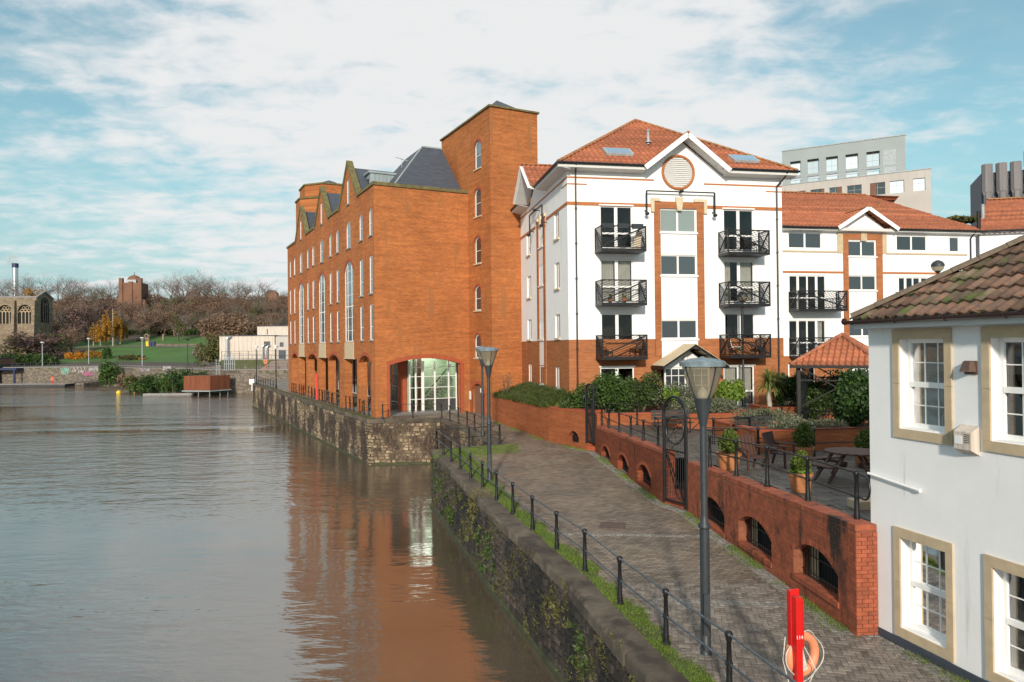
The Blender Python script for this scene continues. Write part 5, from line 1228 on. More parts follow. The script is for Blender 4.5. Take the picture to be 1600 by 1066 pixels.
def blocks(lst, parts, me, m, name, nstuff, dz=.012):
    V = []; Fq = []
    for k, (x, y, sx, sy, rz) in enumerate(lst):
        z = GZ(y) + dz + rnd.uniform(-.003, .003); tl = (rnd.uniform(-.012, .012), rnd.uniform(-.012, .012))
        if k < parts: place(me, name, path, (x, y, z), (tl[0], tl[1], rz), (sx, sy, .05))
        else:
            b = len(V); c_, s_ = math.cos(rz), math.sin(rz)
            for (a, b_, cc) in uv_: X, Y = a * sx, b_ * sy; V.append((x + X * c_ - Y * s_, y + X * s_ + Y * c_, z + cc * .05 + tl[0] * Y - tl[1] * X))
            Fq += [tuple(b + i for i in f) for f in uf_]
    if V: o = place(np_mesh(nstuff, V, Fq, M[m]), nstuff, path); o['kind'] = 'stuff'
bl = [(x, y, .205, .099, ang + (0 if h else math.pi / 2)) for x, y, h in pl]
bl.sort(key=lambda q: (q[1] < 10.3, q[0] ** 2 + q[1] ** 2))
blocks(bl, 240, pme, 'paver', 'paving_block', 'paving_blocks')
st = []
for k in range(int(25 / .108)):
    Y = 9.0 + k * .108
    for r_ in range(3): st.append((wall_x(Y) - .08 - r_ * .112 + rnd.uniform(-.01, .01), Y + rnd.uniform(-.01, .01), .10, .098, rnd.uniform(-.1, .1)))
for k in range(40):
    for r_ in range(3): x = 3.0 + k * .108 - .1; y = 14.45 - .1 * (x - 3) + r_ * .105; (lerp_line(QN, y) + 1.0 < x < wall_x(y) - .4) and st.append((x, y, .10, .098, rnd.uniform(-.1, .1)))
for k in range(60):
    for r_ in range(2): x = 1.0 + k * .108; y = 19.3 - .1 * (x - 3) + r_ * .105; (lerp_line(QN, y) + 1.0 < x < wall_x(y) - .4) and st.append((x, y, .10, .098, rnd.uniform(-.1, .1)))
st.sort(key=lambda q: (q[1] < 10.3, q[1]))
blocks(st, 55, sme, 'sett', 'sett', 'setts')
mc = on_path(957, 822)
m_ = MB(); m_.box(-.36, .36, -.36, .36, -.02, .012); mh = m_.build('manhole_cover', M['iron_cover'], None); mh.location = (mc.x, mc.y, GZ(mc.y) + .012); mh.rotation_euler = (0, 0, R(-12)); tag(mh, 'square brown manhole cover set in the block paved path', 'manhole cover')

# ---------------------------------------------------------------- railings and lamps
def post_mesh(h=1.0, m='worn_black'):
    return MB().lathe([(.085, 0), (.085, .03), (.062, .05), (.056, .10), (.058, .14), (.050, .18), (.044, h * .47), (.060, h * .48), (.060, h * .52), (.044, h * .53), (.036, h * .84), (.052, h * .86), (.052, h * .875), (.034, h * .89), (.062, h * .915), (.066, h * .95), (.045, h * .985), (.01, h)], n=10).mesh('post', M[m], True)
PM = post_mesh()
PMB = post_mesh(1.0, 'black')
def railing(label, posts, zf, top=.94, mid=.5, m='worn_rail', pm=None, r=.02, extra=None, ends=(0, 0), group=None, skip=()):
    root = thing('railing', label, 'railing', (posts[0][0], posts[0][1], zf(posts[0][1])), group=group); o = root.location
    pts = [Vector((p[0], p[1], zf(p[1]))) - o for p in posts]
    for i, p in enumerate(pts):
        if i not in skip: place(pm or PM, 'post', root, p, (0, 0, rnd.uniform(0, 3)))
    for hgt in (top, mid):
        for a, b in zip(pts[:-1], pts[1:]): q = MB(); q.tube(a + Vector((0, 0, hgt)), b + Vector((0, 0, hgt)), r, n=8); q.build('rail', M[m], root, True)
    return root
qp = [(4.72, 5.2), (3.95, 7.9)] + [tuple(on_path(x, y)[:2]) for x, y in ((1140, 1089), (1041, 1007), (969, 945), (914, 893), (870, 859), (832, 829), (801.5, 803.6), (776, 782), (754, 764), (735.4, 748), (719, 733), (705, 722), (693, 711.5), (681.7, 702))]
railing('long black and grey quayside railing with cast posts along the near kerb', qp, GZ)
railing('black railing along the near side of the small inlet', [tuple(on_path(x, y)[:2]) for x, y in ((682.5, 701.6), (733, 699), (781, 694.6))], GZ, m='black', r=.015)
railing('black railing along the edge of the office forecourt', [tuple(on_path(x, y)[:2]) for x, y in ((598, 655), (645, 654), (690, 653.5), (703, 658), (716.5, 662), (730, 668), (741.6, 673.5), (753, 679), (780.5, 694))], GZ, m='black', r=.016)
for i, (a, b) in enumerate([(1.25, 3.6), (5.3, 7.6), (10.6, 13.4), (15.0, 17.2), (19.2, 22.0), (24.4, 26.6), (28.5, 30.9)]):
    rot = Matrix.Rotation(BA, 3, 'Z'); P0 = [BO + rot @ Vector((-.12, a, 0)), BO + rot @ Vector((-.12, (a + b) / 2, 0)), BO + rot @ Vector((-.12, b, 0))]
    railing('short black railing across the %s arcade opening counted from the stair tower end' % ['first', 'second', 'third', 'fourth', 'fifth', 'sixth', 'seventh'][i], [(p.x, p.y) for p in (P0 if b - a > 2 else P0)], lambda Y: GZ(Y) + .02, m='black', r=.015, group='railings in the arcade openings')
ep = [tuple((Vector((-34.3, 93.7)).lerp(Vector((-26.6, 79.2)), k / 9))) for k in range(10)]
railing('black railing on the quay beyond the end of the brick building', ep, GZ, m='black')
def lamp(label, x, y, z, h=5.08, group='river path lamps'):
    t_ = thing('street_lamp', label, 'street lamp', (x, y, z), group=group)
    q = MB(); q.lathe([(.11, 0), (.085, .03), (.082, 1.15), (.082, 2.15), (.105, 2.17), (.105, 2.21), (.072, 2.25), (.062, 2.4), (.058, h - 1.18)], n=14); q.build('pole', M['black'] if False else M['lamp_grey'], t_, True)
    q = MB(); q.hexa([(-.06, -.125, .35), (.06, -.125, .35), (.075, 0, .35), (-.075, 0, .35)], [(-.05, -.12, 1.05), (.05, -.12, 1.05), (.07, 0, 1.1), (-.07, 0, 1.1)]); q.build('access_door', M['lamp_grey'], t_)
    q = MB(); q.lathe([(.058, h - 1.18), (.145, h - .74), (.15, h - .70), (.12, h - .69)], n=18); q.build('lantern_cone', M['lamp_grey'], t_, True)
    q = MB(); q.lathe([(.14, h - .70), (.20, h - .60), (.30, h - .34), (.345, h - .15)], n=24, cap=False); q.build('lantern_glass', M['lamp_glass'], t_, True)
    q = MB(); q.lathe([(.09, h - .70), (.10, h - .62), (.06, h - .55), (.012, h - .50)], n=12); q.build('bulb', M['white'], t_, True)
    q = MB(); q.lathe([(.33, h - .15), (.385, h - .15), (.39, h - .08), (.36, h - .06), (.20, h - .015), (.05, h), (.02, h + .02)], n=26); q.build('lantern_cap', M['lamp_cap'], t_, True)
    q = MB()
    for k in range(4):
        a = k * math.pi / 2 + .4; q.bar((.12 * math.cos(a), .12 * math.sin(a), h - .80), (.36 * math.cos(a), .36 * math.sin(a), h - .14), .018, .03)
    q.build('lantern_rib', M['lamp_grey'], t_)
    return t_
mg = bpy.data.materials.new('lantern_glass'); mg.use_nodes = True; t = NT(mg.node_tree)
b1 = t.new('ShaderNodeBsdfPrincipled', {'Base Color': (.46, .42, .33, 1), 'Roughness': .25}); b2 = t.new('ShaderNodeBsdfTransparent', {'Color': (.8, .76, .66, 1)}); b3 = t.new('ShaderNodeBsdfTranslucent', {'Color': (.55, .5, .4, 1)})
t.new('ShaderNodeOutputMaterial', {'Surface': t.new('ShaderNodeMixShader', {0: .45, 1: t.new('ShaderNodeMixShader', {0: .45, 1: b1, 2: b3}), 2: b2})}); M['lamp_glass'] = mg
l1 = lamp('nearest dark grey street lamp with flared glass lantern standing in the grass verge', 3.27, 12.11, -.11)
q = MB(); q.box(-.02, .02, -.089, -.084, 1.9, 2.0)
tx_ = on_path(765, 752); lamp('middle street lamp with flared lantern, standing behind the quay railing', tx_.x, tx_.y, GZ(tx_.y))
tx_ = on_path(754.5, 681); lamp('farthest of the three river path lamps, by the forecourt railing', tx_.x, tx_.y, GZ(tx_.y), 4.85)
def text(body, size, loc, rot, m, parent, name='number', ext=.002):
    cu = bpy.data.curves.new(name, 'FONT'); cu.body = body; cu.size = size; cu.extrude = ext; cu.align_x = 'CENTER'; cu.align_y = 'CENTER'; cu.resolution_u = 3
    o = bpy.data.objects.new(name, cu); COL.objects.link(o); dg = bpy.context.evaluated_depsgraph_get(); me = bpy.data.meshes.new_from_object(o.evaluated_get(dg)); bpy.data.objects.remove(o)
    me.materials.clear(); me.materials.append(M[m]); return place(me, name, parent, loc, rot)
M['number_white'] = mat('white_number', (.72, .72, .70), .6, .05)
text('3', .09, (0, -.075, 1.80), (R(90), 0, 0), 'number_white', l1); text('1', .09, (0, -.075, 1.69), (R(90), 0, 0), 'number_white', l1)
# lifebuoy station
lz = at_z(1237, 1090, 0); LX = (1237 - 800) / 1100 * 10.0
lb_ = thing('lifebuoy_station', 'bright red lifebuoy post numbered 114 with orange ring beside the path', 'lifebuoy', (LX + .04, 10.0, GZ(10)), R(12))
q = MB(); q.box(-.065, .035, -.05, .05, 0, 1.74); q.build('post', M['red'], lb_)
q = MB(); q.box(-.085, -.06, .052, .12, 1.02, 1.80); q.box(-.085, .10, .1201, .14, 1.02, 1.80); q.hexa([(.085, .02, 1.0), (.105, .02, 1.0), (.105, .12, 1.0), (.085, .12, 1.0)], [(.085, .02, 1.68), (.105, .02, 1.68), (.105, .12, 1.68), (.085, .12, 1.68)]); q.build('backboard', M['red'], lb_)
q = MB(); q.torus((.17, .17, .84), .25, .066, (.97, .24, 0), (0, .05, 1), 36, 12); ring = q.build('buoy_ring', M['buoy'], lb_, True)
q = MB(); pts = []
for k in range(41):
    a = 2 * math.pi * k / 40; rr_ = .345 + .03 * math.cos(4 * a); pts.append((.17 + .97 * rr_ * math.cos(a), .10 + .24 * rr_ * math.cos(a) + .03 * math.sin(3 * a), .84 + rr_ * math.sin(a)))
q.path(pts, .008, 6); q.path([(-.08, .2, 1.1), (-.17, .12, .8), (-.12, .06, .5), (.1, .02, .42)], .008, 6); q.path([(.08, .1, 1.1), (.16, 0, .9), (.24, -.04, .7), (.16, .0, .5)], .008, 6); q.build('rope', M['rope'], ring)
q = MB(); q.hexa([(.06, .04, .64), (.17, .04, .68), (.15, .11, .68), (.06, .11, .64)], [(.06, .04, .98), (.09, .04, 1.0), (.09, .09, 1.0), (.06, .09, .98)]); q.build('rope_bag', M['rope'], ring)
text('114', .075, (-.015, -.0525, 1.18), (R(90), 0, 0), 'number_white', lb_)

# moss on the quay wall and kerb, scattered thinly
def moss_pt():
    t = rnd.uniform(0, lq.len); p, d = lq.at(t); nr = Vector((-d.y, d.x, 0)); z = WATER + .1 + 2.3 * rnd.random() ** 1.3
    while math.sin(t * 2.1 + z * 3) + math.sin(t * 5.7 - z * 4.1) < rnd.uniform(.3, 1.6): t = rnd.uniform(0, lq.len); p, d = lq.at(t); nr = Vector((-d.y, d.x, 0)); z = WATER + .1 + 2.3 * rnd.random()
    q = p + nr * rnd.uniform(.0, .06); return (q.x, q.y, z)
blades('wall_moss', moss_pt, 9000, .05, 'moss and small weeds scattered over the near quay wall', 'moss', 'olive', w_=.02, lean=1.0)
def leaf_litter():
    while True:
        Y = rnd.uniform(9, 34); x = rnd.uniform(lerp_line(QN, Y) + .9, wall_x(Y) - .1)
        if rnd.random() < math.exp(-(wall_x(Y) - x) * 1.3) + .06: return (x, Y, GZ(Y) + .016)
blades('fallen_leaves', leaf_litter, 900, .012, 'small fallen brown leaves lying on the paved path', 'leaves', 'brown', w_=.022, lean=2.5)
# ================================================================ PATIO WALLS, GATES
def TZ(Y): return interp(Y, [13, 17, 22, 32, 33.6, 34.6], [1.80, 1.76, 1.50, 1.40, 1.42, 1.90])
def on_terr(px, py):
    z = 1.7
    for i in range(40): p = at_z(px, py, z); z = .5 * z + .5 * TZ(p.y)
    return p
def ang_of(p, q): return math.atan2(-(q[0] - p[0]), q[1] - p[1])
S1a, S1b = (6.185, 12.775), (5.381, 21.779); A1 = ang_of(S1a, S1b)
s1 = thing('patio_wall', 'red brick patio wall with dark stains and barred basement arches, nearest the white house', 'wall', (*S1a, 0), A1)
F1 = Fy(0); L1 = 9.04; top1 = lambda y: 1.90 - .034 * y
ar1 = [(.60, 2.34, .28, 1.08, .30), (3.38, 5.22, .18, .98, .30), (6.15, 7.98, .10, .88, .29)]
q = MB(); Fm = Fy(.0028); 
fwall(q, Fm, 0, L1, -.3, 1.55, ar1, .4); q.face((.0028, 0, 1.55), (.0028, L1, 1.55), (.0028, L1, top1(L1) - .1), (.0028, 0, top1(0) - .1)); q.face((.4, L1, -.3), (.4, 0, -.3), (.4, 0, 1.8), (.4, L1, 1.5)); q.face((.014, .014, -.3), (.4, .014, -.3), (.4, .014, 1.8), (.014, .014, 1.8)); q.face((.014, L1, -.3), (.4, L1, -.3), (.4, L1, 1.5), (.014, L1, 1.5))
q.face((.014, 0, 1.78), (.4, 0, 1.78), (.4, L1, 1.48), (.014, L1, 1.48))
q.build('wall_core', M['mortar'], s1)
def arch_under(y, z, ar, pad=0.0):
    for (a0, a1, b0, b1, r_) in ar:
        if a0 - pad < y < a1 + pad and b0 - .01 < z < arch_y(min(max(y, a0), a1), a0, a1, b1, r_) + pad: return True
    return False
ubv = [(x, y, z) for z in (-.5, .5) for y in (-.5, .5) for x in (-.5, .5)]; ubf = [(0, 2, 3, 1), (4, 5, 7, 6), (0, 1, 5, 4), (2, 6, 7, 3), (0, 4, 6, 2), (1, 3, 7, 5)]
bme = np_mesh('brick', ubv, ubf, M['loose_brick'])
bricks = []          # centre, size, rot about x
cz = -.12; row = 0
while cz < 1.9:
    y = -.1125 * (row % 2)
    while y < L1:
        a, b = max(y, 0), min(y + .2145, L1)
        # cut at the arches
        segs = [(a, b)]
        for A in ar1:
            r_in = None
            zc = cz + .0325
            if A[2] < zc < A[3] + .12:
                xs = [A[0] + (A[1] - A[0]) * k / 60 for k in range(61)]; ins = [x for x in xs if arch_y(x, A[0], A[1], A[3], A[4]) + (.115 if zc > A[3] - A[4] - .05 else 0) > zc]
                if ins:
                    lo, hi = min(ins), max(ins)
                    if zc > A[3] - A[4] - .05: lo -= .0; hi += .0
                    segs = [s for (s0_, s1_) in segs for s in ((s0_, min(s1_, lo)), (max(s0_, hi), s1_)) if s[1] - s[0] > .025]
        for s0_, s1_ in segs:
            ym = (s0_ + s1_) / 2
            if cz + .065 < top1(ym) - .118: bricks.append(((.05 - rnd.uniform(0, .0025), ym, cz + .0325), (.1, s1_ - s0_ - .008, .068), 0))
        y += .225
    cz += .075; row += 1
for A in ar1:      # arch rings, brick by brick
    n = int((A[1] - A[0]) / .078)
    for k in range(n + 1):
        y = A[0] + (A[1] - A[0]) * k / n; z = arch_y(y, A[0], A[1], A[3], A[4]); e = .01; y2 = min(max(y + e, A[0]), A[1]); sl_ = (arch_y(min(y + .02, A[1]), *A[:2], A[3], A[4]) - arch_y(max(y - .02, A[0]), *A[:2], A[3], A[4])) / .04
        an = math.atan(sl_); bricks.append(((.045 - rnd.uniform(0, .006), y - math.sin(an) * .055, z + math.cos(an) * .055), (.1, .066, .106), an))
    for k in range(int((A[1] - A[0] + .1) / .075)):   # sloping sill of bricks on edge
        bricks.append(((.05, A[0] + k * .075, A[2] - .05), (.16, .066, .105), 0))
n = int(L1 / .0755)
for k in range(n): y = .036 + k * .0755; bricks.append(((.1995, y, top1(y) - .06), (.41, .066, .108), 0))     # coping of bricks on edge
cz = -.12; row = 0
while cz < 1.72:       # end of the wall facing downstream
    for x, wd in (((.0, .215), (.225, .19)) if row % 2 else ((.0, .1), (.11, .205), (.325, .09))): bricks.append(((x + wd / 2, .045, cz + .0325), (wd - .009, .1, .066), 0)) if x > 0.05 or row % 2 == 0 else bricks.append(((x + wd / 2 + .001, .046, cz + .0325), (wd - .011, .1, .065), 0))
    cz += .075; row += 1
bricks.sort(key=lambda b: b[0][1]); V = []; Fq = []
for k, (c, s_, rx) in enumerate(bricks):
    if k < 290: place(bme, 'brick', s1, c, (rx + rnd.uniform(-.004, .004), 0, 0), s_)
    else:
        b = len(V); ca_, sa_ = math.cos(rx), math.sin(rx)
        for x, y, z in ubv: X, Y, Z = x * s_[0], y * s_[1], z * s_[2]; V.append((c[0] + X, c[1] + Y * ca_ - Z * sa_, c[2] + Y * sa_ + Z * ca_))
        Fq += [tuple(b + i for i in f) for f in ubf]
o = place(np_mesh('bricks', V, Fq, M['loose_brick']), 'bricks', s1); o['kind'] = 'stuff'
def vent(root, F, A, dark='dark', slats=False):
    (a0, a1, b0, b1, r_) = A
    q = MB(); q.prism([F.pt(a, z, .36) for a, z in arch_pts(a0, a1, b1, r_, 8)] + [F.pt(a1, b0, .36), F.pt(a0, b0, .36)], (.02, 0, 0)); q.build('vent_back', M[dark], root)
    q = MB(); n = int((a1 - a0) / .11)
    for k in range(1, n): y = a0 + (a1 - a0) * k / n; q.tube(F.pt(y, b0, .2), F.pt(y, arch_y(y, a0, a1, b1, r_), .2), .010, n=5)
    q.tube(F.pt(a0, b0 + .12, .2), F.pt(a1, b0 + .12, .2), .014, n=5); q.tube(F.pt(a0, b1 - r_ - .02, .2), F.pt(a1, b1 - r_ - .02, .2), .014, n=5)
    q.build('vent_bars', M['black'], root)
    if slats:
        q = MB()
        for k in range(4): fbox(q, F, a1 - .22 - k * .09, a1 - .17 - k * .09, b0, b1 - .12, .28, .30)
        q.build('pale_slats', M['sandstone'], root)
for A in ar1: vent(s1, F1, A, slats=A[0] < 4)
S2a, S2b = (4.867, 22.881), (3.825, 32.855); A2 = ang_of(S2a, S2b)
s2 = thing('patio_wall', 'red brick patio wall with three small barred arches between the two arched gates', 'wall', (*S2a, 0), A2)
ar2 = [(1.38, 3.0, .2, .93, .34), (4.3, 5.9, .12, .84, .34), (7.2, 8.8, .08, .78, .34)]
q = MB(); fwall(q, F1, 0, 10.03, -.2, 1.44, ar2, .36); q.face((0, 0, 1.44), (0, 10.03, 1.44), (0, 10.03, 1.46), (0, 0, 1.70)); q.face((0, 0, -.2), (.4, 0, -.2), (.4, 0, 1.7), (0, 0, 1.7)); q.face((.4, 0, -.2), (.4, 10.03, -.2), (.4, 10.03, 1.46), (.4, 0, 1.7)); q.build('wall_core', M['brick_wall'], s2)
n = int(10.03 / .0755); V = []; Fq = []
for k in range(n):
    y = .04 + k * .0755; zc = 1.75 - .029 * y - .05; b = len(V)
    for x, yy, z in ubv: V.append((.195 + x * .42, y + yy * .066, zc + z * .108))
    Fq += [tuple(b + i for i in f) for f in ubf]
o = place(np_mesh('coping_bricks', V, Fq, M['loose_brick']), 'coping_bricks', s2); o['kind'] = 'stuff'
for A in ar2:
    vent(s2, F1, A); q = MB(); arch_band(q, F1, *A[:2], A[3], A[4], .11, .012, .06); q.build('arch_trim', M['brick_trim'], s2)
S3a, S3b = (3.417, 33.227), (1.843, 35.997); A3 = ang_of(S3a, S3b)
s3 = thing('patio_wall', 'tall brick wall block with one small arch just beyond the far gate', 'wall', (*S3a, 0), A3)
q = MB(); fwall(q, F1, 0, 3.185, 0, 2.02, [(.55, 1.45, .5, 1.06, .3)], .3); q.face((0, 0, 0), (1.1, 0, 0), (1.1, 0, 2.02), (0, 0, 2.02)); q.face((0, 0, 2.02), (1.1, 0, 2.02), (1.1, 3.185, 2.02), (0, 3.185, 2.02)); q.build('wall_core', M['brick_bed'], s3); vent(s3, F1, (.55, 1.45, .5, 1.06, .3))
q = MB(); q.box(-.02, 1.1, -.02, 3.18, 2.021, 2.10); q.build('coping', M['brick_trim'], s3)
S4a, S4b = S3b, (-1.3, 44.9); A4 = ang_of(S4a, S4b); L4 = math.hypot(S4b[0] - S4a[0], S4b[1] - S4a[1])
s4 = thing('retaining_wall', 'long orange brick retaining wall below the grassy bank, running to the stair tower', 'wall', (*S4a, 0), A4)
q = MB(); fwall(q, F1, 0, L4, 0, 1.96, (), .3); q.face((0, 0, 1.96), (.4, 0, 1.96), (.4, L4, 1.96), (0, L4, 1.96)); q.build('wall_core', M['brick_bed'], s4)
q = MB(); q.box(-.015, .35, 0, L4, 1.962, 2.03); q.build('coping', M['brick_trim'], s4)
# grassy bank above it
bank = MB(); a_ = Vector((*S4a, 0)); b_ = Vector((*S4b, 0))
wrot = Matrix.Rotation(WA, 3, 'Z'); w0_ = WO + wrot @ Vector((-.02, 0, 0)); w1_ = WO + wrot @ Vector((-.02, 9.5, 0))
def bank_pt(f, g_): p = a_.lerp(b_, f).lerp(w0_.lerp(w1_, f), g_); p.z = 1.95 + .70 * g_ + .10 * math.sin(f * 31 + g_ * 5) * g_; return p
for i in range(24):
    for j in range(6): bank.face(bank_pt(i / 24, j / 6), bank_pt((i + 1) / 24, j / 6), bank_pt((i + 1) / 24, (j + 1) / 6), bank_pt(i / 24, (j + 1) / 6))
bank.face(*[bank_pt(0, j / 6) for j in range(7)], tuple(w0_ + Vector((0, 0, 1.0))), tuple(a_ + Vector((0, 0, 1.0))))
tag(bank.build('grass_bank', M['turf']), 'rough planted bank between the retaining wall and the white apartment block', 'bank', kind='structure')
def bkp():
    p = bank_pt(rnd.random(), rnd.random() ** .9 * .98); return (p.x, p.y, p.z)
blades('bank_plants', bkp, 16000, .30, 'spiky low green plants covering the bank above the retaining wall', 'ground cover', 'hedge', w_=.03, lean=.8)
# gates
def gate(label, p0, p1, zb, zs, group='arched patio gates'):
    p0 = Vector((*p0, 0)); p1 = Vector((*p1, 0)); A = math.atan2((p1 - p0).y, (p1 - p0).x); w_ = (p1 - p0).length
    t_ = thing('garden_gate', label, 'gate', ((p0.x), (p0.y), zb), A, group); r_ = w_ / 2 - .04; H = zs - zb
    q = MB(); q.tube((.05, 0, 0), (.05, 0, H), .045); q.tube((w_ - .05, 0, 0), (w_ - .05, 0, H), .045); q.torus((w_ / 2, 0, H), w_ / 2 - .05, .045, (1, 0, 0), (0, 0, 1), 20, 8, 0, math.pi); q.torus((w_ / 2, 0, H), w_ / 2 - .14, .02, (1, 0, 0), (0, 0, 1), 20, 6, 0, math.pi); q.build('arch_frame', M['black'], t_, True)
    gl = MB(); hz1 = H - 1.15
    for x in (.13, w_ - .13): gl.tube((x, 0, .06), (x, 0, H - .35), .022)
    gl.bar((.12, 0, .10), (w_ - .12, 0, .10), .04, .05); gl.bar((.12, 0, hz1), (w_ - .12, 0, hz1), .04, .05); gl.bar((.12, 0, .1), (w_ - .12, 0, hz1), .03, .04)
    g_ = gl.build('gate_leaf', M['black'], t_)
    n = 9; bb = MB()
    for k in range(1, n): x = .13 + (w_ - .26) * k / n; bb.tube((x, 0, .1), (x, 0, hz1 + .25 + .35 * abs(k / n - .5)), .009, n=5)
    bb.build('bars', M['black'], g_)
    wh = MB(); c = Vector((w_ / 2, 0, H - .50)); R_ = .44; wh.torus(c, R_, .022, (1, 0, 0), (0, 0, 1), 24, 6); wh.torus(c, .08, .015, (1, 0, 0), (0, 0, 1), 12, 5)
    for k in range(6): a = k * math.pi / 3 + .3; wh.tube(c + Vector((.08 * math.cos(a), 0, .08 * math.sin(a))), c + Vector((R_ * math.cos(a), 0, R_ * math.sin(a))), .010, n=5)
    wh.build('wheel', M['black'], g_, True)
    return t_
gate('tall black iron gate with round top and spoked wheel between the two arched patio walls', S1b, S2a, .12, 2.98)
gate('farther black iron gate with round top beside the tall brick wall block', S2b, S3a, .6, 3.15)
for i, (pa, pb, l) in enumerate(((S1b, S2a, 'brick steps behind the nearer iron gate'), (S2b, S3a, 'brick steps behind the farther iron gate'))):
    pa = Vector((*pa, 0)); pb = Vector((*pb, 0)); A = math.atan2((pb - pa).y, (pb - pa).x); w_ = (pb - pa).length
    t_ = thing('steps', l, 'steps', (pa.x, pa.y, GZ(pa.y)), A)
    for k in range(6):
        q = MB(); q.box(-.02, w_ + .02, -.0 - .28 * (k + 1), -.28 * k - .001, -.1, .16 * (k + 1)) if False else q.box(0, w_, -.3 * (k + 1) - .15, -.3 * k - .15, 0, .22 * (k + 1)); q.build('step', M['brick_trim'], t_)
# ================================================================ TERRACE
def terr_r(Y): return 45
rows_sheet('terrace', [12.9, 15, 17, 19, 20, 22, 24, 26, 28, 30, 32, 33.6, 34.6, 36, 44, 60, 70], lambda Y: (wall_x(Y) + .42 + (1.9 if 21.5 < Y < 23.2 else 0)) if Y < 34.2 else 3.2 + (Y - 34) * 0, terr_r, lambda x, Y: TZ(Y), 'terrace', 6)
fl = []
for j in range(42):
    Y = 13.2 + j * .46
    for i in range(24):
        x = wall_x(Y) + .66 + i * .46 + (j % 2) * .23
        if x < .262 * 0 + (6.75 + (Y - 12.85) * .35 if Y < 20 else 99) + 4.0 and x < 12.5: fl.append((x, Y))
fl.sort(key=lambda p: p[0] ** 2 + p[1] ** 2); terr = bpy.data.objects['terrace']; fme = np_mesh('paving_slab', uv_, uf_, M['terrace']); V = []; Fq = []
for k, (x, y) in enumerate(fl):
    z = TZ(y) + .016 + rnd.uniform(-.004, .004); sl_ = (TZ(y + .2) - TZ(y - .2)) / .4
    if k < 290: place(fme, 'paving_slab', terr, (x, y, z), (math.atan(sl_), 0, rnd.uniform(-.01, .01)), (.445, .445, .03))
    else:
        b = len(V); V += [(x + a * .445, y + b2 * .445, z + c * .03 + b2 * .445 * sl_) for a, b2, c in uv_]; Fq += [tuple(b + i for i in f) for f in uf_]
o = place(np_mesh('paving_slabs', V, Fq, M['terrace']), 'paving_slabs', terr); o['kind'] = 'stuff'
# terrace railings
def tp(*pp): return [tuple(on_terr(x, y)[:2]) for x, y in pp]
def wtop(p): return p
rr1 = railing('black railing on the patio wall nearest the white house', [(6.47, 13.3), (6.32, 15.15), (6.12, 17.0), (5.93, 18.75), (5.72, 20.5)][::1], lambda Y: TZ(Y) + .0, m='black', pm=PMB, top=.95, r=.02)
q = MB(); q.torus((.0, -.28, .725), .22, .02, (0, -1, 0), (0, 0, 1), 12, 8, -math.pi / 2, math.pi / 2); q.tube((0, 0, .945), (0, -.28, .945), .02); q.tube((0, 0, .505), (0, -.28, .505), .02); q.build('end_loop', M['black'], rr1, True)
railing('black railing on the brick wall between the two gates', [(4.98, 24.2), (4.80, 25.9), (4.62, 27.6), (4.42, 29.3), (4.26, 31.2), (4.12, 32.6)], TZ, m='black', pm=PMB, r=.018)
railing('black railing crossing the terrace behind the far wall section', tp((950, 652), (995.6, 664), (1033, 650)), TZ, m='black', pm=PMB, r=.018)
railing('black railing in front of the slatted black bench', tp((1042, 690), (1115, 694), (1172, 690), (1194, 686)), TZ, m='black', pm=PMB, r=.018)
railing('black railing running across the terrace to the white house behind the garden seats', tp((1098, 712), (1185, 715), (1272, 717), (1362, 714)), TZ, m='black', pm=PMB, r=.018)
for a, b, l in (((1050, 716), (1103, 690), 'left sloping black handrail beside the near gate steps'), ((1150, 722), (1193, 690), 'right sloping black handrail behind the garden seats')):
    p, q_ = on_terr(*a), on_terr(*b); t_ = thing('handrail', l, 'handrail', (p.x, p.y, p.z)); d = q_ - p
    q = MB(); q.tube((0, 0, .35), d + Vector((0, 0, .95)), .018); q.build('rail', M['black'], t_, True); q = MB(); q.tube((0, 0, 0), (0, 0, .35), .02); q.build('post', M['black'], t_, True)

# ---------------------------------------------------------------- foliage
def leaf_cloud(n, size, sampler, m, name='leaves', aspect=1.6, droop=0, parent=None):
    P = sampler(n); n = len(P); u = nrg.normal(size=(n, 3)); u /= np.linalg.norm(u, axis=1)[:, None]; u[:, 2] -= droop; v = nrg.normal(size=(n, 3)); v -= (v * u).sum(1)[:, None] * u / (u * u).sum(1)[:, None]; v /= np.linalg.norm(v, axis=1)[:, None]
    s = size * nrg.uniform(.6, 1.3, n)[:, None]; a = u * s * aspect / 2; b = v * s / 2
    V = np.stack([P - a, P + b * .9, P + a, P - b * .9], 1).reshape(-1, 3)
    return place(np_mesh(name, V, np.arange(4 * n).reshape(-1, 4), L[m] if isinstance(m, str) else m), name, parent)
def blob_sampler(blobs, shell=.55):
    w_ = np.array([b[3] * b[4] * b[5] for b in blobs]) ** .7; w_ = w_ / w_.sum()
    def f(n):
        k = nrg.choice(len(blobs), n, p=w_); d = nrg.normal(size=(n, 3)); d /= np.linalg.norm(d, axis=1)[:, None]; r_ = (shell + (1 - shell) * nrg.random(n) ** .6) * (1 + .10 * np.sin(d[:, 0] * 7 + k) * np.sin(d[:, 2] * 9 + k))
        B = np.array(blobs); return B[k, :3] + d * B[k, 3:6] * r_[:, None]
    return f
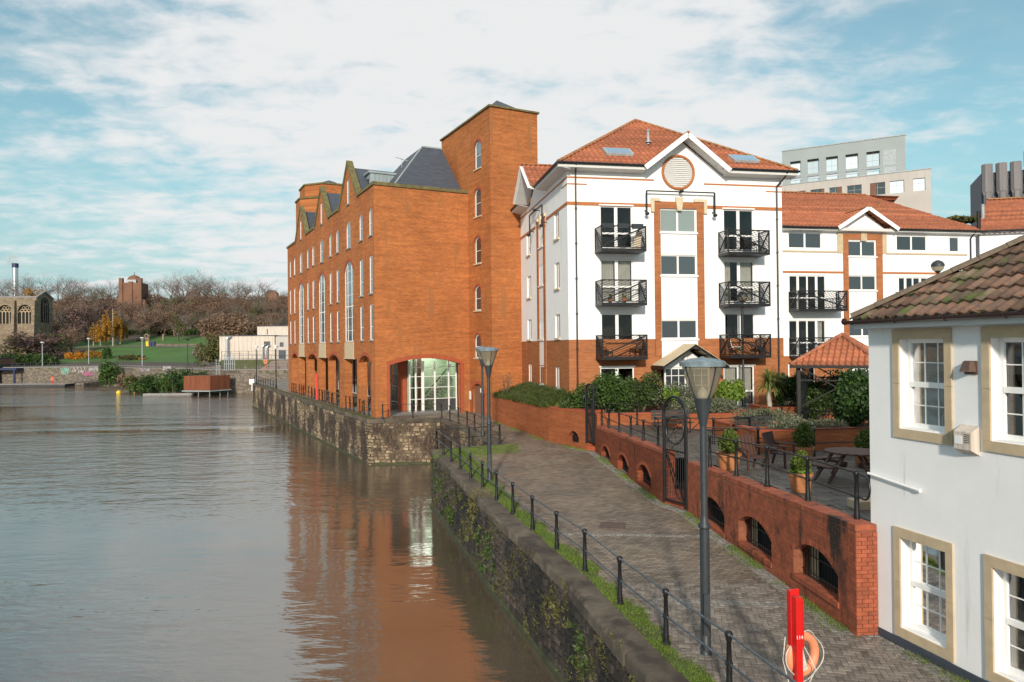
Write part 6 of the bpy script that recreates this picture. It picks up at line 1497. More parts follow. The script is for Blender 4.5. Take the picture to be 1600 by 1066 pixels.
def shrub(name, label, cat, loc, ext, n, size, m, group=None, lumps=9, core=True, seed=0, stemh=.0, cmat='bark'):
    t_ = thing(name, label, cat, loc, group=group); rs = random.Random(seed + int(loc[0] * 10))
    bl_ = [(rs.uniform(-.55, .55) * ext[0], rs.uniform(-.55, .55) * ext[1], ext[2] * rs.uniform(.35, .72), ext[0] * rs.uniform(.3, .5), ext[1] * rs.uniform(.3, .5), ext[2] * rs.uniform(.25, .42)) for _ in range(lumps)]
    leaf_cloud(n, size, blob_sampler(bl_, .35), m, 'leaves', parent=t_)
    q = MB()
    for k in range(7): b = bl_[k % len(bl_)]; q.tube((b[0] * .3, b[1] * .3, 0), (b[0], b[1], b[2]), .03 * ext[2] / 1.5, .01, 5)
    q.build('stem', M[cmat], t_)
    return t_
shrub('hedge_shrub', 'large glossy dark green hedge overhanging the tall brick wall block', 'shrub', (4.3, 34.6, 1.75), (1.55, 1.3, 2.1), 9000, .085, 'ivy', lumps=12)
shrub('hedge_shrub', 'rounded green shrub between the glossy hedge and the porch', 'shrub', (6.2, 35.0, 1.8), (1.5, 1.0, 1.95), 7500, .08, 'hedge', lumps=11)
shrub('hedge_shrub', 'grey green shrub spilling over the planter in front of the porch', 'shrub', (8.2, 34.4, 1.7), (1.6, 1.0, 1.7), 7000, .06, 'silver', lumps=11)
shrub('hedge_shrub', 'low grey green shrub in the planter behind the first bench', 'shrub', (9.0, 32.2, 1.75), (1.9, .8, 1.0), 5000, .055, 'silver', lumps=10)
shrub('hedge_shrub', 'low silvery shrub behind the slatted black bench', 'shrub', (10.2, 28.4, 1.7), (1.7, .8, 1.0), 5000, .05, 'silver', lumps=10)
shrub('hedge_shrub', 'silvery shrub trailing over the brick planter behind the garden seats', 'shrub', (10.3, 24.9, 1.85), (1.6, .6, .75), 4200, .05, 'silver', lumps=10)
shrub('fatsia', 'bright yellow green broad leaved plant beside the ground floor french doors', 'plant', (10.9, 35.1, 1.9), (.8, .6, 1.5), 1500, .15, 'bright', lumps=7)
shrub('fatsia', 'small bright green plant in front of the porch door', 'plant', (7.6, 33.9, 2.2), (.45, .4, .95), 500, .13, 'bright', lumps=5)
shrub('evergreen_bush', 'dark evergreen bush to the right of the cabbage palm', 'shrub', (13.6, 34.2, 1.85), (1.0, .9, 2.0), 5500, .085, 'dark', lumps=10)
shrub('evergreen_bush', 'dark evergreen bush left of the gazebo trellis', 'shrub', (14.2, 32.6, 1.6), (1.2, .9, 1.9), 5500, .08, 'hedge', lumps=10)
shrub('evergreen_bush', 'dense dark bush behind the gazebo posts', 'shrub', (16.6, 34.2, 1.7), (2.0, 1.0, 2.2), 7000, .09, 'dark', lumps=11)
shrub('ivy_bush', 'large glossy green laurel bush against the white house corner', 'shrub', (12.75, 25.6, 1.95), (1.15, 1.0, 2.15), 8500, .11, 'dark', lumps=12)
shrub('evergreen_bush', 'mid green bush behind the laurel under the gazebo roof', 'shrub', (15.0, 27.6, 1.6), (1.6, 1.0, 2.0), 5000, .09, 'hedge', lumps=10)
blades('bank_grass', bkp, 9000, .24, 'yellow green grass among the plants on the bank', 'grass', 'grass', w_=.02)
blades('bank_heather', bkp, 5000, .34, 'dull olive brown sprigs among the plants on the bank', 'ground cover', 'olive', w_=.03)
shrub('hedge_shrub', 'small trailing shrub at the bank end above the brick wall block', 'shrub', (3.0, 35.3, 1.9), (.8, .7, .9), 2200, .08, 'hedge', lumps=8)
# thin wispy shoots above the bank
shrub('wispy_shrub', 'thin brown shrub at the foot of the brick stair tower', 'shrub', (-.4, 43.0, 2.4), (.5, .5, 1.4), 260, .05, 'brown', lumps=5)
# cabbage palm
cp = thing('cabbage_palm', 'small cabbage palm with spiky yellow green crown on a bare trunk', 'palm', (12.35, 33.9, 1.5))
q = MB(); q.path([(0, 0, 0), (.03, 0, .6), (-.02, .02, 1.2), (.02, 0, 1.75)], .11, 9); q.build('trunk', M['birch_bark'], cp, True)
V = []; Fq = []; 
for k in range(280):
    a = rnd.uniform(0, 2 * math.pi); e = rnd.uniform(-.35, 1.45); l = rnd.uniform(.75, 1.15); hd = (math.cos(a), math.sin(a)); p = Vector((.0, 0, 1.75 + rnd.uniform(-.12, .15))); sx = Vector((-hd[1], hd[0], 0)); w_ = .042; prev = None
    for s_ in range(5):
        f = s_ / 4; ee = e - .45 * f * f; pp = p + Vector((hd[0] * math.cos(ee), hd[1] * math.cos(ee), math.sin(ee))) * l * f; ww = w_ * (1 - f * .9); b = len(V); V += [tuple(pp - sx * ww), tuple(pp + sx * ww)]
        if s_: Fq.append((b - 2, b - 1, b + 1, b))
place(np_mesh('fronds', V, Fq, L['palm']), 'fronds', cp)
# brick planters
def planter(label, loc, rz, w_, d_, h_):
    t_ = thing('brick_planter', label, 'planter', loc, rz, 'brick planters on the terrace'); q = MB(); q.box(0, w_, 0, .22, 0, h_); q.box(0, .22, .221, d_, 0, h_); q.box(w_ - .22, w_, .221, d_, 0, h_); q.box(.22, w_ - .22, d_ - .22, d_, 0, h_); q.build('wall', M['brick_bed'], t_)
    q = MB(); q.box(-.02, w_ + .02, -.02, .24, h_ + .001, h_ + .065); q.box(-.02, .24, .241, d_, h_ + .001, h_ + .065); q.box(w_ - .24, w_ + .02, .241, d_, h_ + .001, h_ + .065); q.build('coping', M['brick_trim'], t_); q = MB(); q.box(.22, w_ - .22, .22, d_ - .22, h_ - .15, h_ - .06); q.build('soil', M['soil'], t_); return t_
planter('long brick planter at the foot of the big hedge by the far gate', (3.95, 33.1, 1.3), .12, 4.0, 2.6, .62)
planter('brick planter behind the first bench, below the grey green shrub', (7.3, 31.3, 1.4), .15, 3.9, 1.8, .62)
planter('brick planter behind the slatted black bench', (8.55, 27.6, 1.4), .15, 3.4, 1.7, .6)
planter('brick planter behind the garden seats with trailing silvery shrub', (8.35, 24.1, 1.46), .12, 3.55, 1.5, .72)
planter('brick planter under the laurel bush by the white house', (11.7, 24.9, 1.46), .2, 3.2, 2.4, .66)
planter('brick planter left of the gazebo', (12.1, 33.2, 1.42), .1, 4.5, 2.2, .7)
# benches
def bench(label, loc, rz):
    t_ = thing('park_bench', label, 'bench', loc, rz, 'black slatted benches')
    for k in range(4): q = MB(); q.box(-.85, .85, -.22 + k * .115, -.22 + k * .115 + .09, .42, .45); q.build('seat_slat', M['timber_dark'], t_)
    for k in range(3): q = MB(); z = .55 + k * .14; q.hexa([(-.85, .24 + k * .035, z), (.85, .24 + k * .035, z), (.85, .27 + k * .035, z), (-.85, .27 + k * .035, z)], [(-.85, .262 + k * .035, z + .11), (.85, .262 + k * .035, z + .11), (.85, .292 + k * .035, z + .11), (-.85, .292 + k * .035, z + .11)]); q.build('back_slat', M['timber_dark'], t_)
    for x in (-.7, .7): q = MB(); q.bar((x, -.2, 0), (x, -.2, .42), .05, .05); q.bar((x, .2, 0), (x, .36, .98), .05, .05); q.bar((x, -.24, .41), (x, .25, .41), .05, .04); q.bar((x, -.22, .62), (x, .28, .64), .05, .03); q.bar((x, -.2, .42), (x, -.2, .62), .04, .04); q.build('end_frame', M['black'], t_)
p = on_terr(1050, 652); bench('black slatted bench against the planter nearer the far gate', (6.85, 30.2, TZ(30.2)), .1); bench('black slatted bench against the planter right of the near gate', (9.4, 26.9, TZ(26.9)), .16)
# double garden seat, picnic table, pots
def slat_seat(root, c, rz, m='garden_wood'):
    Rz = Matrix.Rotation(rz, 4, 'Z'); T_ = Matrix.Translation(c) @ Rz
    def pb(name, *boxes):
        q = MB()
        for bx in boxes:
            if bx[0] == 'bar': q.bar(T_ @ Vector(bx[1]), T_ @ Vector(bx[2]), bx[3], bx[4])
        return q.build(name, M[m], root)
    for k in range(6): pb('back_slat', ('bar', (-.29 + k * .116, .27, .40), (-.29 + k * .116, .42, .98), .09, .025))
    for k in range(5): pb('seat_slat', ('bar', (-.3, -.22 + k * .105, .40), (.3, -.22 + k * .105, .40), .09, .025))
    pb('back_rail', ('bar', (-.34, .41, .92), (.34, .41, .92), .03, .07))
    for x in (-.33, .33): pb('leg', ('bar', (x, -.26, 0), (x, -.24, .62), .05, .06)); pb('leg', ('bar', (x, .42, 0), (x, .24, .62), .05, .06)); pb('armrest', ('bar', (x, -.3, .63), (x, .32, .65), .09, .03))
gs = thing('twin_garden_bench', 'brown slatted twin garden chairs joined by a small table on the terrace', 'garden furniture', (7.35, 20.4, TZ(20.4)), .55)
slat_seat(gs, Vector((-.62, 0, 0)), -.25); slat_seat(gs, Vector((.62, 0, 0)), .25)
q = MB(); [q.box(-.26, .26, -.25 + k * .1, -.165 + k * .1, .60, .625) for k in range(5)]; q.build('table_slats', M['garden_wood'], gs)
pt = thing('picnic_table', 'dark brown round picnic table with attached benches on the terrace', 'picnic table', (8.55, 17.75, TZ(17.75)), .3)
for k in range(9):
    y = -.56 + k * .14; hw = math.sqrt(max(.02, .66 ** 2 - y * y)); q = MB(); q.box(-hw, hw, y - .065, y + .065, .72, .755); q.build('top_board', M['garden_wood'], pt)
for k in range(4):
    a = k * math.pi / 2; c_, s_ = math.cos(a), math.sin(a); X = Vector((c_, s_, 0)); Yv = Vector((-s_, c_, 0))
    q = MB(); q.bar(X * 1.02 - Yv * .42 + Vector((0, 0, .44)), X * 1.02 + Yv * .42 + Vector((0, 0, .44)), .13, .035); q.build('bench_board', M['garden_wood'], pt); q = MB(); q.bar(X * .88 - Yv * .42 + Vector((0, 0, .44)), X * .88 + Yv * .42 + Vector((0, 0, .44)), .12, .035); q.build('bench_board', M['garden_wood'], pt)
    for sg in (-1, 1): q = MB(); q.bar(X * 1.0 + Yv * .25 * sg, X * .42 + Yv * .2 * sg + Vector((0, 0, .72)), .07, .04); q.build('leg', M['garden_wood'], pt)
    q = MB(); q.bar(X * .2 + Vector((0, 0, .40)), X * 1.08 + Vector((0, 0, .40)), .04, .08); q.build('bench_support', M['garden_wood'], pt)
def potted(label, loc, r_, h_, plant, m, under=None):
    t_ = thing('potted_plant', label, 'potted plant', loc, 0, 'terracotta pots on the terrace')
    q = MB(); q.lathe([(r_ * .74, 0), (r_ * .80, .03), (r_ * .95, h_ * .8), (r_ * 1.06, h_ * .84), (r_ * 1.08, h_), (r_ * .96, h_), (r_ * .9, h_ * .9)], n=24, cap=False); q.lathe([(.01, h_ * .88), (r_ * .93, h_ * .9)], n=20, cap=False); q.build('pot', M['terracotta'], t_, True)
    leaf_cloud(2600, .045, blob_sampler([(0, 0, h_ + plant * .55, plant * .62, plant * .62, plant * .62), (0.03, 0, h_ + plant * .95, plant * .4, plant * .4, plant * .45)], .3), m, 'foliage', parent=t_)
    if under: leaf_cloud(700, .05, blob_sampler([(0, 0, h_ + .03, r_ * .95, r_ * .95, .07)], .3), under, 'underplanting', parent=t_)
potted('terracotta pot with round conifer beside the near gate', (6.15, 20.1, TZ(20.1)), .33, .5, .5, 'thuja')
potted('terracotta pot with conical conifer and green underplanting, nearest the railing', (6.62, 16.25, TZ(16.2)), .26, .46, .36, 'thuja', 'bright')
potted('terracotta pot with round conifer behind the garden seat', (8.95, 21.7, TZ(21.7)), .30, .5, .55, 'thuja')
potted('terracotta pot with small conifer half hidden by the white house', (10.3, 20.6, TZ(20.6)), .33, .42, .5, 'thuja')
q = MB(); q.box(0, .55, 0, .4, 0, .18); tag(q.build('stone_slab', M['sandstone']), 'low stone block on the terrace by the last railing post', 'stone block'); bpy.data.objects['stone_slab'].location = (6.95, 14.3, TZ(14.3))
# gazebo
gz = thing('gazebo', 'open gazebo with orange tiled pyramid roof, black posts and trellis', 'gazebo', (14.55, 31.0, 1.4))
vs = [(2.2 * math.cos(R(a)), 2.2 * math.sin(R(a))) for a in (192, 282, 12, 102)]
for x, y in vs: q = MB(); q.box(x - .07, x + .07, y - .07, y + .07, 0, 2.95); q.build('post', M['timber_dark'], gz)
for i, j in ((0, 3), (0, 1), (3, 2)):
    a, b = Vector((*vs[i], 0)), Vector((*vs[j], 0)); q = MB(); q.bar(a + Vector((0, 0, 2.9)), b + Vector((0, 0, 2.9)), .08, .12); q.bar(a + Vector((0, 0, 2.2)), b + Vector((0, 0, 2.2)), .05, .06); q.bar(a + Vector((0, 0, .9)), b + Vector((0, 0, .9)), .05, .05); q.bar(a + Vector((0, 0, 1.0)), b + Vector((0, 0, 2.8)), .05, .05); q.bar(b + Vector((0, 0, 1.0)), a + Vector((0, 0, 2.8)), .05, .05); q.build('beam', M['timber_dark'], gz)
    q = MB(); n = 26
    for k in range(n): p_ = a.lerp(b, k / n); q.tube(p_ + Vector((0, 0, .05)), p_ + Vector((0, 0, .9 if j != 3 else 2.8)), .009, n=4, caps=False)
    q.build('trellis', M['black'], gz)
sh = []; c_ = Vector((0, 0, 4.15)); RR = 1.18
for i in range(4):
    a = Vector((*vs[i], 0)) * RR + Vector((0, 0, 2.85)); b = Vector((*vs[(i + 1) % 4], 0)) * RR + Vector((0, 0, 2.85)); w_ = (b - a).length; md = (a + b) / 2; ln_ = (c_ - md).length
    sh.append(tile_sheet(a, b - a, c_ - md, w_, ln_, .24, .28, .04, .035, lim=lambda s, w_=w_, ln_=ln_: (s / ln_ * w_ / 2, w_ - s / ln_ * w_ / 2)))
    ridge_tiles(gz, a + Vector((0, 0, .05)), c_ + Vector((0, 0, .05)), .11, .33, 'pantile', 'hip_tile')
    q = MB(); q.bar(a - Vector((0, 0, .06)), b - Vector((0, 0, .06)), .04, .12); q.build('fascia', M['timber_dark'], gz)
sheet_obj(sh, 'roof_tiles', 'pantile', gz)
# globe lamps
def globe_lamp(label, x, y, zb, zt):
    t_ = thing('globe_lamp', label, 'street lamp', (x, y, zb), group='globe lamps of the apartment garden'); h = zt - zb
    q = MB(); q.lathe([(.10, 0), (.10, .9), (.06, 1.0), (.05, h - .2)], n=12); q.build('pole', M['black'], t_, True); q = MB(); q.ball((0, 0, h), .27, 18); q.build('globe', M['lamp_glass'], t_, True)
    q = MB(); q.lathe([(.285, h + .0), (.27, h + .1), (.2, h + .2), (.1, h + .26), (.01, h + .29)], n=18); q.build('hood', M['lamp_grey'], t_, True); q = MB(); q.lathe([(.06, h - .3), (.13, h - .24), (.08, h - .2)], n=10); q.build('collar', M['black'], t_, True)
globe_lamp('tall black lamp pole with hooded globe in front of the right balconies', 12.1, 36.9, 1.9, 7.65)
globe_lamp('hooded globe lamp showing above the mossy roof of the white house', 19.4, 32.0, 1.7, 8.63)
# ivy and ferns on the near quay wall
for k, (t_, z, w_, h_, n, l) in enumerate(((lq.len - 4.6, -1.3, 1.8, 1.1, 1500, 'green wall plants hanging on the quay wall below the inlet corner'), (lq.len - 9.2, -.9, 1.6, .9, 1300, 'green plants on the quay wall under the dry grass clump'), (lq.len - 11.6, -1.4, 1.2, .9, 800, 'ferns low on the middle of the quay wall'), (10.6, -.85, .9, .35, 380, 'yellow green fern clump on the quay wall, upper middle'), (9.0, -1.1, .7, .5, 330, 'fern clump on the quay wall near the kerb lichen'), (5.9, -1.3, 1.0, .7, 520, 'grassy weeds on the quay wall close to the camera'), (lq.len - 1.8, -1.0, .9, .9, 600, 'green weeds on the quay wall at the inlet corner'))):
    p, d = lq.at(t_); nr = Vector((-d.y, d.x, 0)); bl_ = [(d.x * u + nr.x * .05, d.y * u + nr.y * .05, v, s_, s_, s_) for u, v, s_ in ((rnd.gauss(0, w_ / 2.2), rnd.gauss(0, h_ / 2.1), rnd.uniform(.04, .15)) for _ in range(26))]
    tr = thing('wall_fern', l, 'wall plant', (p.x, p.y, z)); leaf_cloud(int(n * .65), .055, blob_sampler(bl_, .1), 'olive' if k % 2 else 'hedge', 'fronds', aspect=2.4, parent=tr)

# ================================================================ FAR BUILDINGS ON THE RIGHT
P0 = at_y(1224, 300, 100); hr = thing('grey_clad_block', 'modern grey clad apartment block with pinkish lower storey seen above the orange roofs', 'apartment building', (P0.x, P0.y, 0), R(-29))
hb = P0.z; fw_ = Fx(0); WB = [(.95, 2.35), (3.2, 4.7), (5.6, 7.1), (8.05, 9.6), (10.6, 12.2)]
holes = [(a, b, hb + 2.15, hb + 4.15) for a, b in WB] + [(a, b, hb + .95, hb + 1.75) for a, b in WB]
q = MB(); fwall(q, fw_, -.1, 15.2, hb + .8, hb + 5.75, holes, .35); q.face((15.2, 0, hb), (15.2, 12, hb), (15.2, 12, hb + 5.75), (15.2, 0, hb + 5.75)); q.face((-.1, 0, hb), (-1.2, 12, hb), (-1.2, 12, hb + 5.6), (-.1, 0, hb + 5.75)); q.face((-.1, 0, hb + 5.75), (15.2, 0, hb + 5.75), (15.2, 12, hb + 5.75), (-.1, 12, hb + 5.75)); q.build('upper_wall', M['grey_clad'], hr)
q = MB(); q.box(-.15, 15.3, -.08, .3, hb + 5.75, hb + 5.9); q.box(-.1, 15.2, -.03, .02, hb + 1.88, hb + 1.94); [q.box(x - .02, x + .02, -.02, .02, hb + .85, hb + 5.75) for x in (.8, 2.5, 3.1, 4.8, 5.5, 7.2, 7.95, 9.7, 10.5, 12.35, 14.2)]; q.build('panel_joint', M['steel_matt'], hr)
M['pane_sky'] = glass_mat('far_glass', (.35, .42, .46), 2.2)
for (a, b) in WB:
    window(fw_, hr, a, b, hb + 2.15, hb + 3.85, 0, .2, .06, (.48,), (.45,), 'steel_matt', 'pane_sky', None); window(fw_, hr, a, b, hb + .95, hb + 1.5, 0, .2, .06, (.48,), (), 'steel_matt', 'pane_sky', None)
q = MB(); fbox(q, fw_, 12.6, 14.1, hb + 1.0, hb + 1.85, -.02, .02); fbox(q, fw_, 12.6, 14.1, hb + 2.0, hb + 4.1, -.02, .02); q.build('infill_panel', M['steel_matt'], hr)
lowh = [(1.2, 3.0), (3.6, 5.4), (6.0, 7.6), (8.2, 10.0), (11.0, 12.8), (13.3, 15.0), (16.0, 17.4)]
q = MB(); f2 = Fx(-.6); fwall(q, f2, -3, 18, 8, hb + .8, [(a, b, hb - 1.9, hb - .25) for a, b in lowh], .3); q.face((18, -.6, 8), (18, 10, 8), (18, 10, hb + .8), (18, -.6, hb + .8)); q.face((-3, -.6, hb + .8), (18, -.6, hb + .8), (18, 3, hb + .8), (-3, 3, hb + .8)); q.build('lower_wall', M['pink_clad'], hr)
q = MB(); q.box(-3, 18.1, -.68, -.4, hb + .8, hb + .92); [q.box(x - .015, x + .015, -.62, -.58, hb - .2, hb + .8) for x in np.arange(-2.6, 18, .95)]; q.build('panel_joint', M['steel_matt'], hr)
for i, (a, b) in enumerate(lowh): window(f2, hr, a, b, hb - 1.9, hb - .25, 0, .15, .06, (.5,), (.6,), 'steel_matt', 'pane_sky' if i > 4 else 'glass', None)
q = MB(); [fbox(q, f2, a, a + .75, hb - 1.9, hb - .25, .05, .1) for a in (1.2, 5.0, 7.0, 11.0)]; q.build('brick_infill', M['far_brick'], hr)
# brutalist tower
P1 = at_y(1536, 330, 150); bt = thing('concrete_tower_block', 'dark ribbed concrete tower block at the right edge behind the orange roof', 'tower block', (P1.x, P1.y, 0), R(-24)); tp_ = at_y(1519, 262, 150).z
q = MB(); q.box(0, 30, 1.4, 14, 10, tp_ - 1.0); q.build('core', M['slate'], bt)
for k in range(10):
    x = 1.0 + k * 2.55; tz = tp_ + .3
    for nm, zz0, zz1, w_, d_, mm in (('crown_rib', tz - 5.6, tz + .4, .98, .9, 'brutal'), ('concrete_rib', 10, tz - 5.6, .72, .75, 'brutal')):
        q = MB(); q.prism([(x - w_, 1.3, zz0), (x - w_, .6, zz0), (x - w_ * .5, .6 - d_ * .6, zz0), (x + w_ * .5, .6 - d_ * .6, zz0), (x + w_, .6, zz0), (x + w_, 1.3, zz0)], (0, 0, zz1 - zz0))
        if nm == 'crown_rib': q.hexa([(x - w_ * .7, .5, zz0 - .8), (x + w_ * .7, .5, zz0 - .8), (x + w_ * .7, 1.3, zz0 - .8), (x - w_ * .7, 1.3, zz0 - .8)], [(x - w_, .2, zz0), (x + w_, .2, zz0), (x + w_, 1.3, zz0), (x - w_, 1.3, zz0)])
        q.build(nm, M[mm], bt)
    for j in range(10): z = tz - 3 - j * 2.6; q = MB(); q.box(x + 1.1, x + 1.45, 1.36, 1.39, z, z + 1.3); q.build('window', M['glass'], bt)
q = MB(); q.tube((8, 3, tp_), (8, 3, tp_ + 3.2), .06); q.tube((8, 3, tp_ + .3), (10.4, 3, tp_ + 2.6), .06); q.tube((6.6, 3, tp_), (7.3, 3, tp_ + 1.3), .06); q.build('roof_aerial', M['slate'], bt)

# ================================================================ FAR BANK
QF = [(-420, 175), (-150, 160), (-112, 157), (-85, 152), (-76, 141), (-62, 133), (-50, 121), (-34.6, 119.5), (60, 119.5)]
def qy(x): return interp(x, [p[0] for p in QF], [p[1] for p in QF])
def HZ(x, y):
    t_ = y - qy(x); wdt = interp(x, [-60, -42], [0, 1])
    a = interp(t_, [0, 7, 12, 20, 38, 40, 62, 66, 95, 135, 200, 700], [1.55, 1.7, 2.1, 3.2, 6.0, 6.1, 9.3, 9.8, 15.5, 22, 26, 30]); b = interp(t_, [0, 5, 5.2, 30, 60, 100, 135, 200, 700], [1.4, 1.5, 3.2, 3.3, 9, 16, 22, 26, 30])
    return a * (1 - wdt) + b * wdt + .15 * math.sin(x * .11 + y * .07)
xs = [-420, -350, -280, -230, -200, -180, -165] + list(np.arange(-155, -20, 3.0)) + [-15, 0, 30, 60]
ts = [0, 2, 4, 5, 5.2, 7, 10, 14, 20, 26, 32, 38, 40, 46, 54, 62, 66, 75, 85, 95, 110, 135, 160, 200, 300, 500, 700]
def strip(name, x0, x1, t0, t1, m, dz=0, kind='structure', inner=None):
    q = MB(); X = [x for x in xs if x0 < x < x1]; X = [x0] + X + [x1]; T = [t0] + [t for t in ts if t0 < t < t1] + [t1]
    for i in range(len(X) - 1):
        for j in range(len(T) - 1):
            if inner and not inner((X[i] + X[i + 1]) / 2, (T[j] + T[j + 1]) / 2): continue
            q.face(*[(x, qy(x) + t_, HZ(x, qy(x) + t_) + dz) for x, t_ in ((X[i], T[j]), (X[i + 1], T[j]), (X[i + 1], T[j + 1]), (X[i], T[j + 1]))])
    return q.build(name, M[m], kind=kind)
strip('hillside', -420, 60, 0, 700, 'hill')
strip('lawn', -112, -48, 41, 61, 'lawn', .05); strip('lawn', -112, -84, 13, 37, 'lawn', .05); strip('lawn', -84, -48, 13, 37, 'lawn', .05, inner=lambda x, t_: True); strip('lawn', -190, -112, 36, 52, 'lawn', .05)
strip('riverside_path', -160, -34, .6, 6, 'park_path', .04)
strip('park_path', -190, -50, 37.5, 40.5, 'park_path', .09)
q = MB(); ppts = [(-84, 40), (-80, 33), (-74, 26), (-68, 19), (-62, 12), (-57, 6)]
for (xa, ta), (xb, tb) in zip(ppts[:-1], ppts[1:]):
    for f in range(3):
        x0, t0_, x1, t1_ = xa + (xb - xa) * f / 3, ta + (tb - ta) * f / 3, xa + (xb - xa) * (f + 1) / 3, ta + (tb - ta) * (f + 1) / 3
        q.face(*[(x, qy(x) + t_, HZ(x, qy(x) + t_) + .14) for x, t_ in ((x0 - 2.0, t0_), (x0 + 2.0, t0_), (x1 + 2.0, t1_), (x1 - 2.0, t1_))])
q.build('park_path', M['park_path'], kind='structure')
def on_hill(px, py):
    d = ray(px, py); d = d / d.y; y = 100.0
    while y < 600:
        p = EYE + d * y
        if y > qy(p.x) and p.z < HZ(p.x, y): return p
        y += .4
    return EYE + d * 300
def hill_at(px, Y): x = (px - 800) / 1100 * Y; return Vector((x, Y, HZ(x, Y)))
def h_for(px, Y, ytop): return at_y(px, ytop, Y).z - hill_at(px, Y).z
# far quay wall
def wall_run(name, label, pts, zb, zt, m, thick=.6):
    t_ = thing(name, label, 'wall', (pts[0][0], pts[0][1], 0)); o = Vector((pts[0][0], pts[0][1], 0)); q = MB(); c = MB()
    for a, b in zip(pts[:-1], pts[1:]):
        n = max(1, int(math.hypot(b[0] - a[0], b[1] - a[1]) / 3))
        for i in range(n):
            p = Vector((*a, 0)).lerp(Vector((*b, 0)), i / n) - o; r_ = Vector((*a, 0)).lerp(Vector((*b, 0)), (i + 1) / n) - o
            q.hexa([p + Vector((0, 0, zb)), r_ + Vector((0, 0, zb)), r_ + Vector((0, thick, zb)), p + Vector((0, thick, zb))], [p + Vector((0, 0, zt)), r_ + Vector((0, 0, zt)), r_ + Vector((0, thick, zt)), p + Vector((0, thick, zt))])
            c.hexa([p + Vector((0, -.08, zt)), r_ + Vector((0, -.08, zt)), r_ + Vector((0, thick + .05, zt)), p + Vector((0, thick + .05, zt))], [p + Vector((0, -.08, zt + .14)), r_ + Vector((0, -.08, zt + .14)), r_ + Vector((0, thick + .05, zt + .14)), p + Vector((0, thick + .05, zt + .14))])
    q.build('wall_face', M[m], t_); c.build('coping', M['concrete'], t_); return t_
gw = wall_run('river_wall', 'far stone river wall with faded graffiti below the park path', [(-420, 174.9), (-150, 159.9), (-112, 156.9), (-85, 151.9), (-76, 140.9), (-62, 132.9), (-50, 120.9)], WATER - .5, 1.55, 'far_wall')
wall_run('river_wall', 'tall far stone river wall to the right of the rusty steel box', [(-50, 120.8), (-34.6, 119.3), (60, 119.3)], WATER - .5, 1.55, 'far_wall')
wall_run('retaining_wall', 'upper stone retaining wall under the timber clad building', [(-52, 125.6), (60, 124.4)], 1.0, 3.2, 'far_wall')
# graffiti: loose painted scrawls on the wall
for (px, py, w_, h_, col, nm) in ((103, 580, 2.2, 1.6, (.20, .42, .33), 'green'), (125, 578, 3.2, 1.5, (.42, .40, .41), 'white'), (138, 584, 2.2, .9, (.52, .10, .30), 'pink'), (148, 577, 2.6, 1.3, (.38, .38, .40), 'grey white'), (232, 578, 2.4, .8, (.42, .38, .48), 'mauve'), (265, 575, 2.0, .8, (.55, .50, .55), 'pale')):
    k = 'graf_' + nm; M[k] = mat('painted_' + nm.replace(' ', '_'), col, .8, .2, 2)
    X0 = (px - 800) / 1100 * 155; Yw = qy(X0 * .98); p = at_y(px, py, qy((px - 800) / 1100 * 150)); p = at_y(px, py, qy(p.x)); q = MB(); yy = qy(p.x) - .14
    for s_ in range(9):
        pts = [(p.x + (s_ / 9 - .5) * w_ + rnd.uniform(-.25, .25), 0, p.z + rnd.uniform(-.5, .5) * h_) for _ in range(5)]
        pts = [(x, qy(x) - .13, z) for x, _, z in pts]
        for a, b in zip(pts[:-1], pts[1:]): q.bar(a, b, .015, .13)
    q.build('graffiti', M[k], gw).location = (-gw.location[0], -gw.location[1], 0)
# pontoon, gangway, boathouse
pz = at_y(70, 602, 153); jt = thing('pontoon', 'long low dark floating pontoon against the far bank', 'pontoon', (-103, 151, WATER), R(-4))
q = MB(); q.box(-9.5, 8.5, -1.6, 1.6, .05, .55); q.build('float', M['jetty'], jt); q = MB(); q.box(-9.7, 8.7, -1.7, 1.7, .552, .66); q.build('deck', M['concrete'], jt)
gy_ = thing('gangway', 'dark sloping gangway deck with thin railing right of the pontoon', 'gangway', (-93.5, 151.5, WATER), R(-8)); q = MB(); q.hexa([(0, -1, .7), (10, -1, 1.5), (10, 1, 1.5), (0, 1, .7)], [(0, -1, .95), (10, -1, 1.75), (10, 1, 1.75), (0, 1, .95)]); q.build('deck', M['jetty'], gy_); q = MB()
for k in range(11): q.tube((k, -1, .9 + k * .08), (k, -1, 1.9 + k * .08), .04, n=4)
q.bar((0, -1, 1.9), (10, -1, 2.7), .05, .05); q.build('railing', M['slate'], gy_)
bh = thing('boathouse', 'dark blue steel framed boathouse with white banded window strip at the left edge', 'boathouse', (-121, 154.6, 0), R(-3)); q = MB(); q.box(-14, 7.2, 0, 7, 1.6, 2.25); q.box(-14, 7.0, .3, 7, 3.5, 3.8); q.build('frame_deck', M['jetty'], bh)
q = MB(); q.box(-14, 7.4, -.35, -.02, 1.45, 1.75); q.build('white_fascia', M['white'], bh); f_ = Fx(.05); q = MB(); q.box(-14, 7, .5, 6.5, 2.25, 3.5); q.build('wall', M['far_brick'], bh)
for k in range(9): window(Fx(.30), bh, -12.5 + k * 2.2, -10.8 + k * 2.2, 2.35, 3.4, 0, 0, .1, (.5,), (), 'white', 'glass', None)
q = MB(); q.box(-14, 7.0, 1.6, 2.0, WATER - .2, 1.6); q.build('dark_void_backing', M['dark'], bh)  # added dark sheet, stands in for the shaded void below the deck
for k in range(7): q = MB(); q.bar((-13.5 + k * 3, .3, WATER), (-10.8 + k * 3, .3, 1.4), .12, .12); q.build('brace', M['slate'], bh)
for k in range(6): q = MB(); q.box(-13 + k * 3.8, -12.6 + k * 3.8, .2, .6, WATER - .3, 1.6); q.build('pile', M['blue_bin'], bh)
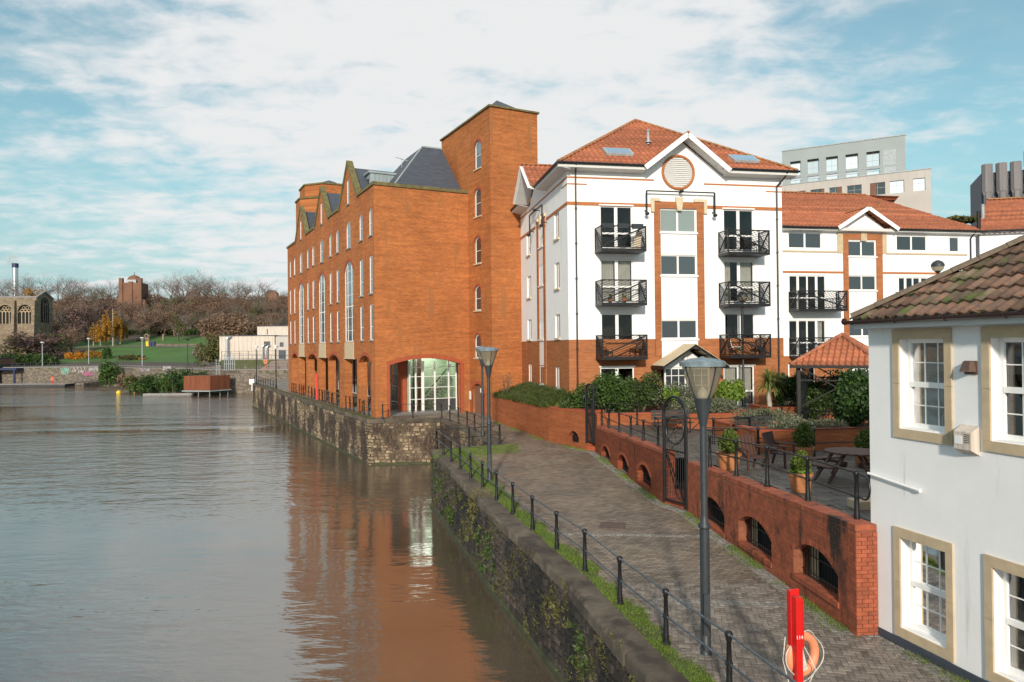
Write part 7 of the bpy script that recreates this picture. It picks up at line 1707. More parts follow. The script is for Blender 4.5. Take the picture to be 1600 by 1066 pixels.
q = MB(); q.bar((2.2, -.2, 1.4), (6.4, -.2, WATER + .8), .12, .3); q.bar((1.4, -.4, 1.2), (5.6, -.4, WATER + .8), .12, .3)
q.build('stair', M['blue_bin'], bh); q = MB(); q.box(7.2, 12.5, 0, 3, 1.1, 1.5); q.box(11.8, 12.1, .1, .4, WATER, 1.1); q.build('side_platform', M['blue_bin'], bh)
# two small people-height markers are left to real things: lifebuoy on the pontoon
def red_buoy_post(label, x, y, z, h=1.6):
    t_ = thing('lifebuoy_station', label, 'lifebuoy', (x, y, z)); q = MB(); q.box(-.09, .09, -.06, .06, 0, h); q.build('post', M['red'], t_); q = MB(); q.torus((0, -.12, h * .62), .26, .08, (1, 0, 0), (0, 0, 1), 16, 6); q.build('buoy_ring', M['buoy'], t_, True)
p = at_y(82, 592, 151); red_buoy_post('small lifebuoy post standing on the far pontoon', p.x, 151, WATER + .66)
p = at_y(415, 570, 119.9); red_buoy_post('red lifebuoy post on the far river wall under the timber clad building', p.x, 120.0, 1.5, 2.4)
rp = office.location + Matrix.Rotation(BA, 3, 'Z') @ Vector((-.1, 18.3, 0)); t_ = thing('lifebuoy_station', 'slim bright red lifebuoy post between the brick arcade piers', 'lifebuoy', (rp.x, rp.y, .58)); q = MB(); q.box(-.09, .09, -.06, .06, 0, 2.3); q.build('post', M['red'], t_)
by = at_z(185.5, 615, WATER); q = MB(); q.ball((0, 0, .15), .42, 16); o = q.build('mooring_buoy', M['yellow'], None, True); o.location = by; tag(o, 'yellow round mooring buoy floating on the river', 'buoy')
for px, py, l in ((210, 614, 'tiny orange float right of the yellow mooring buoy'), (233, 616, 'tiny white float near the far bank shrubs')): q = MB(); q.ball((0, 0, .05), .13, 8); o = q.build('float', M['buoy' if px < 220 else 'white'], None, True); o.location = at_z(px, py, WATER); tag(o, l, 'float')
# corten steel box on stilts
rb = at_y(287, 600, 116); rx0 = rb.x; bx = thing('rusty_steel_box', 'rusty brown steel box on a grey deck over the water by the far river wall', 'container', (rx0, 116, 0), R(0))
q = MB(); q.prism([(0, 0, -1.5), (4.9, -1.2, -1.5), (6.6, 2.6, -1.5), (1.0, 3.2, -1.5)], (0, 0, 2.35)); q.build('steel_side', M['rust'], bx)
q = MB(); q.prism([(-.2, -.25, -1.7), (5.0, -1.5, -1.7), (6.8, 2.6, -1.7), (.9, 3.3, -1.7)], (0, 0, .16)); q.build('deck', M['steel_matt'], bx)
for x, y in ((.6, .1), (2.6, -.4), (4.7, -1.0), (5.6, .9), (6.3, 2.4), (1.3, 2.4)): q = MB(); q.tube((x, y, WATER - .5), (x, y, -1.7), .05); q.build('stilt', M['steel_matt'], bx)
q = MB(); q.box(-8, .5, 2.4, 3.4, WATER - .2, WATER + .3); o = q.build('stone_ledge', M['concrete']); o.location = bx.location; tag(o, 'low stone ledge at the waterline left of the rusty steel box', 'ledge')
# timber clad building
tb = thing('timber_clad_building', 'pale timber clad flat roofed building with steel flue pipes above the far river wall', 'building', (at_y(343, 545, 127).x, 127, 0), R(3)); f_ = Fx(0)
q = MB(); fwall(q, f_, 0, 9.8, 3.0, 7.5, [(7.9, 9.0, 5.6, 6.5)], .2); q.face((0, 0, 3), (0, 9, 3), (0, 9, 7.5), (0, 0, 7.5)); q.face((0, 0, 7.5), (9.8, 0, 7.5), (9.8, 9, 7.5), (0, 9, 7.5)); q.build('timber_wall', M['timber_pale'], tb)
q = MB(); fwall(q, Fx(.35), 9.8, 24, 3.0, 7.42, [(10.6, 11.3, 5.5, 6.3), (10.4, 11.7, 3.1, 4.9), (14.0, 16.5, 3.1, 6.2)], .2); q.build('timber_wall', M['pink_clad'], tb)
q = MB(); q.box(5.2, 26, 5, 12, 7.4, 9.4); q.build('upper_storey', M['timber_pale'], tb)
q = MB(); q.box(-.1, 9.9, -.08, 9, 7.502, 7.65); q.box(5.1, 26, 4.9, 12, 9.401, 9.52); q.box(9.85, 24, .28, 5, 7.43, 7.56); q.box(7.95, 8.95, .15, .2, 5.6, 6.5); q.box(10.6, 11.3, .5, .56, 5.5, 6.3); q.box(10.4, 11.7, .5, .56, 3.1, 4.9); q.box(14, 16.5, .5, .56, 3.1, 6.2); q.box(7.0, 7.15, 4.95, 5, 7.9, 8.9); q.box(13.0, 13.15, 4.95, 5, 7.9, 8.9); q.build('dark_trim', M['slate'], tb)
def flue(x, z0, z1, r_=.22, out=.6):
    q = MB(); q.path([(x, -.45, z0), (x, -.45, z1 - .3), (x + .1, -.4, z1 - .06), (x + .4, -.25, z1), (x + out, 0, z1)], r_, 12); q.build('flue_pipe', M['steel'], tb, True)
flue(1.5, 3.2, 7.3, .24); flue(7.8, 3.2, 5.9, .14, .5); flue(8.55, 3.2, 5.7, .14, .5)
for k in range(13): q = MB(); q.box(.4 + k * .75, .42 + k * .75, -.012, 0, 3.0, 7.5); q.build('cladding_joint', M['far_brick'], tb)
p = at_y(446, 562, 118); q = MB(); q.ball((0, 0, 0), .6, 10, 1); q.hexa([(-1.4, -.5, -1.6), (1.6, -.5, -1.6), (1.6, .8, -1.6), (-1.4, .8, -1.6)], [(-1.0, -.4, -.4), (1.2, -.4, -.4), (1.2, .6, -.4), (-1.0, .6, -.4)])
o = q.build('covered_plant', M['jetty'], None); o.location = (p.x, 125.4, 4.85); tag(o, 'dark green and white covered equipment beside the timber clad building', 'equipment')
q = MB()
for k in range(6): q.tube((k * .35, 0, 0), (k * .35, 0, 2.2), .05, n=5)
q.bar((0, 0, 2.2), (1.8, 0, 2.2), .08, .08); q.bar((0, 0, 1.1), (1.8, 0, 1.1), .06, .06); q.tube((-1.3, -.2, -1.8), (-1.3, -.2, 1.9), .05); q.tube((-.8, -.2, -1.8), (-.8, -.2, 1.9), .05)
for k in range(9): q.bar((-1.3, -.2, -1.6 + k * .4), (-.8, -.2, -1.6 + k * .4), .05, .04)
o = q.build('access_ladder', M['steel_matt'], None); p = at_y(351, 575, 119.2); o.location = (p.x, 119.1, 1.6); tag(o, 'galvanised ladder and cage on top of the river wall by the rusty box', 'ladder')
wsn = at_y(391.5, 597, 93.6); q = MB(); q.box(-.35, .35, -.03, .03, -.35, .35); q.box(-.05, .05, .0, .05, -1.2, -.35); o = q.build('warning_sign', M['white']); o.location = (wsn.x, 94.1, wsn.z); tag(o, 'white square sign on the far corner of the arcade quay', 'sign')
def fence(label, pts, zf, h=1.1, step=1.6, m='slate'):
    t_ = thing('railing', label, 'railing', (pts[0][0], pts[0][1], 0)); ln_ = Line(pts); o = Vector((pts[0][0], pts[0][1], 0)); n = max(2, int(ln_.len / step)); pts3 = []
    pm = MB().tube((0, 0, 0), (0, 0, h), .045, n=5).mesh('post', M[m])
    for i in range(n + 1): p, d = ln_.at(ln_.len * i / n); p = p.copy(); p.z = zf(p.x, p.y); pts3.append(p - o); place(pm, 'post', t_, p - o)
    for hh in (h, h * .5):
        q = MB()
        for a, b in zip(pts3[:-1], pts3[1:]): q.bar(a + Vector((0, 0, hh)), b + Vector((0, 0, hh)), .05, .05)
        q.build('rail', M[m], t_)
fence('dark railing along the far riverside path above the graffiti', [(-112, 157.6), (-85, 152.6), (-76, 141.6), (-62, 133.6), (-50, 121.6)], HZ)
fence('dark fence on top of the upper stone wall by the timber building', [(-52, 126.0), (-34, 125)], lambda x, y: 3.2, 1.6)
fence('dark railing along the top of the far river wall behind the quay end', [(-50, 121), (-34.6, 119.8), (-30, 119.8)], lambda x, y: 1.6)
# park lamps
def park_lamp(label, px, ytop, Y, m='white'):
    p = hill_at(px, Y); h = at_y(px, ytop, Y).z - p.z; t_ = thing('park_lamp', label, 'street lamp', p, group='park lamp posts'); q = MB(); q.lathe([(.10, 0), (.07, h - .2)], n=7); q.build('pole', M['steel_matt' if m == 'white' else 'black'], t_, True); q = MB(); q.lathe([(.12, h - .25), (.42, h - .05), (.42, h + .03), (.1, h + .12)], n=12); q.build('lamp_head', M[m], t_, True)
for px, yt, Y, l in ((66, 535, 159, 'left white headed park lamp on the far riverside path'), (138.5, 529, 165, 'white headed park lamp beside the orange shrubs'), (222, 528, 150, 'white headed park lamp beside the sloping park path')): park_lamp(l, px, yt, Y)
park_lamp('dark park lamp on the lower lawn left of the timber building', 293, 530, 140, 'black')
for px, py, l in ((401, 601, 'thin black quay lamp nearest the far quay corner'), (431.5, 607, 'thin black quay lamp at the end of the brick building')):
    p = on_path(px, py); t_ = thing('quay_lamp', l, 'street lamp', (p.x, p.y, p.z), group='lamps at the far quay end'); q = MB(); q.lathe([(.14, 0), (.07, .5), (.05, 4.6)], n=8); q.build('pole', M['black'], t_, True); q = MB(); q.lathe([(.08, 4.55), (.3, 4.9), (.32, 4.95), (.05, 5.05)], n=10); q.build('lamp_head', M['white'], t_, True)
for px, m, l in ((231, 'yellow', 'yellow grit bin at the top of the park path'), (235, 'blue_bin', 'dark bin next to the yellow grit bin'), (240, 'blue_bin', 'dark blue bin at the right of the bins on the park path')):
    p = hill_at(px, 194); q = MB(); q.hexa([(-.35, -.3, 0), (.35, -.3, 0), (.35, .3, 0), (-.35, .3, 0)], [(-.42, -.36, 1.2), (.42, -.36, 1.2), (.42, .36, 1.2), (-.42, .36, 1.2)]); q.hexa([(-.46, -.4, 1.2), (.46, -.4, 1.2), (.46, .4, 1.2), (-.46, .4, 1.2)], [(-.3, -.3, 1.4), (.3, -.3, 1.4), (.3, .3, 1.4), (-.3, .3, 1.4)]); o = q.build('litter_bin', M[m]); o.location = p; tag(o, l, 'bin')
# low dark wall on the lawn
q = MB(); p = hill_at(243, 193); q.hexa([(0, 0, -.3), (16, 3, -.3), (16, 3.5, -.3), (0, .5, -.3)], [(0, 0, .75), (16, 3, .6), (16, 3.5, .6), (0, .5, .75)]); o = q.build('low_wall', M['far_wall']); o.location = p; tag(o, 'low dark stone wall across the park lawn', 'wall')
# park monuments and play things near the top hedge
for px, w_, h_, m, l in ((229, 1.3, 2.0, 'church', 'round holed white stone on the upper lawn'), (221, 2.6, 1.1, 'far_wall', 'rounded grey green boulder on the upper lawn'), (255, .5, 1.9, 'church', 'small upright stone on the upper lawn')):
    p = hill_at(px, 208); q = MB()
    if 'holed' in l: q.torus((0, 0, 1.35), .55, .22, (1, 0, 0), (0, 0, 1), 16, 6); q.box(-.9, .9, -.2, .2, 0, .9)
    elif 'boulder' in l: q.ball((0, 0, .3), 1.4, 12, .7)
    else: q.hexa([(-.3, -.2, 0), (.3, -.2, 0), (.3, .2, 0), (-.3, .2, 0)], [(-.2, -.15, h_), (.25, -.15, h_ * .95), (.25, .15, h_), (-.2, .15, h_)])
    o = q.build('park_stone', M[m], None, True); o.location = p; tag(o, l, 'stone')
# ---- church ruin
chp = at_y(57, 500, 186); ch = thing('church', 'weathered stone church with pointed traceried windows on the far left', 'church', (chp.x, 186, 0), R(2)); ct = at_y(57, 465, 186).z; cb = at_y(57, 508, 186).z
cwin = [(-4.9, -1.2, cb + .4, cb + 5.4, 1.85), (-9.9, -6.3, cb + .4, cb + 5.4, 1.8), (-14.9, -11.3, cb + .4, cb + 5.4, 1.8), (-19.9, -16.3, cb + .4, cb + 5.4, 1.8)]
q = MB(); fwall(q, Fx(0), -30, 0, 2, ct, cwin, .6); q.face((0, 0, 2), (0, 7, 2), (0, 7, ct), (0, 3.5, ct + 1.6), (0, 0, ct)); q.build('wall', M['church'], ch)
q = MB(); q.box(-30, .1, -.12, 0, ct - .02, ct + .35); q.bar((.05, -.2, ct), (.05, 3.6, ct + 1.9), .5, .3); q.bar((.05, 7.2, ct), (.05, 3.4, ct + 1.9), .5, .3); q.build('coping', M['concrete'], ch)
for x in (-.4, -5.6, -10.6, -15.6, -20.6): q = MB(); q.hexa([(x - .45, -1.5, 2), (x + .45, -1.5, 2), (x + .45, 0, 2), (x - .45, 0, 2)], [(x - .4, -.7, ct - .8), (x + .4, -.7, ct - .8), (x + .4, 0, ct - .8), (x - .4, 0, ct - .8)]); q.build('buttress', M['church'], ch)
for (a, b, z0, z1, r_) in cwin:
    q = MB(); q.prism([(x, .45, z) for x, z in arch_pts(a, b, z1, r_, 8)] + [(b, .45, z0), (a, .45, z0)], (0, .05, 0)); w_ = q.build('window', M['dark'], ch); q = MB(); wd = b - a
    for k in range(1, 4): q.box(a + wd * k / 4 - .07, a + wd * k / 4 + .07, .25, .42, z0, z1 - r_ * .9)
    for k in range(4): c_ = (a + wd * (k + .5) / 4, .33, z1 - r_ - .35); q.torus(c_, wd / 8, .07, (1, 0, 0), (0, 0, 1), 10, 4, 0, math.pi)
    for k in range(3): q.torus((a + wd * (k + 1) / 4, .33, z1 - r_ + .25), wd / 9, .07, (1, 0, 0), (0, 0, 1), 10, 4)
    for k in range(2): q.torus((a + wd * (k + 1.5) / 4, .33, z1 - r_ + 1.0), wd / 9.5, .06, (1, 0, 0), (0, 0, 1), 10, 4)
    q.build('tracery', M['sandstone'], w_)
gwn = [(.04, 2.2, cb + .5, cb + 5.8), ]
q = MB(); q.prism([(.03, y, z) for y, z in arch_pts(1.8, 5.2, ct + .2, 1.7, 8)] + [(.03, 5.2, cb + .8), (.03, 1.8, cb + .8)], (.05, 0, 0)); w_ = q.build('window', M['dark'], ch); q = MB()
for k in range(1, 4): q.box(.09, .2, 1.8 + 3.4 * k / 4 - .07, 1.8 + 3.4 * k / 4 + .07, cb + .8, ct - 1.2)
q.torus((.14, 3.5, ct - 1.0), .8, .08, (0, 1, 0), (0, 0, 1), 14, 4); q.build('tracery', M['church'], w_)
# ---- chimney with smoke-free top
cp_ = at_y(24, 450, 420); q = MB(); zt_ = at_y(24, 418.5, 420).z; cst = thing('industrial_chimney', 'silver industrial chimney with dark top behind the trees at the far left', 'chimney', (cp_.x, 420, 20)); q.lathe([(1.6, 0), (1.6, zt_ - 20)], n=16); q.build('stack', M['steel'], cst, True); q = MB(); q.lathe([(1.75, zt_ - 20), (1.75, zt_ - 20 + 2.6)], n=16); q.build('dark_cap', M['blue_bin'], cst, True)
zt2 = at_y(24, 412, 420).z
# ---- brick castle-like tower and long brick range
tq = at_y(204, 470, 262); tz_ = at_y(204, 436, 262).z; kt = thing('brick_turret_building', 'square brown brick tower with corner piers and low dome above the far trees', 'tower', (tq.x, 262, 0), R(6))
q = MB(); q.box(-3.6, 3.6, 0, 7, 18, tz_ - 1.4); q.build('wall', M['far_brick'], kt)
for x in (-3.7, 3.0): q = MB(); q.box(x - .3, x + 1.0, -.4, 1.0, 18, tz_ + .3); q.build('corner_pier', M['far_brick'], kt)
q = MB(); q.box(-.6, .7, -.35, .8, 18, tz_ - 1.0); q.box(-4.9, 5.0, .5, 7, 16, at_y(204, 468, 262).z); q.build('pier', M['far_brick'], kt)
q = MB(); q.lathe([(2.5, tz_ - 1.4), (2.4, tz_ + .2), (1.8, tz_ + 1.1), (.9, tz_ + 1.6), (.15, tz_ + 1.8), (.12, tz_ + 2.8)], (0, 3.5, 0), 16); q.build('dome', M['far_brick'], kt, True); q = MB(); q.box(-1.7, 1.7, .6, 1.0, tz_ - 1.6, tz_ - .2); q.build('glazing', M['steel_matt'], kt)
lp = at_y(255, 480, 305); lz_ = at_y(330, 466, 305).z; lr_ = thing('long_brick_range', 'long brown brick building with round arched gables behind the bare trees', 'office building', (lp.x, 305, 0), R(0))
q = MB(); q.box(-110, 70, 0, 10, 12, lz_ - 1.0); q.build('wall', M['far_brick'], lr_); q = MB(); q.box(-110, 70, -.3, 10, lz_ - 1.0, lz_ - .4); q.build('parapet', M['concrete'], lr_)
for px, yt in ((301, 452), (340, 463), (424, 453), (252, 464)):
    x = at_y(px, 480, 305).x - lp.x; zt_ = at_y(px, yt, 305).z; q = MB(); q.prism([(x - 2.6 + 0, -.6, 20)] + [(x - 2.6 * math.cos(a), -.6, zt_ - 2.6 + 2.6 * math.sin(a)) for a in np.linspace(0, math.pi, 10)] + [(x + 2.6, -.6, 20)], (0, 3, 0)); q.build('arched_gable', M['far_brick'], lr_)
    q = MB(); q.box(x - 5.5, x + 5.5, -.4, 6, 20, zt_ - 3.0); q.build('gable_shoulder', M['far_brick'], lr_)
for k in range(40):
    for z in (lz_ - 4.2, lz_ - 7.6): q = MB(); q.box(-50 + k * 2.6, -48.6 + k * 2.6, -.06, -.01, z, z + 1.3); (k % 1 == 0) and q.build('window', M['glass'], lr_)

# ================================================================ FAR TREES
def grow(seed, H=12, spread=.5, trunk=.28, levels=5, twigs=4, droop=0.0, first=.28, wind=.0):
    rs = random.Random(seed); q = MB()
    def br(p, d, l, r_, lv):
        n = 3 if lv < 2 else 2; pts = [p]
        for i in range(n):
            d = (d + Vector((rs.gauss(0, .12) + wind, rs.gauss(0, .12), rs.gauss(.02, .08) - droop * lv * .12))).normalized(); pts.append(pts[-1] + d * l / n)
        for i in range(n):
            a, b = r_ * (1 - .45 * i / n), r_ * (1 - .45 * (i + 1) / n)
            if lv < 3: q.tube(pts[i], pts[i + 1], a, b, 5 if lv < 2 else 4, False)
            else:
                s = Vector((rs.gauss(0, 1), rs.gauss(0, 1), rs.gauss(0, 1))).cross(d).normalized() * a; q.face(pts[i] - s, pts[i] + s, pts[i + 1] + s * .6, pts[i + 1] - s * .6)
        if lv < levels:
            k = twigs + (1 if lv < 2 else 0)
            for j in range(k):
                f = .35 + .65 * (j + rs.random()) / k; idx = min(n - 1, int(f * n)); bp = pts[idx].lerp(pts[idx + 1], f * n - idx); a = rs.uniform(0, 2 * math.pi); side = Vector((math.cos(a), math.sin(a), 0)); nd = (d * rs.uniform(.7, 1.1) + side * spread * rs.uniform(.6, 1.5) + Vector((0, 0, .18 - droop * .5))).normalized()
                br(bp, nd, l * rs.uniform(.55, .78), r_ * .5 * rs.uniform(.8, 1.1), lv + 1)
    br(Vector((0, 0, 0)), Vector((0, 0, 1)), H * .42, trunk, 0)
    zs = max(v[2] for v in q.v); s = H / zs; q.v = [(x * s, y * s, z * s) for x, y, z in q.v]; return q
def tree_parts(q, m, name):     # split trunk (low faces) from crown
    return q.mesh(name, M[m])
bare = [(grow(s, 12, sp, .26, 5, 4, 0, wind=wd), ) for s, sp, wd in ((1, .75, .02), (2, .6, .05), (5, .85, 0), (9, .7, .04))]
bare_me = [b[0].mesh('crown', M['twig']) for b in bare]
trunk_me = MB().lathe([(.35, 0), (.27, .5), (.22, 2.2), (.18, 4.4)], n=7).mesh('trunk', M['bark'], True)
cnt_ = {}
def tree(px, Y, ytop, label, var=None, m=None, wid=1.0, group=None, leaves=None, name='bare_tree', cat='tree', base=None, ln_=700, lsz=.4, trunk_m=None):
    p = hill_at(px, Y) if base is None else base; h = at_y(px, ytop, Y).z - p.z; v = rnd.randrange(4) if var is None else var; s = h / 12
    t_ = thing(name, label, cat, p - Vector((0, 0, .2)), rnd.uniform(0, 6.28), group)
    key = (v, m)
    if m and key not in cnt_: me = bare_me[v].copy(); me.materials[0] = M[m]; cnt_[key] = me
    c = place(cnt_[key] if m else bare_me[v], 'crown', t_, (0, 0, 0), (0, 0, 0), (s * wid, s * wid, s))
    place(trunk_me, 'trunk', t_, (0, 0, 0), (0, 0, 0), (s, s, s)) if trunk_m is None else place(trunk_m, 'trunk', t_, (0, 0, 0), (0, 0, 0), (s, s, s))
    if leaves:
        lm, frac = leaves; k2 = ('lf', lm, v, frac)
        if k2 not in cnt_:
            R0 = 2.9; bl_ = [(rnd.uniform(-1.9, 1.9), rnd.uniform(-1.9, 1.9), rnd.uniform(3.5 if frac < .5 else 2.6, 10.2), rnd.uniform(1.0, 1.9), rnd.uniform(1, 1.9), rnd.uniform(.9, 1.9)) for _ in range(16)]
            o = leaf_cloud(ln_, lsz, blob_sampler(bl_, .2), lm, 'leaves'); cnt_[k2] = o.data; bpy.data.objects.remove(o)
        place(cnt_[k2], 'leaves', t_, (0, 0, 0), (0, 0, 0), (s * wid, s * wid, s))
    return t_
ordn = ['first', 'second', 'third', 'fourth', 'fifth', 'sixth', 'seventh', 'eighth', 'ninth', 'tenth', 'eleventh', 'twelfth', 'thirteenth', 'fourteenth', 'fifteenth', 'sixteenth', 'seventeenth', 'eighteenth', 'nineteenth', 'twentieth', 'twenty-first', 'twenty-second', 'twenty-third', 'twenty-fourth']
skyl = [(4, 424), (20, 430), (42, 424), (60, 421), (84, 423), (104, 428), (122, 434), (148, 431), (166, 429), (178, 437), (236, 431), (252, 430), (268, 424), (286, 418), (300, 416), (318, 424), (332, 428), (346, 431), (364, 429), (382, 432), (401, 431), (440, 449), (452, 452)]
for i, (px, yt) in enumerate(skyl): tree(px, 285 + rnd.uniform(-8, 14), yt, 'bare leafless tree on the skyline of the far hill, %s from the left' % ordn[i], wid=1.15, m='twig')
tree(52, 262, 444, 'leafy golden topped tree behind the church roof', leaves=('golden', .3), wid=1.2, name='autumn_tree')
rowcnt = {}; i = 0; nm2 = {'brown': 'rust brown', 'olive': 'dull olive', 'pink': 'purple brown'}
for rowY, yts, step in ((270, (449, 461), 14), (244, (461, 473), 14), (218, (476, 491), 14)):
    px = 84 + rnd.uniform(0, 10)
    while px < 470:
        lm = rnd.choice(['brown', 'brown', 'brown', 'olive']); i += 1
        if not (rowY == 218 and 150 < px < 215):
            rk = (rowY, lm); rowcnt[rk] = rowcnt.get(rk, 0) + 1
            tree(px, rowY + rnd.uniform(-6, 6), rnd.uniform(*yts), '%s tree, %s row of the wooded slope, %s of its colour from left' % (nm2[lm], {270: 'back', 244: 'middle', 218: 'front'}[rowY], ordn[rowcnt[rk] - 1] if rowcnt[rk] <= 24 else 'last'), m='twig_red' if lm == 'brown' else 'twig', leaves=(lm, .7), wid=1.35, name='autumn_tree', group='autumn trees on the wooded slope', ln_=850, lsz=.30)
        px += step * rnd.uniform(.75, 1.25)
tree(112, 196, 474, 'round topped dark purple tree right of the church', m='twig_dark', leaves=('pink', .6), wid=1.2, name='autumn_tree', ln_=1500, lsz=.35)
tree(134, 208, 468, 'tall reddish purple bare tree in the park right of the church', m='twig_dark', leaves=('pink', .7), wid=.8, name='autumn_tree'); tree(157, 212, 458, 'tallest reddish bare tree behind the golden birches', m='twig_dark', leaves=('pink', .7), wid=.7, name='autumn_tree')
tree(112, 182, 505, 'slender bare birch left of the golden birches', m='twig_red', wid=.9, leaves=('brown', .3), name='birch_tree')
tree(20, 170, 520, 'dark bush like tree below the church windows', m='twig_dark', leaves=('olive', .6), wid=1.8, name='scrub_tree'); tree(45, 172, 512, 'purplish bare scrub tree below the second church window', m='twig_dark', leaves=('pink', .7), wid=2.2, name='scrub_tree'); tree(68, 174, 514, 'purplish bare scrub tree below the church gable', m='twig_dark', leaves=('pink', .7), wid=2.0, name='scrub_tree'); tree(90, 178, 515, 'olive scrub tree between the church and the birches', m='twig_dark', leaves=('olive', .6), wid=1.6, name='scrub_tree')
btk = MB().lathe([(.26, 0), (.2, .5), (.16, 5), (.08, 9)], n=7).mesh('trunk', M['birch_bark'], True)
def birch(px, py, ytop, label, n=2600, wr=2.2):
    p = on_hill(px, py); h = at_y(px, ytop, p.y).z - p.z; t_ = thing('birch_tree', label, 'tree', p); s = h / 12; place(btk, 'trunk', t_, (0, 0, 0), (0, 0, 0), (s, s, s * 1.2)); place(bare_me[1], 'crown', t_, (0, 0, 0), (0, 0, 1), (s * .55, s * .55, s))
    def smp(n):
        k = 26; a = nrg.uniform(0, 2 * np.pi, k); r_ = wr * np.sqrt(nrg.random(k)); zt__ = h * (1 - .35 * (r_ / wr) ** 2) * nrg.uniform(.6, 1, k); zb_ = h * nrg.uniform(.12, .5, k); i_ = nrg.integers(0, k, n); f = nrg.random(n)
        return np.c_[np.cos(a[i_]) * r_[i_] + nrg.normal(0, .16, n), np.sin(a[i_]) * r_[i_] + nrg.normal(0, .16, n), zt__[i_] + (zb_[i_] - zt__[i_]) * f]
    leaf_cloud(n, .26, smp, 'golden', 'leaves', 1.8, parent=t_)
birch(176.5, 541, 476, 'tallest golden weeping birch on the park lawn', 6500, 3.3); birch(157, 541, 496, 'golden weeping birch just left of the tallest one', 3000, 2.0); birch(188, 538, 485, 'golden weeping birch right of the tallest one', 3000, 2.1)
birch(146, 541, 500, 'thin leaved birch leftmost of the golden group', 500, 1.5)
def far_shrub(px, py, w_, h_, m, label, n=1800, size=.3, base=None, name='far_shrub', dp=1.0):
    p = on_hill(px, py) if base is None else Vector(base); t_ = thing(name, label, 'shrub', p); bl_ = [(rnd.uniform(-.5, .5) * w_, rnd.uniform(-.4, .4) * dp, h_ * rnd.uniform(.25, .62), w_ * rnd.uniform(.14, .3), dp * .5, h_ * rnd.uniform(.22, .38)) for _ in range(12)]
    leaf_cloud(n, size, blob_sampler(bl_, .3), m, 'leaves', parent=t_); q = MB(); [q.tube((b[0], b[1], 0), (b[0], b[1], b[2]), .06, n=4) for b in bl_[:4]]; q.build('stem', M['bark'], t_)
far_shrub(114, 562, 4.2, 2.3, 'orange', 'bright orange dogwood shrub on the far bank, the left one', 1500, .22); far_shrub(149, 561, 4.6, 2.5, 'golden', 'golden orange shrub on the far bank left of the dark green bush', 1700, .22); far_shrub(168, 561, 2.4, 3.4, 'ivy', 'dark green bush right of the golden shrub', 1500, .25)
for i, px in enumerate((6, 24, 44, 64, 84)): xh = (px - 800) / 1100 * 168; far_shrub(0, 0, 5.2, 3.3, 'dark' if i % 2 else 'hedge', 'clipped dark hedge mass above the boathouse, %s from the left' % ordn[i], 2600, .28, (xh, qy(xh) + 9.5, 1.7), name='dark_hedge', dp=1.6)
for i, px in enumerate((197, 212)): far_shrub(px, 563, 3.6, 1.6, 'olive', ('low olive shrub left of the park path railing', 'low olive shrub nearest the park path railing')[i], 900, .22)
far_shrub(222, 563, 1.2, .8, 'orange', 'small yellow shrub at the foot of the park lamp', 300, .18)
bz = lambda px, py, Y: (at_y(px, py, Y).x, Y, WATER + .1)
far_shrub(0, 0, 4.0, 6.2, 'ivy', 'round green bush growing over the far river wall', 2600, .28, bz(170, 600, 145), dp=2)
far_shrub(0, 0, 3.6, 3.6, 'brown', 'grey brown scrub at the waterline right of the gangway', 1600, .25, bz(192, 600, 138), dp=2)
for i, (px, w_, h_, m, l) in enumerate(((208, 4.5, 3.4, 'olive', 'olive brown bank shrub at the waterline'), (228, 5.5, 3.0, 'ivy', 'yellow green bank shrub at the waterline near the floats'), (248, 5.5, 4.0, 'dark', 'dark green bank shrub in the middle of the far bank'), (268, 5.5, 4.4, 'ivy', 'tall green bank shrub left of the rusty box'), (285, 4.0, 4.6, 'dark', 'dark ivy mass climbing the wall behind the rusty box'), (303, 4.5, 3.6, 'dark', 'low ivy on the wall top behind the rusty box'))): far_shrub(0, 0, w_, h_ if i < 4 else h_ + .6, m, l, 2400, .25, (at_y(px, 600, 127 - i * 1.5).x, 128.5 - i * 1.6 if i < 4 else 121.5, WATER + .1), dp=2.5)
q = MB(); q.prism([(-82, 139, WATER - .2), (-50, 116.5, WATER - .2), (-48, 122, WATER - .2), (-78, 143, WATER - .2)], (0, 0, .5)); q.build('river_bank', M['hill'], kind='structure')
far_shrub(335, 560, 6.5, 7.2, 'olive', 'large olive shrub left of the timber clad building', 3600, .32, (at_y(328, 560, 138).x, 138, HZ(at_y(328, 560, 138).x, 138)), dp=3); far_shrub(335, 560, 9, 9.5, 'brown', 'large dark brown bush behind the timber clad building', 4200, .36, (at_y(352, 540, 165).x, 165, 5.0), dp=3); far_shrub(0, 0, 10, 9, 'brown', 'dark brown scrub above the timber clad roof', 3600, .38, (at_y(395, 540, 172).x, 172, 6.0), dp=3)
for i, px in enumerate((216, 246, 276, 306)): far_shrub(px, 524, 6.0, 2.2, 'dark', 'low dark hedge along the top of the lawn, %s from the left' % ordn[i], 1500, .3, name='lawn_hedge')
tree(278, 206, 486, 'small yellow leaved tree at the top of the lawn', leaves=('olive', .6), m='twig', name='autumn_tree', wid=1.0); 
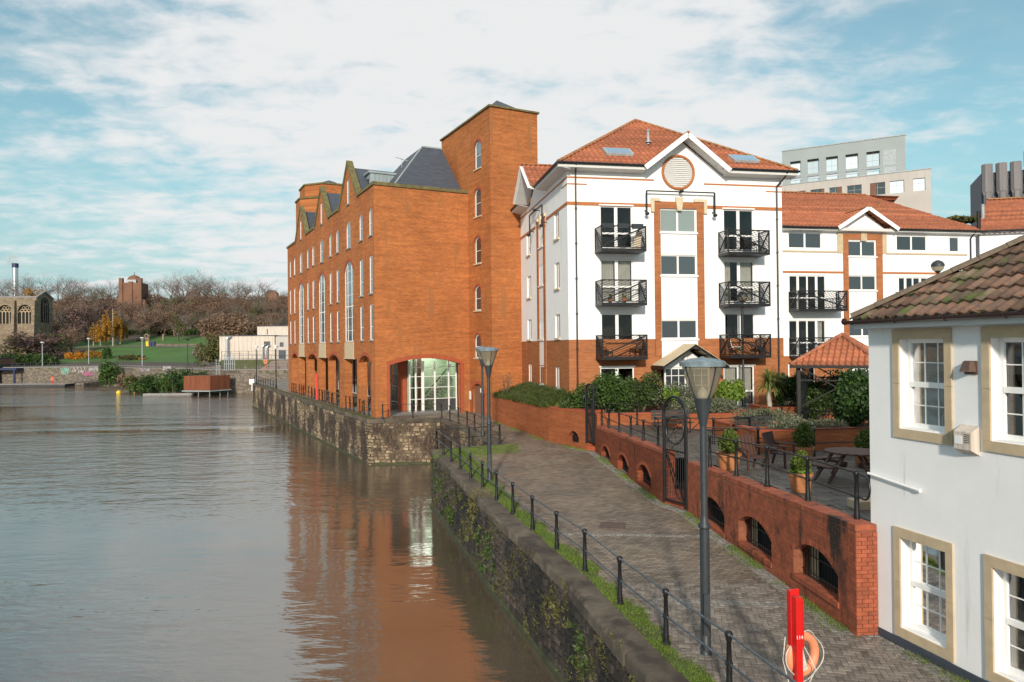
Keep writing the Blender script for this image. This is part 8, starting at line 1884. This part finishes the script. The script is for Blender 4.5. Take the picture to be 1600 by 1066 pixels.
# distant green tree between the right-hand roofs
far_shrub(0, 0, 6, 1.6, 'olive', 'distant treetops showing between the two right hand roofs', 1600, .4, (at_y(1500, 335, 130).x, 130, 27.0), name='distant_treetops', dp=3)

# ================================================================ BEHIND THE CAMERA: the road bridge and the street wall that shade the near path
brg = thing('road_bridge', 'stone road bridge crossing the river beneath the viewpoint', 'bridge', (0, -7, 0)); q = MB(); q.box(-70, 9, -7, 3.4, 1.6, 3.5); q.build('deck', M['concrete'], brg); q = MB(); q.box(-70, 9, 3.1, 3.4, 3.501, 4.45); q.build('parapet', M['sandstone'], brg)

# moss growing between the tiles of the near roof
def roof_moss():
    while True:
        r_ = rnd.randrange(0, 9); s_ = r_ * tc + rnd.gauss(.0, .03); d_ = rnd.uniform(.1, 5.2)
        if d_ < s_ * math.cos(pit) + .05: continue
        near_hip = math.exp(-(d_ - s_ * math.cos(pit)) * 3.5)
        if rnd.random() < .10 + near_hip + .5 * (math.sin(d_ * 3.1 + r_ * 2.2) > .72): 
            p = Vector((ex, ey, ezk)) + along * d_ + up * s_; return (p.x + rnd.uniform(-.03, .02), p.y, p.z + .02)
blades('roof_moss', roof_moss, 3600, .03, None, None, 'olive', w_=.016, lean=1.2, parent=cot)

sm = bpy.data.materials.new('steam'); sm.use_nodes = True; t = NT(sm.node_tree)
oc = t.new('ShaderNodeTexCoord').outputs['Object']; rad = t.vmath('LENGTH', oc)
dn = t.math('MULTIPLY', t.smooth(rad, .25, .95, 1.0, 0.0), t.smooth(t.noise(oc, 2.2, 4), .38, .65))
t.new('ShaderNodeOutputMaterial', {'Volume': t.new('ShaderNodeVolumePrincipled', {'Color': (.95, .95, .96, 1), 'Density': t.math('MULTIPLY', dn, .16)})})
q = MB(); q.ball((0, 0, 0), 1.0, 16); o = q.build('steam_plume', None, None, True, kind='stuff'); o.data.materials.append(sm); pz = at_y(17, 405, 420); o.location = pz; o.scale = (7.5, 5, 6.0); tag(o, 'faint white steam drifting left from the industrial chimney', 'steam')
